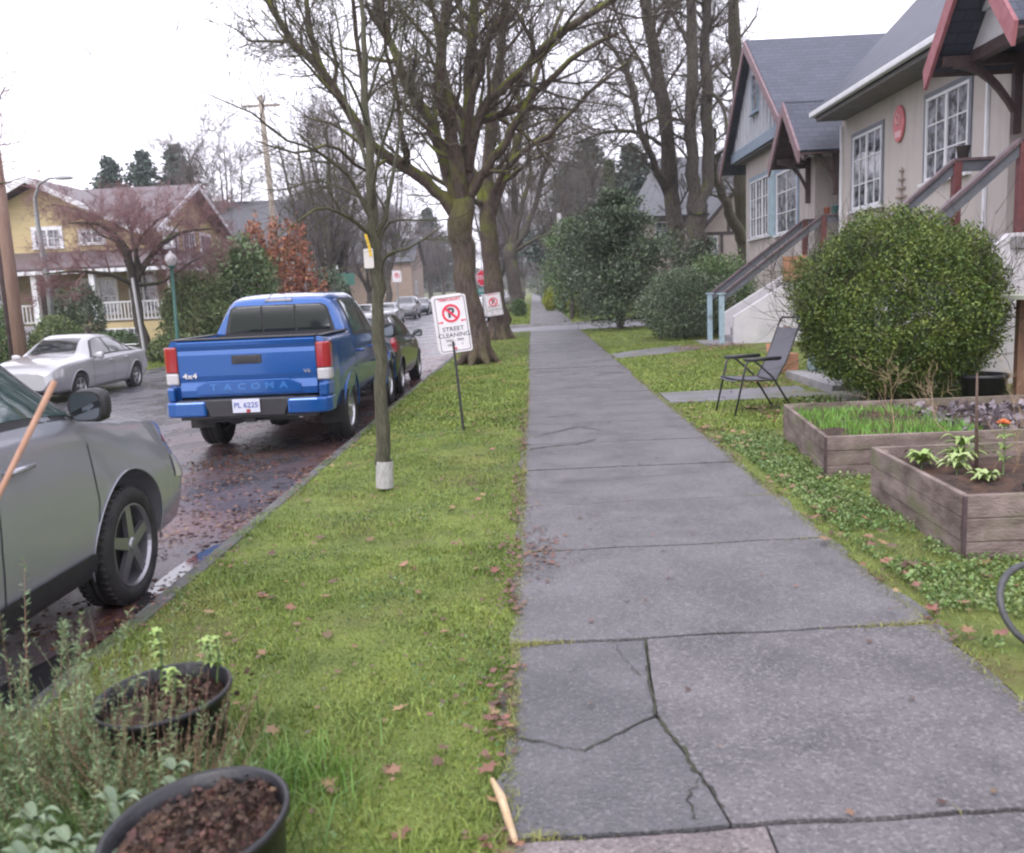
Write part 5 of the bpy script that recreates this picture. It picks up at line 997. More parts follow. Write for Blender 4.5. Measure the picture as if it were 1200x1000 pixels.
def car(name, label, spec, paint, group=None, dets=None):
    root = empty(name, (0, 0, 0), 0, label, 'car', group); b = Body(spec['st'], spec.get('crown', .035)); r = spec['r']; xf, xr = spec['axles']; W = spec['W'] / 2
    o = b.mesh().build('body', paint, root, True); cs = []
    for x in (xf, xr):
        for s in (1, -1): cs.append(cyl_cutter(x, r + .01, r + spec.get('gap', .055), s * (W - .30), s * (W + .3)) if s > 0 else cyl_cutter(x, r + .01, r + spec.get('gap', .055), -(W + .3), -(W - .30)))
    if spec.get('nocut'): [bpy.data.objects.remove(c) for c in cs]
    else: cut(o, cs); o.data.polygons.foreach_set('use_smooth', [True] * len(o.data.polygons)); e = o.modifiers.new('sharp', 'EDGE_SPLIT'); e.split_angle = R_(38)
    o.data.materials.clear(); o.data.materials.append(paint)
    # dark wheel wells
    m = MB(); m.box(xr - r - .04, xf + r + .04, -(W - .32), W - .32, .2, r * 1.9); m.box(xr - 1.2 * r, xr + 1.2 * r, -(W - .06), (W - .06), 2 * r - .02, 2 * r + .03) if False else None
    m.build('underbody', alloy_dark, root)
    for (x, y, s) in ((xf, -W + .125, -1), (xf, W - .125, 1), (xr, -W + .125, -1), (xr, W - .125, 1)): make_wheel(root, x, y, r, s, spec.get('wid', .215), r * spec.get('rimk', .64), spec.get('spokes', 5), spec.get('rimstyle', 0), 0, spec.get('rimmat'))
    for s in (1, -1):
        m = MB()
        for w_ in spec['trim']: b.patch(m, *w_, off=.0025, side=s)
        if spec['trim']: m.build('window_trim', black_plastic, root, True)
        for w_ in spec['side']: m = MB(); b.patch(m, *w_, off=.006, side=s); m.build('window', spec.get('glass', glass), root, True)
        m = MB()
        for x in (xf, xr):
            pts = []
            for a in lin(R_(-12), R_(192), 26):
                xx = x + (r + spec.get('gap', .055)) * math.cos(a); zz = r + .01 + (r + spec.get('gap', .055)) * math.sin(a); q = b.pt(xx, b.tz(xx, max(zz, b.nodes(xx)[2][1])), s); pts.append(Vector((xx, q.y + s * .004, zz)))
            m.tube(pts, spec.get('lip', .012), 6); m.build('wheel_arch', spec.get('archmat', paint), root, True); m = MB()
        if spec.get('seams'): m = MB(); [b.line(m, q, .009, .0025, s) for q in spec['seams']]; m.build('door_seam', alloy_dark, root)
        for (x, z) in spec.get('handles', []):
            t = b.tz(x, z); q = b.pt(x, t, s); m = MB(); m.tube([q + Vector((-.10, -s * .0, 0)), q + Vector((-.085, s * .035, 0)), q + Vector((.085, s * .035, .004)), q + Vector((.10, 0, .0))], [.010, .016, .016, .010], 8); m.build('door_handle', spec.get('handlemat', paint), root, True)
        if spec.get('sill'): m = MB(); x0, x1, z0, z1, off = spec['sill']; b.patch(m, x0, x1, x0 + .02, x1 - .02, b.tz((x0 + x1) / 2, z0), b.tz((x0 + x1) / 2, z1), off, s, 20, 3); m.build('sill_trim', black_plastic, root, True)
        for (nm, mt, x0, x1, z0, z1, off) in spec.get('lights', []):
            m = MB(); xm = (x0 + x1) / 2; b.patch(m, x0, x1, x0, x1, b.tz(xm, z0), b.tz(xm, z1), off, s, 8, 5); m.build(nm, mt, root, True)
        if 'mirror' in spec: x, z, sc2 = spec['mirror']; q = b.pt(x, b.tz(x, z), s); mirror_part(root, x, q.y + s * .03, z + .03, s, spec.get('mirrormat', paint), sc2)
    for (nm, *a) in spec['screens']: m = MB(); b.cross(m, *a); m.build(nm, glass, root, True)
    for (nm, mt, boxes) in spec.get('boxes', []):
        for bx_ in boxes: m = MB(); m.box(*bx_); m.build(nm, mt, root, bevel=.012)
    return root, b
silver = M_('silver_paint', (.33, .337, .375), rough=.24, metal=.5, coat=.8, spec=.5)
pearl = M_('pearl_paint', (.36, .36, .375), rough=.3, metal=.3, coat=.8)
blackp = M_('dark_green_black_paint', (.012, .0125, .014), rough=.25, metal=.4, coat=1)
bluep = M_('blue_paint', (.002, .074, .29), rough=.2, metal=.35, coat=.9)
greyp = M_('grey_paint', (.16, .165, .18), rough=.3, metal=.5, coat=.8); whitep = M_('white_car_paint', (.62, .62, .64), rough=.3, coat=.8); darkp = M_('dark_blue_paint', (.03, .035, .05), rough=.3, metal=.4, coat=.8); redp = M_('dark_red_paint', (.14, .03, .03), rough=.3, metal=.3, coat=.8)
plate_m = M_('plate', (.55, .56, .62), (.48, .50, .60), 30, .4); plate_txt = M_('plate_blue', (.06, .09, .30), rough=.5)
# -- silver crossover in the foreground
suv = dict(W=1.85, r=.355, axles=(1.33, -1.33), wid=.235, rimstyle=0, rimmat=M_('alloy_grey', (.30, .30, .32), rough=.3, metal=.8), gap=.095, lip=.005, rimk=.70, glass=glass_teal, crown=.03,
  st=[(-2.30, .42, .95, 1.02, .66, .72, .70, .50), (-2.22, .32, 1.08, 1.40, .80, .86, .82, .56), (-1.95, .28, 1.18, 1.66, .86, .905, .885, .60), (-1.2, .27, 1.20, 1.73, .87, .92, .905, .63), (-.2, .26, 1.20, 1.74, .87, .92, .905, .64), (.22, .26, 1.19, 1.72, .87, .92, .905, .67), (.52, .26, 1.19, 1.60, .87, .92, .905, .67), (.80, .26, 1.18, 1.40, .87, .92, .90, .68), (1.10, .26, 1.15, 1.19, .87, .925, .885, .70), (1.4, .26, 1.10, 1.15, .87, .925, .87, .64), (1.85, .27, 1.04, 1.08, .87, .925, .85, .62), (2.08, .28, .97, 1.00, .86, .915, .81, .58), (2.22, .30, .86, .89, .80, .86, .75, .52), (2.31, .35, .68, .71, .66, .72, .62, .42)],
  trim=[(-1.9, 1.04, -1.7, .48, 5.15, 6.95)], side=[(-1.75, -1.35, -1.6, -1.32, 5.3, 6.8), (-1.28, -.42, -1.25, -.42, 5.3, 6.8), (-.34, .90, -.34, .40, 5.3, 6.8)],
  screens=[('windscreen', 1.08, .36, .10, 8.1), ('rear_window', -2.22, -1.98, 0, 8.1, .005, 14, 8, True)],
  seams=[[(.92, .36), (.95, .7), (.90, 1.05)], [(.06, .36), (.04, .7), (.06, 1.12)], [(-1.28, 1.1), (-1.25, .85), (-.98, .6), (-.85, .36)], [(-.85, .36), (.92, .36)]],
  handles=[(.22, 1.04), (-.95, 1.06)], sill=(-.92, .93, .30, .44, .012), mirror=(.86, 1.23, .92), mirrormat=black_plastic, handlemat=silver,
  lights=[('side_light', amber_lens, 1.98, 2.10, .86, .91, .006), ('headlight', clear_lens, 1.98, 2.2, .62, .76, .006)])
SUV, sb = car('crossover_car', 'silver crossover cut off by the left edge, parked nearest the camera', suv, silver, 'cars parked along the near kerb')
SUV.location = (-3.36, 5.12 - 1.33, -.185); SUV.rotation_euler = (0, 0, math.pi / 2)
m = MB(); m.box(-.9, .9, -.78, .78, .0, .55); 
# -- white sedan across the street, facing us
sedan = dict(W=1.8, r=.325, axles=(1.42, -1.38), rimstyle=0, spokes=5, gap=.045, crown=.03, glass=glass,
  st=[(-2.36, .45, .74, .80, .60, .66, .62, .46), (-2.28, .34, .88, .96, .72, .78, .74, .56), (-1.95, .26, .93, 1.02, .80, .86, .83, .62), (-1.55, .24, .94, 1.06, .83, .89, .86, .60), (-1.05, .23, .94, 1.30, .84, .90, .87, .57), (-.55, .23, .94, 1.41, .84, .90, .87, .56), (0, .23, .93, 1.43, .84, .90, .87, .57), (.45, .23, .92, 1.32, .84, .90, .87, .57), (1.0, .23, .92, 1.02, .84, .90, .865, .66), (1.5, .24, .90, .97, .83, .885, .85, .66), (2.0, .26, .85, .90, .80, .86, .82, .62), (2.28, .30, .77, .81, .72, .80, .76, .56), (2.40, .36, .66, .70, .60, .68, .64, .46)],
  trim=[(-1.55, .88, -1.02, .36, 5.15, 6.9)], side=[(-1.45, -.98, -.98, -.92, 5.35, 6.75), (-.92, -.20, -.86, -.20, 5.3, 6.8), (-.12, .72, -.12, .28, 5.3, 6.8)],
  screens=[('windscreen', .96, .36, .08, 8.1), ('rear_window', -1.60, -.92, -.06, 8.1, .005, 14, 8, True)],
  seams=[[(.78, .34), (.82, .6), (.78, .88)], [(-.16, .30), (-.16, .92)], [(-1.0, .90), (-1.0, .7), (-.82, .34)], [(-.82, .30), (.78, .30)]], handles=[(-.05, .82), (-.85, .83)], mirror=(.66, .94, .85),
  lights=[('side_strip', pearl, -.9, .8, .46, .49, .012), ('tail_light', red_lens, -2.3, -2.12, .72, .86, .006), ('headlight', clear_lens, 2.02, 2.3, .62, .76, .006)],
  boxes=[('spoiler', pearl, [(-2.26, -2.08, -.62, .62, 1.055, 1.085)]), ('number_plate', plate_m, [(2.40, 2.425, -.16, .16, .42, .54)])])
SED, _b = car('sedan', 'pearl white sedan parked facing us across the street below the yellow house', sedan, pearl, 'cars parked across the street')
yy = 21.6; SED.location = (-11.0, yy - .7, G(-10, 21) + .0); SED.rotation_euler = (0, 0, -math.pi / 2)
# -- dark hatchback ahead of the pickup
hatch = dict(W=1.7, r=.31, axles=(1.23, -1.23), rimstyle=0, spokes=7, gap=.05, crown=.03,
  st=[(-1.92, .45, .80, .86, .60, .66, .62, .46), (-1.86, .32, .92, 1.12, .72, .78, .75, .52), (-1.6, .26, .98, 1.38, .79, .84, .82, .54), (-1.1, .24, .98, 1.46, .80, .85, .83, .56), (-.4, .24, .96, 1.49, .80, .85, .83, .57), (.2, .24, .94, 1.44, .80, .85, .83, .57), (.75, .24, .93, 1.16, .80, .85, .82, .58), (1.1, .24, .90, .99, .80, .85, .81, .60), (1.55, .26, .82, .87, .76, .81, .77, .54), (1.85, .32, .68, .71, .62, .68, .65, .42), (1.95, .38, .56, .6, .46, .54, .5, .3)],
  trim=[(-1.55, 1.0, -1.25, .15, 5.15, 6.9)], side=[(-1.4, -1.05, -1.15, -1.0, 5.35, 6.75), (-.98, -.22, -.94, -.22, 5.3, 6.8), (-.14, .80, -.14, .12, 5.3, 6.8)],
  screens=[('windscreen', 1.05, .25, .08, 8.1), ('rear_window', -1.87, -1.62, 0, 8.1, .005, 14, 8, True)],
  seams=[[(.84, .34), (.88, .6), (.84, .9)], [(-.18, .30), (-.18, .94)], [(-1.0, .94), (-.9, .6), (-.8, .34)]], handles=[(-.05, .84), (-.85, .86)], mirror=(.72, .98, .8),
  lights=[('tail_light', red_lens, -1.88, -1.62, .80, 1.02, .008), ('headlight', clear_lens, 1.55, 1.85, .62, .76, .006)],
  boxes=[('rear_bumper', blackp, [(-1.96, -1.80, -.66, .66, .36, .62)]), ('number_plate', plate_m, [(-1.975, -1.955, -.16, .16, .68, .80)])])
HAT, _b = car('hatchback', 'small dark green black hatchback parked ahead of the blue pickup', hatch, blackp, 'cars parked along the near kerb')
HAT.location = (-3.28, 17.5, -.19); HAT.rotation_euler = (0, 0, math.pi / 2)
def recolor(root, mp):
    def rec(o):
        for ch in kids(o):
            if ch.type == 'MESH' and ch.data.materials and ch.data.materials[0] and ch.data.materials[0].name in mp:
                ch.data = ch.data.copy(); ch.data.materials[0] = mp[ch.data.materials[0].name]
            rec(ch)
    rec(root)
for (src, nm, x, y, rz, label, mp, g_) in [(HAT, 'hatchback', -9.9, 52.5, -90, 'white hatchback down the street, nearest of the row behind the young tree', {'dark_green_black_paint': whitep}, 1), (SED, 'sedan', -9.9, 61, -90, 'dark grey car in the far row on the left, behind the white hatchback', {'pearl_paint': greyp}, 1), (SUV, 'crossover_car', -9.9, 70, -90, 'grey crossover farther along the left row, behind the dark grey car', {'silver_paint': greyp}, 1), (HAT, 'hatchback', -9.9, 79, -90, 'dark blue hatchback at the end of the left row', {'dark_green_black_paint': darkp}, 1), (SED, 'sedan', -3.2, 90, 90, 'pale car far ahead behind the trunks on the near side', {}, 1), (SUV, 'crossover_car', -3.3, 52, 90, 'white crossover seen between the second and third verge trees', {'silver_paint': whitep}, 1), (SED, 'sedan', 5.5, 128, 0, 'pale car crossing at the far end of the pavement', {}, 1), (SED, 'sedan', -9.9, 96, -90, 'faint white car far down the left side', {'pearl_paint': whitep}, 1)]:
    c = dup(src, (x, y, G(max(-11, x), y)), R_(rz), label, 'cars parked across the street' if x < -5 else 'far cars on the near side'); recolor(c, mp)
# -- blue pickup -------------------------------------------------------------
PU = empty('pickup_truck', (-3.28, 11.15, -.19), math.pi / 2 + R_(.6), 'bright blue crew cab pickup truck seen from behind at the kerb', 'pickup truck', 'cars parked along the near kerb')
# x=0 at rear axle
cabst = [(.32, .50, 1.24, 1.30, .80, .90, .88, .66), (.335, .45, 1.25, 1.70, .84, .93, .905, .64), (.50, .45, 1.25, 1.80, .86, .945, .915, .665), (.95, .45, 1.24, 1.845, .86, .945, .92, .68), (1.6, .45, 1.22, 1.85, .86, .945, .92, .68), (2.05, .45, 1.20, 1.80, .86, .945, .92, .67), (2.5, .45, 1.18, 1.50, .86, .945, .915, .64), (2.85, .45, 1.16, 1.24, .86, .945, .91, .68), (3.4, .45, 1.12, 1.18, .86, .95, .90, .68), (3.95, .46, 1.06, 1.10, .84, .93, .86, .64), (4.2, .5, .94, .98, .76, .84, .78, .55), (4.28, .55, .8, .84, .62, .70, .66, .44)]
cb_ = Body(cabst, .03); o = cb_.mesh(80).build('cab_body', bluep, PU, True); R0 = .395; XF = 3.36
cs = [cyl_cutter(XF, R0, R0 + .075, .66, 1.2), cyl_cutter(XF, R0, R0 + .075, -1.2, -.66), cyl_cutter(0, R0, R0 + .075, .66, 1.2), cyl_cutter(0, R0, R0 + .075, -1.2, -.66)]
cut(o, cs[:2]); o.data.polygons.foreach_set('use_smooth', [True] * len(o.data.polygons)); e = o.modifiers.new('sharp', 'EDGE_SPLIT'); e.split_angle = R_(35); o.data.materials.clear(); o.data.materials.append(bluep)
# bed sides: profile in (y,z), lofted along x with a flare round the wheel
def bedside(s):
    xs = lin(-1.13, .305, 30); ring = []
    for x in xs:
        fl = .035 * max(0, 1 - ((x) / .62) ** 2) ** .5 if abs(x) < .62 else 0; tp = .02 * min(1, max(0, (-x - .9) / .25))
        outer = [(.82, .50), (.90 - tp, .52), (.925 - tp + fl * .6, .70), (.94 - tp + fl, .90), (.935 - tp + fl * .5, 1.08), (.925 - tp, 1.22), (.90 - tp, 1.325), (.86, 1.36), (.80, 1.365), (.79, 1.34), (.79, .55)]
        ring.append([(x, s * y, z) for y, z in outer])
    k = len(ring[0]); vs = [v for r in ring for v in r]; f = [(i * k + j, i * k + (j + 1) % k, (i + 1) * k + (j + 1) % k, (i + 1) * k + j) for i in range(len(xs) - 1) for j in range(k)]
    if s < 0: f = [q[::-1] for q in f]
    n = len(xs); f += [tuple(range(k))[::-1] if s > 0 else tuple(range(k)), tuple(range((n - 1) * k, n * k)) if s > 0 else tuple(range((n - 1) * k, n * k))[::-1]]
    m = MB(); m.add(vs, f); o = m.build('bed_side', bluep, PU, True)
    bm = bmesh.new(); bm.from_mesh(o.data); bmesh.ops.recalc_face_normals(bm, faces=bm.faces); bm.to_mesh(o.data); bm.free()
    return cut(o, [cyl_cutter(0, R0, R0 + .075, .66, 1.2) if s > 0 else cyl_cutter(0, R0, R0 + .075, -1.2, -.66)])
for c in cs[2:]: bpy.data.objects.remove(c)
for s in (1, -1):
    o = bedside(s); o.data.polygons.foreach_set('use_smooth', [True] * len(o.data.polygons)); e = o.modifiers.new('sharp', 'EDGE_SPLIT'); e.split_angle = R_(38); o.data.materials.clear(); o.data.materials.append(bluep)
    m = MB(); m.box(-1.10, .29, s * .84 - .045, s * .84 + .045, 1.366, 1.382); m.build('rail_cap', black_plastic, PU, bevel=.005)
    # bolt-on arch lip
    m = MB(); pts = [Vector(((R0 + .085) * math.cos(a), s * (.925 + .035 * max(0, math.sin(a))), R0 + (R0 + .085) * math.sin(a))) for a in lin(R_(-3), R_(183), 26)]; m.tube(pts, .015, 8); m.build('wheel_arch', bluep, PU, True); m = MB(); pts = [Vector((XF + (R0 + .085) * math.cos(a), s * (.935 + .02 * max(0, math.sin(a))), R0 + (R0 + .085) * math.sin(a))) for a in lin(R_(-3), R_(183), 26)]; m.tube(pts, .015, 8); m.build('wheel_arch', bluep, PU, True)
    # tail light wraps round the corner
    def tl(z0, z1, mat, nm):
        m = MB(); sh = [(-1.172, .79), (-1.178, .875), (-1.165, .925), (-1.13, .948), (-1.00, .95), (-1.00, .79)]
        m.prism([(x, s * y, z0) for x, y in sh], (0, 0, z1 - z0)); return m.build(nm, mat, PU, bevel=.02, seg=3)
    tl(1.005, 1.30, red_lens, 'tail_light'); tl(.87, 1.003, clear_lens, 'reversing_light')
    m = MB(); m.box(-1.162, -1.0, s * .80 - .012, s * .80 + .012, .86, 1.31); m.build('light_surround', black_plastic, PU)
m = MB(); m.box(-1.08, .30, -.79, .79, .72, .78); m.box(.28, .318, -.86, .86, .6, 1.36); m.box(-1.05, .30, -.80, -.77, .78, 1.3); m.box(-1.05, .30, .77, .80, .78, 1.3); m.build('bed_liner', black_plastic, PU)
# tailgate: profile extruded across, spoiler lip at the top, shallow pressed panel
gp = [(-1.10, .715), (-1.155, .72), (-1.162, .80), (-1.150, .89), (-1.150, .90), (-1.163, .96), (-1.166, 1.20), (-1.160, 1.25), (-1.178, 1.30), (-1.182, 1.345), (-1.15, 1.365), (-1.10, 1.365)]
m = MB(); m.prism([(x, -.785, z) for x, z in gp][::-1], (0, 1.57, 0)); tg = m.build('tailgate', bluep, PU, bevel=.006)
m = MB(); m.prism([(-1.162, -.60, .745), (-1.162, .60, .745), (-1.162, .60, .84), (-1.162, .46, .90), (-1.162, -.46, .90), (-1.162, -.60, .84)], (-.012, 0, 0)); m.build('pressed_panel', bluep, tg, bevel=.006)
m = MB(); m.box(-1.176, -1.164, -.17, .17, 1.085, 1.185); m.build('tailgate_handle', black_plastic, tg, bevel=.01); m = MB(); m.box(-1.182, -1.17, -.12, .12, 1.105, 1.16); m.build('latch_recess', alloy_dark, tg, bevel=.008)
m = MB(); m.box(-1.17, -1.06, -.80, .80, 1.367, 1.385); m.build('tailgate_cap', black_plastic, tg, bevel=.004)
# lettering on the tailgate (reads from behind)
TM = lambda y, z, x=-1.176: Matrix.Translation((x, y, z)) @ Matrix.Rotation(-math.pi / 2, 4, 'Z') @ Matrix.Rotation(math.pi / 2, 4, 'X')
blue_hi = M_('blue_letter_paint', (.025, .15, .42), rough=.3, metal=.2, coat=1)
for i, chx in enumerate('TACOMA'): text_obj('letter', chx, .10, blue_hi, tg, TM(.40 - i * .16, .825), .004, sx=1.35, bold=.003)
text_obj('badge', '4x4', .085, chrome, tg, TM(.66, .965, -1.17), .004, sx=1.3, bold=.002); text_obj('badge', 'V6', .055, chrome, tg, TM(-.68, .975, -1.17), .004, sx=1.3, bold=.002)
# bumper
m = MB(); m.prism([(-1.30, -.42, .50), (-1.30, .42, .50), (-1.30, .50, .70), (-1.30, -.50, .70)], (.22, 0, 0)); m.box(-1.29, -1.10, -.80, .80, .60, .695); m.box(-1.25, -1.10, -.78, .78, .47, .60); m.build('bumper_step', black_plastic, PU, bevel=.012)
for s in (1, -1):
    sh = [(-1.315, .46), (-1.315, .80), (-1.28, .905), (-1.19, .95), (-1.02, .955), (-1.02, .90), (-1.16, .88), (-1.20, .46)]
    m = MB(); m.prism([(x, s * y, .51) for x, y in sh], (0, 0, .175)); m.prism([(x, s * y, .686) for x, y in [(-1.27, .82), (-1.22, .92), (-1.02, .95), (-1.02, .86), (-1.2, .82)]], (0, 0, .16)); m.build('bumper_corner', bluep, PU, bevel=.035, seg=4)
pp = MB(); pp.box(-1.325, -1.315, -.155, .155, .545, .70); pl = pp.build('number_plate', plate_m, PU, bevel=.004)
text_obj('plate_number', 'PL 6225', .085, plate_txt, pl, TM(0, .628, -1.327), .001, bold=.001); m = MB(); m.box(-1.328, -1.325, -.045, .0, .548, .585); m.build('plate_sticker', red_lens, pl)
m = MB(); m.box(-1.22, -.9, -.06, .06, .42, .50); m.build('tow_hitch', alloy_dark, PU, bevel=.008); m = MB(); m.tube([(-1.12, -.56, .46), (-.5, -.55, .47)], .032, 12); m.build('exhaust_pipe', chrome, PU, True)
m = MB(); m.box(-1.1, 3.6, -.55, .55, .42, .62); m.box(-1.05, 3.5, -.66, .66, .62, .80); m.tube([(0, -.8, R0), (0, .8, R0)], .06, 10); m.lathe([(0, -.14), (.15, -.10), (.17, 0), (.15, .10), (0, .14)], 16, 'y', (0, 0, R0 - .03)); m.tube([(.5, .35, .36), (-.7, .35, .42)], .09, 10); m.build('chassis', alloy_dark, PU)
for (x, y, s) in ((0, -.80, -1), (0, .80, 1), (XF, -.80, -1), (XF, .80, 1)): make_wheel(PU, x, y, R0, s, .27, R0 * .60, 6, 0)
for s in (1, -1):
    m = MB(); m.box(-.52, -.50, s * .80 - .15, s * .80 + .15, .28, .68); m.build('mud_flap', rubber, PU); m = MB(); m.box(XF - .52, XF - .50, s * .80 - .13, s * .80 + .13, .28, .6); m.build('mud_flap', rubber, PU)
    m = MB(); cb_.patch(m, .60, 2.55, .66, 2.04, 5.15, 6.95, .0025, s); m.build('window_trim', black_plastic, PU, True)
    for w_ in ((.66, 1.42, .74, 1.42), (1.52, 2.44, 1.52, 1.98)): m = MB(); cb_.patch(m, *w_, 5.3, 6.8, .006, s); m.build('window', glass_teal, PU, True)
    m = MB(); [cb_.line(m, q, .009, .003, s) for q in ([(.56, 1.2), (.58, .62)], [(1.47, 1.2), (1.47, .55)], [(2.62, 1.12), (2.62, .55)], [(.62, .55), (2.62, .55)])]; m.build('door_seam', alloy_dark, PU)
    for x in (.75, 1.68):
        q = cb_.pt(x, cb_.tz(x, 1.08), s); m = MB(); m.tube([q + Vector((-.11, 0, 0)), q + Vector((-.09, s * .04, 0)), q + Vector((.09, s * .04, 0)), q + Vector((.11, 0, 0))], [.012, .02, .02, .012], 8); m.build('door_handle', bluep, PU, True)
    mirror_part(PU, 2.42, s * .93, 1.26, s, black_plastic, 1.15)
# rear screen with slider, frame and high brake light
def cabrear(t0, t1, nm, mat, off, za, zb_): pass
def rear_poly(pts, x, mat, nm, dx=.012, parent=PU, bev=.006): m = MB(); m.prism([(x, y, z) for y, z in pts], (-dx, 0, 0)); return m.build(nm, mat, parent, bevel=bev)
rear_poly([(-.72, 1.36), (.72, 1.36), (.625, 1.69), (.56, 1.725), (-.56, 1.725), (-.625, 1.69)], .329, black_plastic, 'rear_window_frame')
rw = rear_poly([(-.665, 1.385), (-.225, 1.385), (-.225, 1.712), (-.545, 1.705), (-.60, 1.685)][::-1], .316, glass, 'rear_window', .008); rear_poly([(.665, 1.385), (.225, 1.385), (.225, 1.712), (.545, 1.705), (.60, 1.685)], .316, glass, 'rear_window', .008); rear_poly([(-.205, 1.385), (.205, 1.385), (.205, 1.712), (-.205, 1.705)], .314, glass, 'rear_window', .008)
m = MB(); m.box(.355, .40, -.17, .17, 1.765, 1.80); m.build('high_brake_light', M_('dull_lens', (.35, .34, .36), rough=.3), PU, bevel=.006)
# ------------------------------------------------------------------ signs
sign_w = M_('sign_white', (.66, .64, .66), (.58, .56, .58), 4, .45); sign_red = M_('sign_red', (.60, .03, .07), rough=.5); sign_blk = M_('sign_black', (.05, .05, .06), rough=.6); steel = M_('galvanised', (.22, .23, .24), (.32, .33, .34), 12, .5, metal=.5)
def rrect(w, h, r, n=5):
    out = []
    for cx, cz, a0 in ((w / 2 - r, h / 2 - r, 0), (-w / 2 + r, h / 2 - r, 90), (-w / 2 + r, -h / 2 + r, 180), (w / 2 - r, -h / 2 + r, 270)):
        for i in range(n + 1): a = R_(a0 + 90 * i / n); out.append((cx + r * math.cos(a), cz + r * math.sin(a)))
    return out
def ringxz(m, r0, r1, y0, y1, cz, n=40, cx=0):
    m.lathe([(r0, y0), (r1, y0), (r1, y1), (r0, y1)], n, 'y', (cx, 0, cz), closed=True)
def nopark_sign(root, w, h, tilt, full=True):
    Mt = Matrix.Rotation(tilt, 4, 'Y')
    m = MB(); m.prism([(x, -.012, z) for x, z in rrect(w, h, .03)], (0, .008, 0)); pn = m.build('sign_panel', sign_w, root, M=Mt)
    m = MB(); o = rrect(w - .035, h - .035, .025); i_ = rrect(w - .05, h - .05, .02); n = len(o)
    m.add([(x, -.0135, z) for x, z in o] + [(x, -.0135, z) for x, z in i_], [(k, (k + 1) % n, n + (k + 1) % n, n + k) for k in range(n)]); m.build('border', sign_blk, pn, M=Mt)
    s = w / .38; cz = h / 2 - .20 * s
    m = MB(); ringxz(m, .078 * s, .104 * s, -.0165, -.0125, cz); m.build('prohibition_ring', sign_red, pn, M=Mt)
    T = lambda x, z, y=-.0145: Mt @ Matrix.Translation((x, y, z)) @ Matrix.Rotation(math.pi / 2, 4, 'X')
    text_obj('letter', 'P', .15 * s, sign_blk, pn, T(0, cz), .001, bold=.006 * s)
    m = MB(); a = R_(45); m.bar((-.085 * s * math.cos(a), -.0172, cz + .085 * s * math.sin(a)), (.085 * s * math.cos(a), -.0172, cz - .085 * s * math.sin(a)), .003, .026 * s, up=(0, 0, 1)); m.build('prohibition_bar', sign_red, pn, M=Mt)
    if full:
        text_obj('wording', 'TEMPORARY', .040 * s, sign_red, pn, T(0, h / 2 - .045), .0008, bold=.0008, sx=1.15)
        m = MB()
        for sg in (-1, 1): x0 = sg * .10 * s; m.prism([(x0, -.014, cz - .095 * s), (x0 + sg * .02, -.014, cz - .075 * s), (x0 + sg * .02, -.014, cz - .088 * s), (x0 + sg * .06, -.014, cz - .088 * s), (x0 + sg * .06, -.014, cz - .102 * s), (x0 + sg * .02, -.014, cz - .102 * s), (x0 + sg * .02, -.014, cz - .115 * s)], (0, .001, 0))
        m.build('arrow', sign_red, pn, M=Mt)
        text_obj('wording', 'STREET', .070 * s, sign_blk, pn, T(0, -.055 * s), .0008, sx=1.1); text_obj('wording', 'CLEANING', .070 * s, sign_blk, pn, T(0, -.125 * s), .0008, sx=1.08)
        text_obj('wording', '7AM - 7PM', .045 * s, sign_blk, pn, T(0, -.185 * s), .0008); text_obj('wording', 'DEC 7   -   9', .035 * s, sign_blk, pn, T(0, -.235 * s), .0008)
        m = MB(); m.lathe([(0, -.03), (.012, -.03), (.014, -.012), (0, -.012)], 12, 'y', (0, 0, -h / 2 + .05)); m.build('bolt', sign_red, pn, M=Mt)
    return pn
c = P(530.5, 380, 10.36); g0 = P(543, 502, 10.3); tilt = R_(-3.2)
sg = empty('street_cleaning_sign', (c.x, c.y, G(c.x, c.y)), 0, 'white temporary street cleaning sign on a thin black stake in the verge', 'sign')
hz = c.z - sg.location.z; ch = empty('tmp', (0, 0, 0)); bpy.data.objects.remove(ch)
pn = nopark_sign(sg, .385, .66, R_(-5.5)); pn.location = (0, 0, hz)
m = MB(); m.bar((g0.x - c.x, .0, -.06), (-.005, .0, hz - .20), .028, .028); m.build('stake', M_('stake_black', (.02, .02, .022), rough=.5), sg)
m = MB(); m.bar((.012, .03, hz - .42), (.004, .03, hz - .1), .018, .045, up=(1, 0, 0)); m.build('wooden_batten', M_('pale_wood', (.50, .42, .12), (.42, .36, .14), 8, .7), sg)
m = MB(); m.prism([(x - .03, .003, z + .025) for x, z in rrect(.36, .64, .03)], (0, .006, 0)); o = m.build('backing_board', sign_w, sg, M=Matrix.Rotation(R_(-5.5), 4, 'Y')); o.location = (0, 0, hz)
c = P(578.5, 357, 29.6); sg2 = empty('no_parking_sign', (c.x, c.y, G(c.x, c.y)), 0, 'smaller white no parking sign leaning against the straight tree trunk', 'sign')
pn = nopark_sign(sg2, .54, .74, R_(-7)); pn.location = (0, 0, c.z - sg2.location.z); m = MB(); m.bar((.02, .02, -.05), (-.02, .02, c.z - sg2.location.z + .2), .04, .03); m.build('stake', M_('stake_black', (.02, .02, .022)), sg2)
c = P(465, 324, 48); sg3 = empty('no_parking_sign', (c.x, c.y, G(c.x, c.y)), 0, 'tiny far no parking sign above the parked cars on the left', 'sign'); pn = nopark_sign(sg3, .5, .62, 0, False); pn.location = (0, 0, c.z - sg3.location.z); m = MB(); m.tube([(0, .03, 0), (0, .03, c.z - sg3.location.z + .2)], .04, 8); m.build('post', steel, sg3)
c = P(564, 326, 40.5); ss = empty('stop_sign', (c.x + .05, c.y, G(c.x, c.y)), R_(38), 'red stop sign with green street name blade between two verge trunks', 'sign'); hz = c.z - ss.location.z
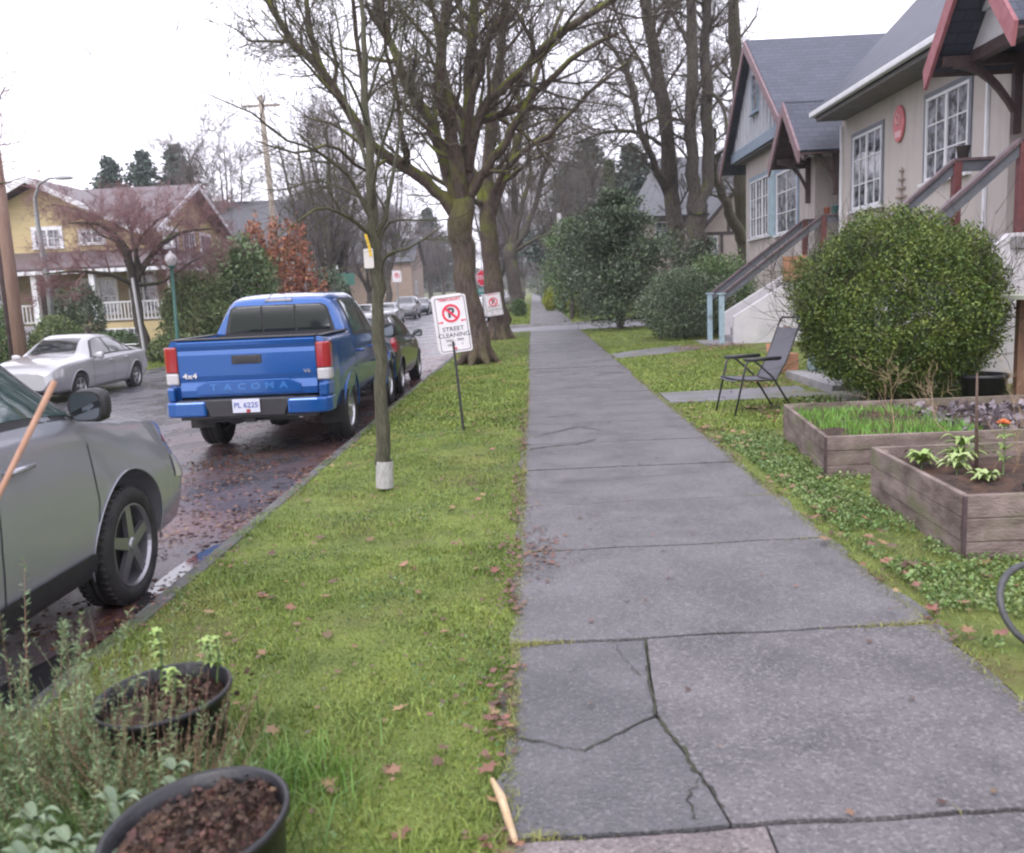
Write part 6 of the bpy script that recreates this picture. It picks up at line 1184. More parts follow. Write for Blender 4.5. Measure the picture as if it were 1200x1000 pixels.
m = MB(); m.prism([(.38 * math.cos(R_(22.5 + 45 * i)), -.03, hz + .38 * math.sin(R_(22.5 + 45 * i))) for i in range(8)], (0, .006, 0)); o = m.build('stop_panel', sign_w, ss); m = MB(); m.prism([(.355 * math.cos(R_(22.5 + 45 * i)), -.034, hz + .355 * math.sin(R_(22.5 + 45 * i))) for i in range(8)], (0, .003, 0)); m.build('red_face', sign_red, o)
text_obj('wording', 'STOP', .27, sign_w, o, Matrix.Translation((0, -.037, hz)) @ Matrix.Rotation(math.pi / 2, 4, 'X'), .001, bold=.006)
m = MB(); m.tube([(0, .02, -.05), (-.02, .02, hz + 1.1)], .035, 10); m.build('post', steel, ss, True); m = MB(); m.box(-.33, .33, -.03, -.02, hz - .72, hz - .44); o = m.build('name_blade', M_('sign_teal', (.04, .22, .20), rough=.5), ss); m = MB(); m.box(-.27, .27, -.034, -.031, hz - .60, hz - .57); m.box(-.27, .27, -.034, -.031, hz - .52, hz - .50); m.build('blade_lettering', sign_w, o)
c = P(404, 328, 50); gs = empty('street_name_sign', (c.x, c.y, G(c.x, c.y)), R_(15), 'green street name sign on a post behind the pickup cab', 'sign'); hz = c.z - gs.location.z; m = MB(); m.box(-.55, .55, -.02, .0, hz - .30, hz + .35); m.build('sign_panel', M_('sign_green', (.05, .16, .12), rough=.5), gs); m = MB(); m.tube([(0, .05, 0), (0, .05, hz + .4)], .05, 8); m.build('post', steel, gs)
# ------------------------------------------------------------------ poles and lamps
polew = M_('pole_wood', (.20, .17, .14), (.30, .26, .22), 14, .8, stretch=(1, 1, .1)); pole_brn = M_('pole_wood_brown', (.20, .12, .09), (.27, .18, .14), 14, .8, stretch=(1, 1, .1))
def pole(name, a, b, r0, r1, mat, label, parts=None, group='utility poles'):
    z0 = G(a.x, a.y); rt = empty(name, (a.x, a.y, z0), 0, label, 'utility pole', group); m = MB(); bb = b - rt.location
    m.tube([(0, 0, -.3), tuple(Vector((0, 0, 0)).lerp(bb, .5)), tuple(bb)], [r0, (r0 + r1) / 2, r1], 14); m.build('pole_shaft', mat, rt, True); return rt
a = P(333, 372, 46.5); b = P(305, 112, 46.5); pl = pole('utility_pole', a, b, .19, .13, polew, 'bare grey wooden utility pole rising behind the blue cab')
m = MB(); bb = b - pl.location; m.cbox(bb + Vector((0, 0, -.5)), (1.9, .1, .12)); m.build('crossarm', polew, pl)
a = P(25, 422, 22.6); b = P(-22, 60, 22.6); pl = pole('utility_pole', a, b, .17, .14, pole_brn, 'thick brown wooden pole at the far left edge behind the sedan')
m = MB(); v = Vector(((b - a).x / 10, 0, 1)); m.tube([(-.17, -.06, 0), tuple((b - pl.location) + Vector((-.14, -.06, 0)))], .085, 10); m.build('dark_front_pole', darkwood, pl, True)  # dark tube added to stand for a second, darker pole in front
a = P(659, 372, 56); b = P(655, 250, 56); pl = pole('utility_pole', a, b, .17, .13, M_('pale_pole', (.24, .24, .25), (.32, .32, .32), 5, .7), 'pale grey pole beyond the cross street right of the far pavement')
m = MB(); m.lathe([(0, -.5), (.28, -.5), (.30, .5), (0, .55)], 14, 'z', (.55, 0, P(666, 280, 56).z)); m.build('transformer', M_('transformer', (.22, .27, .33), rough=.5), pl, True)
lamp_g = M_('lamp_green', (.025, .11, .085), rough=.4); lampw = M_('lamp_globe', (.62, .60, .62), rough=.2)
a = P(206.5, 388, 30.3); z0 = G(-12.4, a.y); zt = P(200, 303, 30.3).z - z0; lg = empty('street_lamp', (a.x, a.y, z0), 0, 'short green street lamp with a pale round globe beside the light green shrub', 'street lamp'); dx = P(200, 303, 30.3).x - a.x
m = MB(); m.tube([(0, 0, 0), (0, 0, .5), (dx * .2, 0, .6), (dx, 0, zt - .32)], [.11, .10, .065, .05], 14); m.lathe([(.05, zt - .34), (.12, zt - .30), (.13, zt - .24), (0, zt - .22)], 16, 'z', (dx, 0, 0)); m.build('post', lamp_g, lg, True)
m = MB(); m.lathe([(.10, -.24), (.19, -.12), (.20, 0), (.15, .12), (.05, .18), (.03, .24), (0, .27)], 20, 'z', (dx, 0, zt)); m.build('globe', lampw, lg, True)
a = P(62, 380, 31.5); z0 = G(a.x, a.y); cl = empty('street_lamp', (a.x, a.y, z0), 0, 'tall grey street lamp with a curved arm in front of the yellow house gable', 'street lamp'); q = [P(*k) - cl.location for k in ((56, 330, 31.5), (44, 262, 31.5), (41, 232, 31.5), (46, 216, 31.4), (58, 209, 31.3), (70, 209, 31.2))]
m = MB(); m.tube([(0, 0, -.1)] + q, [.11, .10, .08, .06, .05, .04, .04], 12); m.build('post', steel, cl, True); m = MB(); e = q[-1]; m.lathe([(0, -.05), (.12, -.05), (.16, 0), (.10, .07), (0, .09)], 16, 'z'); m.build('lamp_head', M_('lamp_head', (.42, .44, .46), rough=.4), cl, True, M=Matrix.Translation(e + Vector((.15, 0, 0))) @ Matrix.Diagonal((2.2, 1, 1, 1)))
a = P(172, 428, 28.6); b = P(155, 326, 28.6); gp_ = empty('sign_post', (a.x, a.y, G(a.x, a.y)), 0, 'leaning pale grey metal post on the far verge beside the red twigged tree', 'post'); m = MB(); m.bar((0, 0, -.1), b - gp_.location, .10, .05); m.build('post', M_('pale_metal', (.42, .42, .42), (.5, .5, .5), 7, .5), gp_)
# parking notice tag and yellow ribbon on the young tree
tp = P(432, 303, 7.2); tg_ = empty('paper_tag', (tp.x, tp.y, tp.z), 0, 'small white paper tag hanging from a yellow ribbon on the young tree', 'tag'); m = MB(); m.prism([(x, 0, z) for x, z in rrect(.078, .155, .012)], (0, .004, 0)); m.build('tag_card', M_('tag_card', (.58, .55, .52), rough=.6), tg_)
b0 = P(428, 274, 7.2) - tp; m = MB(); pts = [b0, b0 + Vector((.012, 0, -.05)), b0 + Vector((.026, -.004, -.11)), b0 + Vector((.034, -.006, -.18))]; vs = []
for i, p_ in enumerate(pts): vs += [p_ + Vector((-.011, 0, 0)), p_ + Vector((.011, .003, 0)), p_ + Vector((.011, .006, 0)), p_ + Vector((-.011, .003, 0))]
m.add(vs, [(i * 4 + j, i * 4 + (j + 1) % 4, i * 4 + 4 + (j + 1) % 4, i * 4 + 4 + j) for i in range(3) for j in range(4)]); m.build('ribbon', M_('yellow_ribbon', (.65, .42, .02), rough=.5), tg_)
# ------------------------------------------------------------------ patio chair (local: faces -x)
ch = empty('patio_chair', (2.62, 10.75, .0), R_(12), 'grey sling patio chair with black metal frame on the lawn', 'chair'); fr = M_('chair_frame', (.028, .028, .032), rough=.4); sling = M_('sling_fabric', (.085, .085, .10), (.12, .12, .14), 120, .7)
for y in (-.27, .27):
    m = MB(); m.tube([(-.36, y, .0), (-.22, y, .60), (-.20, y, .635), (-.16, y, .65), (.20, y, .65)], .0125, 8); m.tube([(-.16, y, .65), (-.10, y, .64), (.12, y, .44), (.40, y, .0)], .0125, 8); m.build('side_frame', fr, ch, True)
    m = MB(); m.tube([(-.24, y, .665), (.22, y, .665)], .020, 8); m.build('armrest', fr, ch, True)
    m = MB(); m.tube([(-.30, y * .93, .43), (-.05, y * .93, .41), (.17, y * .93, .40), (.30, y * .93, .62), (.48, y * .93, 1.08)], .0115, 8); m.build('seat_rail', fr, ch, True)
m = MB(); m.tube([(.48, -.25, 1.08), (.495, -.21, 1.12), (.495, .21, 1.12), (.48, .25, 1.08)], .0125, 8); m.tube([(-.30, -.25, .43), (-.30, .25, .43)], .012, 8); m.tube([(.17, -.25, .40), (.17, .25, .40)], .012, 8); m.tube([(.40, -.27, .01), (.40, .27, .01)], .009, 6); m.build('crossbar', fr, ch, True)
def sheet(m, rows, y0, y1, th=.004, sag=.02, ny=8):
    vs = []; 
    for off in (0, th):
        for (x, z) in rows:
            for j in range(ny + 1): u = j / ny; vs.append((x, lerp(y0, y1, u), z - sag * math.sin(math.pi * u) - off))
    k = ny + 1; n = len(rows); f = [(i * k + j, i * k + j + 1, (i + 1) * k + j + 1, (i + 1) * k + j) for i in range(n - 1) for j in range(ny)]; f += [tuple(a + n * k for a in q[::-1]) for q in f]; m.add(vs, f)
m = MB(); sheet(m, [(-.32, .42), (-.30, .435), (-.1, .42), (.08, .41), (.17, .405)], -.245, .245); m.build('seat', sling, ch, True)
m = MB(); sheet(m, [(.18, .41), (.25, .53), (.32, .68), (.38, .82), (.445, 1.0)], -.245, .245, sag=-.0); m.build('backrest', sling, ch, True)
# ------------------------------------------------------------------ raised beds
bedw = M_('bed_boards', (.085, .060, .050), (.25, .195, .175), 3.2, .75, bump=.6, bscale=40, c3=(.13, .13, .07), scale3=2.2, lo3=.52, hi3=.72, stretch=(1, 1, 2.5))
def raised_bed(x0, x1, y0, y1, h, label, skew_=(0, 0)):
    rt = empty('raised_bed', (x0, y0, 0), 0, label, 'planter bed', 'raised vegetable beds'); t_ = .038; W_, D = x1 - x0, y1 - y0; nb = 3; sk = skew_[0]
    Sh = Matrix(((1, sk, 0, 0), (skew_[1], 1, 0, 0), (0, 0, 1, 0), (0, 0, 0, 1)))
    for (a, b, c_, d) in ((0, W_, 0, t_), (0, W_, D - t_, D), (0, t_, t_ + .002, D - t_ - .002), (W_ - t_, W_, t_ + .002, D - t_ - .002)):
        m = MB()
        for i in range(nb): z0 = -.04 + (h + .04) * i / nb; o_ = random.uniform(-.004, .004); m.box(a + (o_ if b - a < .1 else 0), b + (o_ if b - a < .1 else 0), c_ + (o_ if d - c_ < .1 else 0), d + (o_ if d - c_ < .1 else 0), z0 + .003, -.04 + (h + .04) * (i + 1) / nb, Sh)
        m.build('side_board', bedw, rt, bevel=.005)
    for (x, y) in ((t_ + .03, t_ + .03), (W_ - t_ - .03, t_ + .03), (t_ + .03, D - t_ - .03), (W_ - t_ - .03, D - t_ - .03)): m = MB(); p_ = Sh @ Vector((x, y, h / 2)); m.cbox((p_.x, p_.y, h / 2 - .02), (.055, .055, h)); m.build('corner_post', bedw, rt)
    m = MB(); m.box(-.006, .014, -.006, .012, -.04, h - .004); m.build('corner_strip', darkwood, rt)
    n = 22; v = []
    for j in range(n + 1):
        for i in range(n + 1): p_ = Sh @ Vector((lerp(t_ + .002, W_ - t_ - .002, i / n), lerp(t_ + .002, D - t_ - .002, j / n), 0)); v.append((p_.x, p_.y, h - .09 + .05 * noise.noise(Vector((p_.x * 3, p_.y * 3, x0))) + .02 * noise.noise(Vector((p_.x * 12, p_.y * 12, 1)))))
    m = MB(); m.add(v, [(j * (n + 1) + i, j * (n + 1) + i + 1, (j + 1) * (n + 1) + i + 1, (j + 1) * (n + 1) + i) for j in range(n) for i in range(n)]); m.build('soil', soil, rt, True); return rt
raised_bed(2.29, 5.0, 7.05, 9.05, .32, 'longer brown wooden raised bed with bright green sprouts, the one behind', (.11, .0))
raised_bed(2.33, 4.3, 4.82, 6.35, .36, 'nearer brown wooden raised bed holding leafy plants and an orange flower', (.04, .0))
# plants
def blades_mesh(name, C, h, wd, lean, mat, parent=None, rg=None, curve=.5):
    rg = rg or rng; n = len(C); a = rg.uniform(0, 2 * np.pi, n); l = rg.uniform(0, lean, n); hh = (h * rg.uniform(.5, 1.25, n)) if np.isscalar(h) else h; ww = (wd * rg.uniform(.6, 1.3, n))
    dx, dy = np.cos(a), np.sin(a); b = rg.uniform(0, 2 * np.pi, n); sx, sy = np.cos(b) * ww / 2, np.sin(b) * ww / 2
    z = np.zeros(n); B0 = C + np.stack([-sx, -sy, z], 1); B1 = C + np.stack([sx, sy, z], 1)
    mid = C + np.stack([dx * l * hh * .35, dy * l * hh * .35, hh * .6], 1); M0 = mid + np.stack([-sx * .8, -sy * .8, z], 1); M1 = mid + np.stack([sx * .8, sy * .8, z], 1)
    tip = C + np.stack([dx * l * hh * (1 + curve), dy * l * hh * (1 + curve), hh * (1 - .25 * l)], 1)
    V = np.stack([B0, B1, M1, M0, tip], 1).reshape(-1, 3); i = np.arange(n)[:, None] * 5
    F = np.concatenate([i + [0, 1, 2], i + [0, 2, 3], i + [3, 2, 4]]); return npmesh(name, V, F, mat, parent)
sprout = M_('sprout_green', (.10, .24, .03), (.16, .30, .05), 3, .5, island=.3); sage_m = M_('sage_leaf', (.12, .17, .10), (.20, .26, .16), 5, .6, island=.3); lett = M_('lettuce_leaf', (.16, .26, .06), (.26, .34, .11), 8, .45, island=.3); heather = M_('heather_stem', (.18, .10, .07), (.26, .16, .10), 5, .8, island=.4); ros_m = M_('rosemary_leaf', (.11, .18, .075), (.21, .28, .14), 5, .6, island=.35); dry_m = M_('dry_stem', (.32, .22, .13), (.42, .31, .20), 5, .8)
rg = np.random.default_rng(77)
C = np.stack([rg.uniform(2.5, 3.75, 3800), rg.uniform(7.15, 9.1, 3800), np.full(3800, .215)], 1); C = C[(nz3(C, 2.0, 3) + .45 - (C[:, 0] - 2.5) * .28) > 0]; tag(blades_mesh('green_sprouts', C, .10, .007, .5, sprout, rg=rg), kind='stuff')
C = np.stack([rg.uniform(3.6, 4.9, 500), rg.uniform(7.3, 9.0, 500), rg.uniform(.22, .29, 500)], 1); V, F = leaves_np(C, .09, .7, .1, None, rg); tag(npmesh('leaf_mulch', V, F, M_('mulch_leaves', (.10, .08, .09), (.22, .19, .21), 9, .7, island=.5)), kind='stuff')
def rosette(name, loc, n, ln, wd, mat, label, up=.6, seed=1, stem_h=0, group=None, tiers=1):
    r = random.Random(seed); rt = empty(name, loc, 0, label, 'plant', group); m = MB(); ms = MB()
    for t_ in range(tiers):
        z0 = stem_h * (t_ + (1 if tiers > 1 else 0)) / max(1, tiers)
        for i in range(n):
            a = 2 * math.pi * i / n * 1.618 * 2.4 + r.uniform(-.3, .3); d = Vector((math.cos(a), math.sin(a), 0)); s = Vector((-d.y, d.x, 0)); l = ln * r.uniform(.6, 1.15) * (1 - .35 * t_ / tiers); u = up * r.uniform(.5, 1.3); vs = []; K = 6
            for k in range(K + 1):
                q = k / K; c_ = Vector((0, 0, z0)) + d * (l * (q * .9)) + Vector((0, 0, l * (u * q - .75 * u * q * q * q))); w_ = wd * r.uniform(.95, 1.05) * math.sin(math.pi * min(1, (.08 + q * .9) ** .8)) * (.5 if q == 0 else 1); vs += [c_ - s * w_ / 2 + Vector((0, 0, w_ * .22)), c_, c_ + s * w_ / 2 + Vector((0, 0, w_ * .22))]
            m.add(vs, [(3 * k + j, 3 * k + j + 1, 3 * k + j + 4, 3 * k + j + 3) for k in range(K) for j in (0, 1)])
    if stem_h: ms.tube([(0, 0, -.03), (.01, .01, stem_h * .6), (.0, .015, stem_h * 1.05)], [.006, .005, .003], 6); ms.build('stem', leaf_mid, rt)
    m.build('leaf_rosette', mat, rt, True); return rt
for i, (x, y, n, l, st_, lb) in enumerate([(2.62, 6.05, 12, .20, .06, 'leafy green lettuce plant at the left corner of the nearer bed'), (2.72, 5.75, 12, .20, .10, 'leafy green plant second from the left corner of the nearer bed'), (2.86, 5.98, 13, .22, .16, 'tall leafy green plant beside the dark stake in the nearer bed'), (2.78, 5.50, 10, .16, .05, 'small leafy plant close to the front board of the nearer bed'), (3.30, 5.35, 12, .17, .04, 'low green rosette at the right side of the nearer bed'), (3.12, 5.15, 8, .13, .03, 'tiny pale green rosette near the right front board of the nearer bed'), (3.45, 5.75, 10, .16, .06, 'green rosette behind the others at the right of the nearer bed')]):
    rosette('leafy_plant', (x, y, .25), n + 3, l * .8, .048, lett if i % 2 == 0 else M_('lettuce_pale', (.24, .33, .11), (.34, .40, .18), 8, .45), lb, .9, i + 3, st_, 'leafy plants in the nearer bed', 2)
mg = rosette('marigold', (3.02, 5.75, .27), 6, .10, .028, lett, 'marigold with one orange flower standing in the nearer bed', .8, 31, .30, None, 4)
m = MB()
for k, (rr, nn, zz) in enumerate(((.045, 14, .325), (.032, 11, .335), (.018, 8, .343))):
    for i in range(nn): a = 2 * math.pi * i / nn + k; d = Vector((math.cos(a), math.sin(a), 0)); s = Vector((-d.y, d.x, 0)) * .007; m.add([Vector((0, .015, zz)) - s * .4, Vector((0, .015, zz)) + s * .4, Vector((0, .015, zz + .006)) + d * rr + s, Vector((0, .015, zz + .006)) + d * rr - s], [(0, 1, 2, 3)])
m.build('flower', M_('orange_petals', (.85, .14, .01), (.75, .22, .02), 30, .5), mg)
m = MB(); m.tube([(2.90, 5.85, .2), (2.89, 5.86, .65), (2.88, 5.85, .92)], [.014, .010, .006], 7); tag(m.build('dead_stalk', M_('dead_stalk', (.06, .035, .03), (.12, .08, .06), 20, .8), smooth=True), 'tall dark dead stalk standing upright in the nearer bed', 'stalk')
t = Tree(77, wander=.22, up=.1, twig=.0016); 
for (x, y, h) in ((3.1, 5.8, .35), (3.35, 5.6, .30), (3.0, 5.9, .4), (2.95, 7.4, .55), (3.6, 6.2, .45), (3.75, 5.6, .35), (4.1, 7.6, .5), (3.4, 7.3, .5)): t.grow((x, y, .2), (random.uniform(-.3, .3), random.uniform(-.3, .3), 1), .005, h, 2, .7)
V, F = tubes_np(t.small + t.big); tag(npmesh('dry_stalks', V, F, dry_m), kind='stuff')
m = MB(); m.lathe([(.13, 0), (.15, .08), (.158, .085), (.158, .10), (.14, .10), (.12, .01)], 28, 'z'); rt = empty('buried_pot', (2.98, 5.12, .235), 0, 'round pot rim half sunk in the soil of the nearer bed', 'pot'); m.build('pot_rim', rubber, rt, True)
# ------------------------------------------------------------------ pots bottom left
blkpot = M_('nursery_pot', (.008, .008, .010), (.020, .021, .025), 5, .38, bump=.15, bscale=60)
pA = pot('nursery_pot', (-.83, 1.98, -0.015), .215, .365, blkpot, 'black nursery pot full of bare brown soil at the bottom edge', .90, 'black nursery pots on the verge', (R_(3), R_(-6)))
pB = pot('nursery_pot', (-1.28, 2.80, -.04), .215, .34, blkpot, 'black nursery pot with small green shoots behind the bare soil pot', .80, 'black nursery pots on the verge', (R_(2), R_(-3)))
C = np.stack([rg.normal(-.84, .11, 1400), rg.normal(1.98, .11, 1400), rg.uniform(.325, .345, 1400)], 1); C[:, 2] += (C[:, 0] + .84) * .10; C = C[np.hypot(C[:, 0] + .84, C[:, 1] - 1.98) < .19]; V, F = leaves_np(C, .019 * rg.uniform(.4, 1.5, len(C)), .75, .2, None, rg); tag(npmesh('soil_bits', V, F, M_('soil_bits', (.022, .015, .011), (.105, .055, .038), 20, .8, island=.5)), kind='stuff')
C = np.stack([rg.normal(-1.27, .08, 500), rg.normal(2.86, .08, 500), rg.uniform(.245, .27, 500)], 1); V, F = leaves_np(C, .022 * rg.uniform(.5, 1.6, 500), .75, .2, None, rg); tag(npmesh('leaf_litter_in_pot', V, F, M_('soil_bits')) if False else npmesh('pot_litter', V, F, MATS['soil_bits']), kind='stuff')
for i, (x, y, hh) in enumerate([(-1.17, 2.95, .13), (-1.22, 3.0, .10), (-1.36, 2.92, .17), (-1.26, 2.78, .09)]):
    rt = rosette('green_shoot', (x, y, .28), 5, .045, .022, lett, ['bright shoot at the right rim of the rear pot', 'bright shoot near the back rim of the rear pot', 'yellowish shoot at the left of the rear pot', 'small shoot in the middle of the rear pot'][i], .9, 50 + i, hh, 'shoots in the rear nursery pot', 4)
# herbs: rosemary, heather, sage, grasses
def herb(name, loc, n, h, spread, mat, leafm, label, leaf=.018, dens=60, seed=1, ratio=.18, th=.003, lean=.35, stems=None):
    r = random.Random(seed); g = np.random.default_rng(seed); rt = empty(name, loc, 0, label, 'plant'); br = []; Cs = []; Ds = []
    for i in range(n):
        a = r.uniform(0, 6.28); q = spread * r.random() ** .6; b = np.array([q * math.cos(a), q * math.sin(a), 0]); l = h * r.uniform(.45, 1.1); d = np.array([math.cos(a) * lean * r.random() * 1.4, math.sin(a) * lean * r.random() * 1.4, 1]); d /= np.linalg.norm(d)
        bend = g.normal(size=3) * .12 * l; pts = np.array([b, b + d * l * .5 + bend * .5 * [1, 1, .2], b + d * l + bend]); br.append((pts, [th, th * .7, th * .3])); k = int(dens * l / h)
        u = g.random(k) * .85 + .15; c = np.where(u[:, None] < .5, pts[0] + (pts[1] - pts[0]) * u[:, None] * 2, pts[1] + (pts[2] - pts[1]) * (u[:, None] * 2 - 1)); dd = g.normal(size=(k, 3)); dd[:, 2] = np.abs(dd[:, 2]) * .7 + .3; dd /= np.linalg.norm(dd, axis=1, keepdims=True); Cs.append(c + dd * leaf * .5); Ds.append(dd * 2.5)
    V, F = tubes_np(br); npmesh('stem', V, F, mat, rt); C = np.concatenate(Cs); V, F = leaves_np(C, leaf, ratio, .1, np.concatenate(Ds), g); npmesh('foliage', V, F, leafm, rt); return rt
herb('rosemary', (-1.66, 2.55, -.03), 80, .60, .24, heather, ros_m, 'grey green rosemary bush at the left edge behind the pots', .026, 130, 5)
herb('rosemary', (-1.35, 2.28, -.03), 170, .36, .30, heather, ros_m, 'lower feathery grey green herb left of the pots', .022, 100, 6, lean=.6)
herb('heather', (-1.17, 2.42, -.02), 220, .36, .17, heather, M_('heather_leaf', (.17, .13, .07), (.20, .20, .10), 5, .8, island=.4), 'brown twiggy heather between the two black pots', .010, 34, 7, .3, .002, .55)
herb('heather', (-1.40, 2.62, -.02), 220, .40, .22, heather, ros_m, 'mixed green and brown heather in front of the rear pot', .013, 60, 8, .3, .002, .5)
herb('lavender', (-1.55, 3.05, -.03), 90, .42, .22, M_('lavender_stem', (.13, .15, .08), (.2, .2, .12), 5, .8), ros_m, 'thin wispy lavender stems beside the kerb', .016, 26, 9, .2, .0016, .6)
for i, (x, y, z, l, lb) in enumerate([(-1.22, 2.02, .02, .11, 'pale sage sprig lowest by the front pot'), (-1.15, 2.14, .05, .10, 'pale sage sprig just left of the front pot rim'), (-1.30, 1.98, .0, .12, 'pale sage sprig at the far lower left'), (-1.10, 1.95, .02, .10, 'pale sage sprig touching the front pot'), (-1.05, 2.28, .06, .08, 'pale sage sprig behind the front pot rim'), (-1.36, 2.12, .02, .11, 'pale sage sprig among the feathery herb'), (-1.02, 1.86, .02, .09, 'pale sage sprig at the bottom edge')]):
    rosette('sage', (x, y, z), 8, l, .024, sage_m, lb, .7, 80 + i, .24, 'sage sprigs beside the front pot', 4)
C = np.stack([rg.normal(-1.45, .28, 6000), rg.normal(2.25, .32, 6000), np.full(6000, -.03)], 1); C = C[C[:, 0] > -2.0]; tag(blades_mesh('long_grass', C, .24, .005, .8, M_('long_grass_green', (.07, .14, .03), (.13, .20, .06), 3, .5, island=.4), rg=rg), kind='stuff')
C = np.stack([rg.normal(-.92, .14, 700), rg.normal(2.75, .10, 700), np.full(700, -.02)], 1); tag(blades_mesh('tall_grass_tuft', C, .10, .005, .7, M_('tuft_green', (.10, .20, .03), (.15, .26, .05), 3, .5, island=.3), rg=rg), kind='stuff')
# leaning stick, bark stick, rubber ring
a = P(64, 447, 2.75); b = P(-140, 850, 2.3); d = (b - a).normalized(); k = (-.03 - a.z) / d.z; b = a + d * k; m = MB(); m.tube([a, a.lerp(b, .3) + Vector((.006, 0, 0)), a.lerp(b, .7), b], [.0095, .0085, .009, .0085], 10); tag(m.build('garden_stake', M_('stake_wood', (.26, .13, .08), (.40, .24, .16), 9, .7, stretch=(1, 1, .2)), smooth=True), 'thin brown wooden stake leaning across the silver car door', 'stake')
m = MB(); pts = [P(577, 922, 2.66), P(588, 950, 2.55), P(596, 972, 2.44), P(604, 997, 2.33)]; pts = [Vector((p_.x, p_.y, .022 + (.006 if i % 2 else 0))) for i, p_ in enumerate(pts)]; m.tube(pts, [.008, .014, .012, .009], 7); tag(m.build('broken_branch', M_('bare_branch', (.42, .30, .17), (.55, .42, .27), 18, .8, bump=.6)), 'short pale barkless stick lying along the left edge of the pavement', 'stick')
m = MB(); R2 = .185; pts = [(R2 * math.cos(a), 0, R2 * math.sin(a)) for a in lin(0, 2 * math.pi, 49)]; m.tube(pts, .0145, 10, cap=False); rr_ = m.build('rubber_ring', M_('ring_rubber', (.03, .032, .036), (.06, .06, .065), 30, .5), smooth=True); rr_.location = (2.12, 3.68, .15); rr_.rotation_euler = (R_(-32), 0, R_(10)); tag(rr_, 'black rubber tyre ring standing in the grass at the right edge', 'tyre')
# ------------------------------------------------------------------ person far along the pavement
def person(loc, rz, label):
    rt = empty('person', loc, rz, label, 'person'); J = {'pelvis': (0, 0, .95), 'waist': (0, 0, 1.08), 'chest': (0, .01, 1.30), 'neck': (0, .0, 1.47), 'head': (0, -.02, 1.58), 'top': (0, 0, 1.68), 'sl': (-.18, 0, 1.42), 'el': (-.23, .03, 1.15), 'hl': (-.22, -.10, .93), 'sr': (.18, 0, 1.42), 'er': (.23, .05, 1.15), 'hr': (.22, -.02, .90), 'kl': (-.10, -.12, .50), 'al': (-.10, -.14, .09), 'tl': (-.10, -.28, .04), 'kr': (.10, .05, .50), 'ar': (.10, .22, .12), 'tr': (.10, .12, .03), 'pl': (-.09, 0, .90), 'pr': (.09, 0, .90)}
    Rd = {'pelvis': .16, 'waist': .15, 'chest': .18, 'neck': .065, 'head': .10, 'top': .07, 'sl': .08, 'el': .055, 'hl': .04, 'sr': .08, 'er': .055, 'hr': .04, 'kl': .07, 'al': .05, 'tl': .04, 'kr': .07, 'ar': .05, 'tr': .04, 'pl': .11, 'pr': .11}
    E_ = [('pelvis', 'waist'), ('waist', 'chest'), ('chest', 'neck'), ('neck', 'head'), ('head', 'top'), ('chest', 'sl'), ('sl', 'el'), ('el', 'hl'), ('chest', 'sr'), ('sr', 'er'), ('er', 'hr'), ('pelvis', 'pl'), ('pl', 'kl'), ('kl', 'al'), ('al', 'tl'), ('pelvis', 'pr'), ('pr', 'kr'), ('kr', 'ar'), ('ar', 'tr')]
    ks = list(J); me = bpy.data.meshes.new('person_body'); me.from_pydata([J[k] for k in ks], [(ks.index(a), ks.index(b)) for a, b in E_], []); o = bpy.data.objects.new('tmp_body', me); COL.objects.link(o)
    sk = o.modifiers.new('skin', 'SKIN'); o.modifiers.new('sub', 'SUBSURF').levels = 1
    for i, k in enumerate(ks): me.skin_vertices[0].data[i].radius = (Rd[k], Rd[k]); me.skin_vertices[0].data[i].use_root = (k == 'pelvis')
    me2 = evald(o, 'body'); bpy.data.objects.remove(o); me2.materials.clear(); b = link('body', me2, M_('dark_clothes', (.02, .022, .03), (.035, .035, .045), 6, .8), rt, True)
    m = MB(); m.lathe([(0, -.02), (.10, 0), (.115, .06), (.09, .13), (0, .155)], 14, 'z', (0, .01, 1.57)); m.build('hair', M_('dark_hair', (.02, .014, .012), rough=.6), rt, True); return rt
pp_ = P(643.5, 350, 118); person((pp_.x, 118, rise(118)), 0, 'distant person in dark clothes walking on the far pavement')
# ------------------------------------------------------------------ grass
grass_m = M_('grass_blades', (.115, .172, .027), (.205, .270, .050), 1.6, .55, c3=(.25, .21, .08), scale3=.8, island=.35, lo3=.55, hi3=.8)
def gz(C): return np.array([G(x, y) for x, y in C])
def field(n, x0, x1, y0, y1, dens=None):
    xy = np.stack([rg.uniform(x0, x1, n), rg.uniform(y0, y1, n)], 1)
    w_ = np.array([noise.noise(Vector((x * 1.1, y * 1.1, 9))) + .4 * noise.noise(Vector((x * 5, y * 5, 2))) for x, y in xy]); keep = w_ > -2 if dens is None else w_ > dens
    xy = xy[keep]; return np.column_stack([xy, gz(xy) - .014])
Cs = [field(60000, -2.16, -.13, 2.0, 5.5), field(42000, -2.16, -.13, 5.5, 10.5)]
Cn = np.concatenate(Cs); hn = .034 * np.clip(.75 + 1.1 * nz3(Cn, 1.7, 3) + .8 * nz3(Cn, 6, 8), .5, 1.7) * rg.uniform(.5, 1.3, len(Cn)); tag(blades_mesh('verge_grass', Cn, hn, .0046, 1.5, grass_m, rg=rg), kind='stuff')
xyw = np.stack([rg.uniform(-2.1, -.18, 16000), rg.uniform(2, 13, 16000)], 1); xyw = xyw[np.array([noise.noise(Vector((x * 1.8, y * 1.8, 14))) for x, y in xyw]) > .16]; Cw = np.column_stack([xyw, gz(xyw) + rg.uniform(.0, .02, len(xyw))]); V, F = leaves_np(Cw, .017, .8, .8, None, rg); tag(npmesh('verge_clover', V, F, M_('verge_clover_leaf', (.06, .12, .03), (.12, .19, .06), 4, .5, island=.4)), kind='stuff')
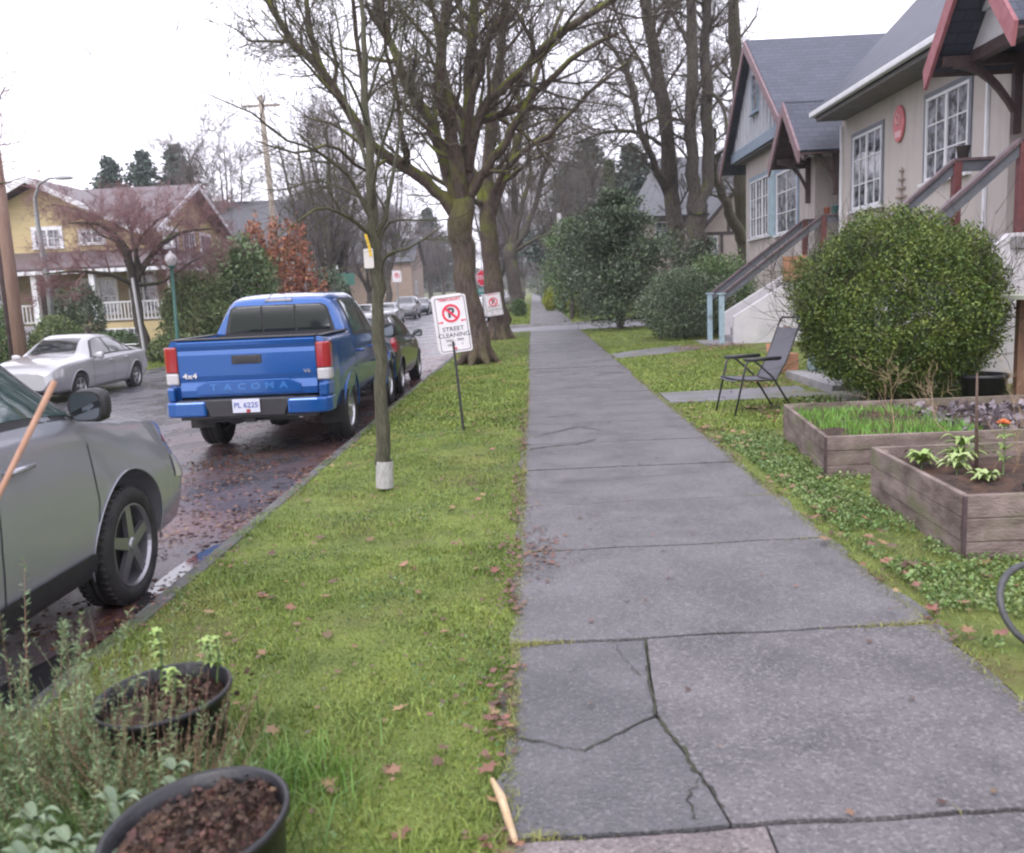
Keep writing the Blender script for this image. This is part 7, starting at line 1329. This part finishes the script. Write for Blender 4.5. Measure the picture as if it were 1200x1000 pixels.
tag(blades_mesh('verge_grass_farther', np.concatenate([field(26000, -2.14, -.13, 10.5, 19), field(16000, -2.07, -.13, 19, 34.8)]), .045, .014, 1.2, grass_m, rg=rg), kind='stuff')
ra = [field(30000, 1.74, 4.6, 2.2, 9.5), field(26000, 1.74, 5.2, 9.5, 16), field(20000, 1.76, 4.9, 16, 24), field(16000, 1.76, 9, 24, 34.7)]
C = np.concatenate(ra); ins = ((C[:, 0] > 2.30) & (C[:, 1] > 4.82) & (C[:, 1] < 6.6)) | ((C[:, 0] > 2.36) & (C[:, 1] > 7.02) & (C[:, 1] < 9.3)) | ((C[:, 1] > 11.85) & (C[:, 1] < 13.1)) | ((C[:, 1] > 19.7) & (C[:, 1] < 24) & (C[:, 1] - 19.7 > (C[:, 0] - 1.8) * .62) & (C[:, 1] - 21.1 < (C[:, 0] - 1.8) * .9)) | ((C[:, 0] > 3.9) & (C[:, 1] > 11.9) & (C[:, 1] < 14.4)) | ((C[:, 0] > 4.6) & (C[:, 1] > 21.9) & (C[:, 1] < 24.2)); C = C[~ins]
nearm = C[:, 1] < 9.5; tag(blades_mesh('lawn_grass', C[nearm], .03, .005, 1.4, grass_m, rg=rg), kind='stuff'); tag(blades_mesh('lawn_grass_farther', C[~nearm], .05, .013, 1.2, grass_m, rg=rg), kind='stuff')
xy = np.stack([rg.uniform(1.8, 9, 14000), rg.uniform(41.2, 75, 14000)], 1); C = np.column_stack([xy, gz(xy) + .1 * np.clip((xy[:, 0] - 1.9) / 1.2, 0, 1)]); xy2 = np.stack([rg.uniform(-14.3, -12.3, 9000), rg.uniform(18, 60, 9000)], 1); xy3 = np.stack([rg.uniform(-2.05, -.2, 8000), rg.uniform(41.2, 80, 8000)], 1)
tag(blades_mesh('distant_grass', np.concatenate([C, np.column_stack([xy2, gz(xy2)]), np.column_stack([xy3, gz(xy3)])]), .09, .04, 1, grass_m, rg=rg), kind='stuff')
jb = []
for jy, n_ in ((3.86, 420), (5.28, 120), (2.42, 160), (6.45, 60)):
    xx = np.concatenate([-.16 + np.abs(rg.normal(0, .12, n_)), 1.76 - np.abs(rg.normal(0, .16, n_))]); jb.append(np.stack([xx, jy + .10 * (xx - .8) / 1.9 + rg.normal(0, .010, len(xx)), np.full(len(xx), -.012)], 1))
ex = rg.uniform(2.2, 16, 9000); jb.append(np.stack([-.155 + np.abs(rg.normal(0, .022, 9000)), ex, np.full(9000, -.01)], 1)); ex = rg.uniform(2.4, 16, 6000); jb.append(np.stack([1.75 - np.abs(rg.normal(0, .022, 6000)), ex, np.full(6000, -.01)], 1))
tag(blades_mesh('joint_grass', np.concatenate(jb), .026, .004, 1.6, M_('edge_grass', (.14, .17, .035), (.26, .25, .08), 2, .6, island=.4), rg=rg), kind='stuff')
# weedy ground cover along the beds
xy = np.stack([1.86 + np.abs(rg.normal(0, .42, 26000)), rg.uniform(3.6, 9.2, 26000)], 1); xy = xy[(xy[:, 0] < 2.32 + (xy[:, 1] - 4.8) * .03) | ((xy[:, 1] < 4.8) & (xy[:, 0] < 4)) | ((xy[:, 1] > 6.6) & (xy[:, 1] < 7.0) & (xy[:, 0] < 4))]
xy = np.concatenate([xy, np.stack([rg.uniform(1.95, 4.2, 5000), rg.uniform(3.8, 4.8, 5000)], 1)])
xy = xy[np.array([noise.noise(Vector((x * 2.2, y * 2.2, 4))) for x, y in xy]) > -.28]; C = np.column_stack([xy, gz(xy) + rg.uniform(.0, .045, len(xy))]); C = C[rg.random(len(C)) < .72]; V, F = leaves_np(C, .020 * rg.uniform(.45, 1.6, len(C)), .75, .5, None, rg); tag(npmesh('ground_cover', V, F, M_('clover_leaf', (.085, .15, .038), (.16, .225, .07), 3, .5, island=.4)), kind='stuff')
xy = np.stack([rg.uniform(3.3, 7, 4000), rg.uniform(9.2, 11.4, 4000)], 1); C = np.column_stack([xy, gz(xy) + rg.uniform(.005, .08, len(xy))]); V, F = leaves_np(C, .05, .7, .4, None, rg); tag(npmesh('ground_cover', V, F, MATS['clover_leaf']), kind='stuff')
# ------------------------------------------------------------------ fallen leaves
lobes = np.array([(0, -.5), (.10, -.22), (.42, -.30), (.30, -.05), (.50, .18), (.20, .14), (0, .5), (-.20, .14), (-.50, .18), (-.30, -.05), (-.42, -.30), (-.10, -.22)])
def fallen(name, xy, size, mat, dz=.008, curl=.25):
    n = len(xy); a = rg.uniform(0, 6.28, n); s = size * rg.uniform(.45, 1.25, n); ca, sa = np.cos(a), np.sin(a); k = len(lobes); tx, ty = rg.normal(0, .22, n), rg.normal(0, .22, n); cu_ = rg.uniform(-.1, curl, n) * 2; zz = np.array([G(x, y) for x, y in xy]) + dz + rg.uniform(0, .006, n)
    V = np.empty((n, k + 1, 3)); V[:, 0] = np.column_stack([xy, zz])
    for j in range(k):
        lx, ly = lobes[j]; u = s * (lx * ca - ly * sa); v = s * (lx * sa + ly * ca); V[:, j + 1, 0] = xy[:, 0] + u; V[:, j + 1, 1] = xy[:, 1] + v; V[:, j + 1, 2] = np.maximum(zz + u * tx + v * ty + cu_ * s * (lx * lx + ly * ly), zz - .004)
    b = np.arange(n)[:, None, None] * (k + 1); t_ = np.array([(0, j + 1, (j + 1) % k + 1) for j in range(k)])[None]; F = (b + t_).reshape(-1, 3); return tag(npmesh(name, V.reshape(-1, 3), F, mat), kind='stuff')
lf = M_('fallen_leaf', (.13, .062, .034), (.22, .125, .07), 6, .55, island=.55); lfd = M_('wet_fallen_leaf', (.080, .038, .024), (.155, .078, .048), 6, .35, island=.5)
def U(n, x0, x1, y0, y1): return np.stack([rg.uniform(x0, x1, n), rg.uniform(y0, y1, n)], 1)
def edge(n, x, sp, y0, y1, cl=1.7): 
    y = rg.uniform(y0, y1, n); y = y[np.array([noise.noise(Vector((0, v * cl, x))) for v in y]) > -.1]; return np.stack([x + rg.normal(0, sp, len(y)), y], 1)
fallen('fallen_leaf_bits_on_verge', np.concatenate([U(420, -2.08, -.16, 2, 12), edge(260, -.26, .07, 2, 14), edge(300, -2.08, .06, 3, 14)]), .028, lfd, .02)
fallen('fallen_leaves_on_verge', np.concatenate([U(95, -2.05, -.2, 2, 7), U(120, -2.05, -.2, 7, 20), U(80, -2, -.2, 20, 34)]), .062, lf, .018)
fallen('fallen_leaves_on_lawn', np.concatenate([U(55, 1.8, 2.9, 3, 9), U(160, 1.8, 5, 10, 22), U(420, 3.3, 5.2, 20.5, 22.3), U(200, 2.6, 3.6, 9.6, 11.2), U(260, 3.0, 4.3, 12.8, 14.6), U(160, 4.3, 6.5, 24, 28), edge(160, 1.95, .1, 3, 12)]), .072, lf, .03)
fallen('leaf_litter_along_pavement', np.concatenate([edge(900, -.17, .035, 2.2, 12), edge(900, -.17, .05, 12, 34), edge(500, 1.78, .035, 2.5, 12), edge(700, 1.78, .05, 12, 34), U(26, -.05, 1.7, 2.3, 6), U(50, -.1, 1.7, 6, 20), U(60, -.1, 1.7, 20, 34), np.stack([rg.normal(-.02, .09, 160), rg.normal(5.25, .25, 160)], 1)]), .032, lfd, .010)
def cluster(n, x0, x1, y0, y1, th=.0, s=.9): xy = U(n, x0, x1, y0, y1); return xy[np.array([noise.noise(Vector((x * s * 1.6, y * s * .6, 5))) for x, y in xy]) > th]
fallen('leaf_litter_in_gutter', np.concatenate([edge(2200, -2.36, .10, 3, 12), edge(2200, -2.4, .14, 12, 30), cluster(3600, -3.9, -2.25, 4.5, 14, .0), cluster(2200, -7.4, -3.6, 5, 16, .12), cluster(3500, -4.5, -2.25, 14, 34, .05), cluster(4000, -4.3, -2.25, 5, 14, -.05, 1.6), cluster(2600, -12.0, -10.4, 18, 34, -.1), cluster(1800, -12.0, -10.4, 34, 60, -.1), cluster(1500, -9.5, -4.5, 14, 34, .2)]), .042, lfd, .004, .03)
fallen('fallen_leaf', np.array([[-.21, 2.74], [-.17, 2.55], [-.14, 3.02], [-.16, 3.45], [-.19, 3.22], [-.10, 2.33]]), .075, lf, .016)
# ------------------------------------------------------------------ far wood closing the street, and the damp air
rg = np.random.default_rng(404); n = 26000; X = rg.uniform(-70, 70, n); top = 8 + 6 * np.array([noise.noise(Vector((x * .09, 0, 3))) + .5 * noise.noise(Vector((x * .3, 2, 3))) for x in X]); Z = rise(250) + top * rg.random(n) ** .7; Y = 252 + rg.uniform(0, 16, n)
V, F = leaves_np(np.stack([X, Y, Z], 1), 1.3, .7, .1, None, rg); tag(npmesh('distant_woods', V, F, M_('far_wood_foliage', (.09, .10, .085), (.14, .145, .12), .3, .9, island=.4)), kind='stuff')
m = MB(); m.box(-905, 905, -205, 1505, -1.9, 34); hz_ = m.build('haze', None); hz_['kind'] = 'stuff'; hm = bpy.data.materials.new('haze_air'); hm.use_nodes = True; t_ = hm.node_tree; t_.nodes.clear()
pv = t_.nodes.new('ShaderNodeVolumePrincipled'); pv.inputs['Color'].default_value = (.96, .95, 1, 1); pv.inputs['Density'].default_value = .0006; pv.inputs['Anisotropy'].default_value = .2; om = t_.nodes.new('ShaderNodeOutputMaterial'); t_.links.new(pv.outputs[0], om.inputs['Volume']); hz_.data.materials.append(hm)
bpy.context.view_layer.update()
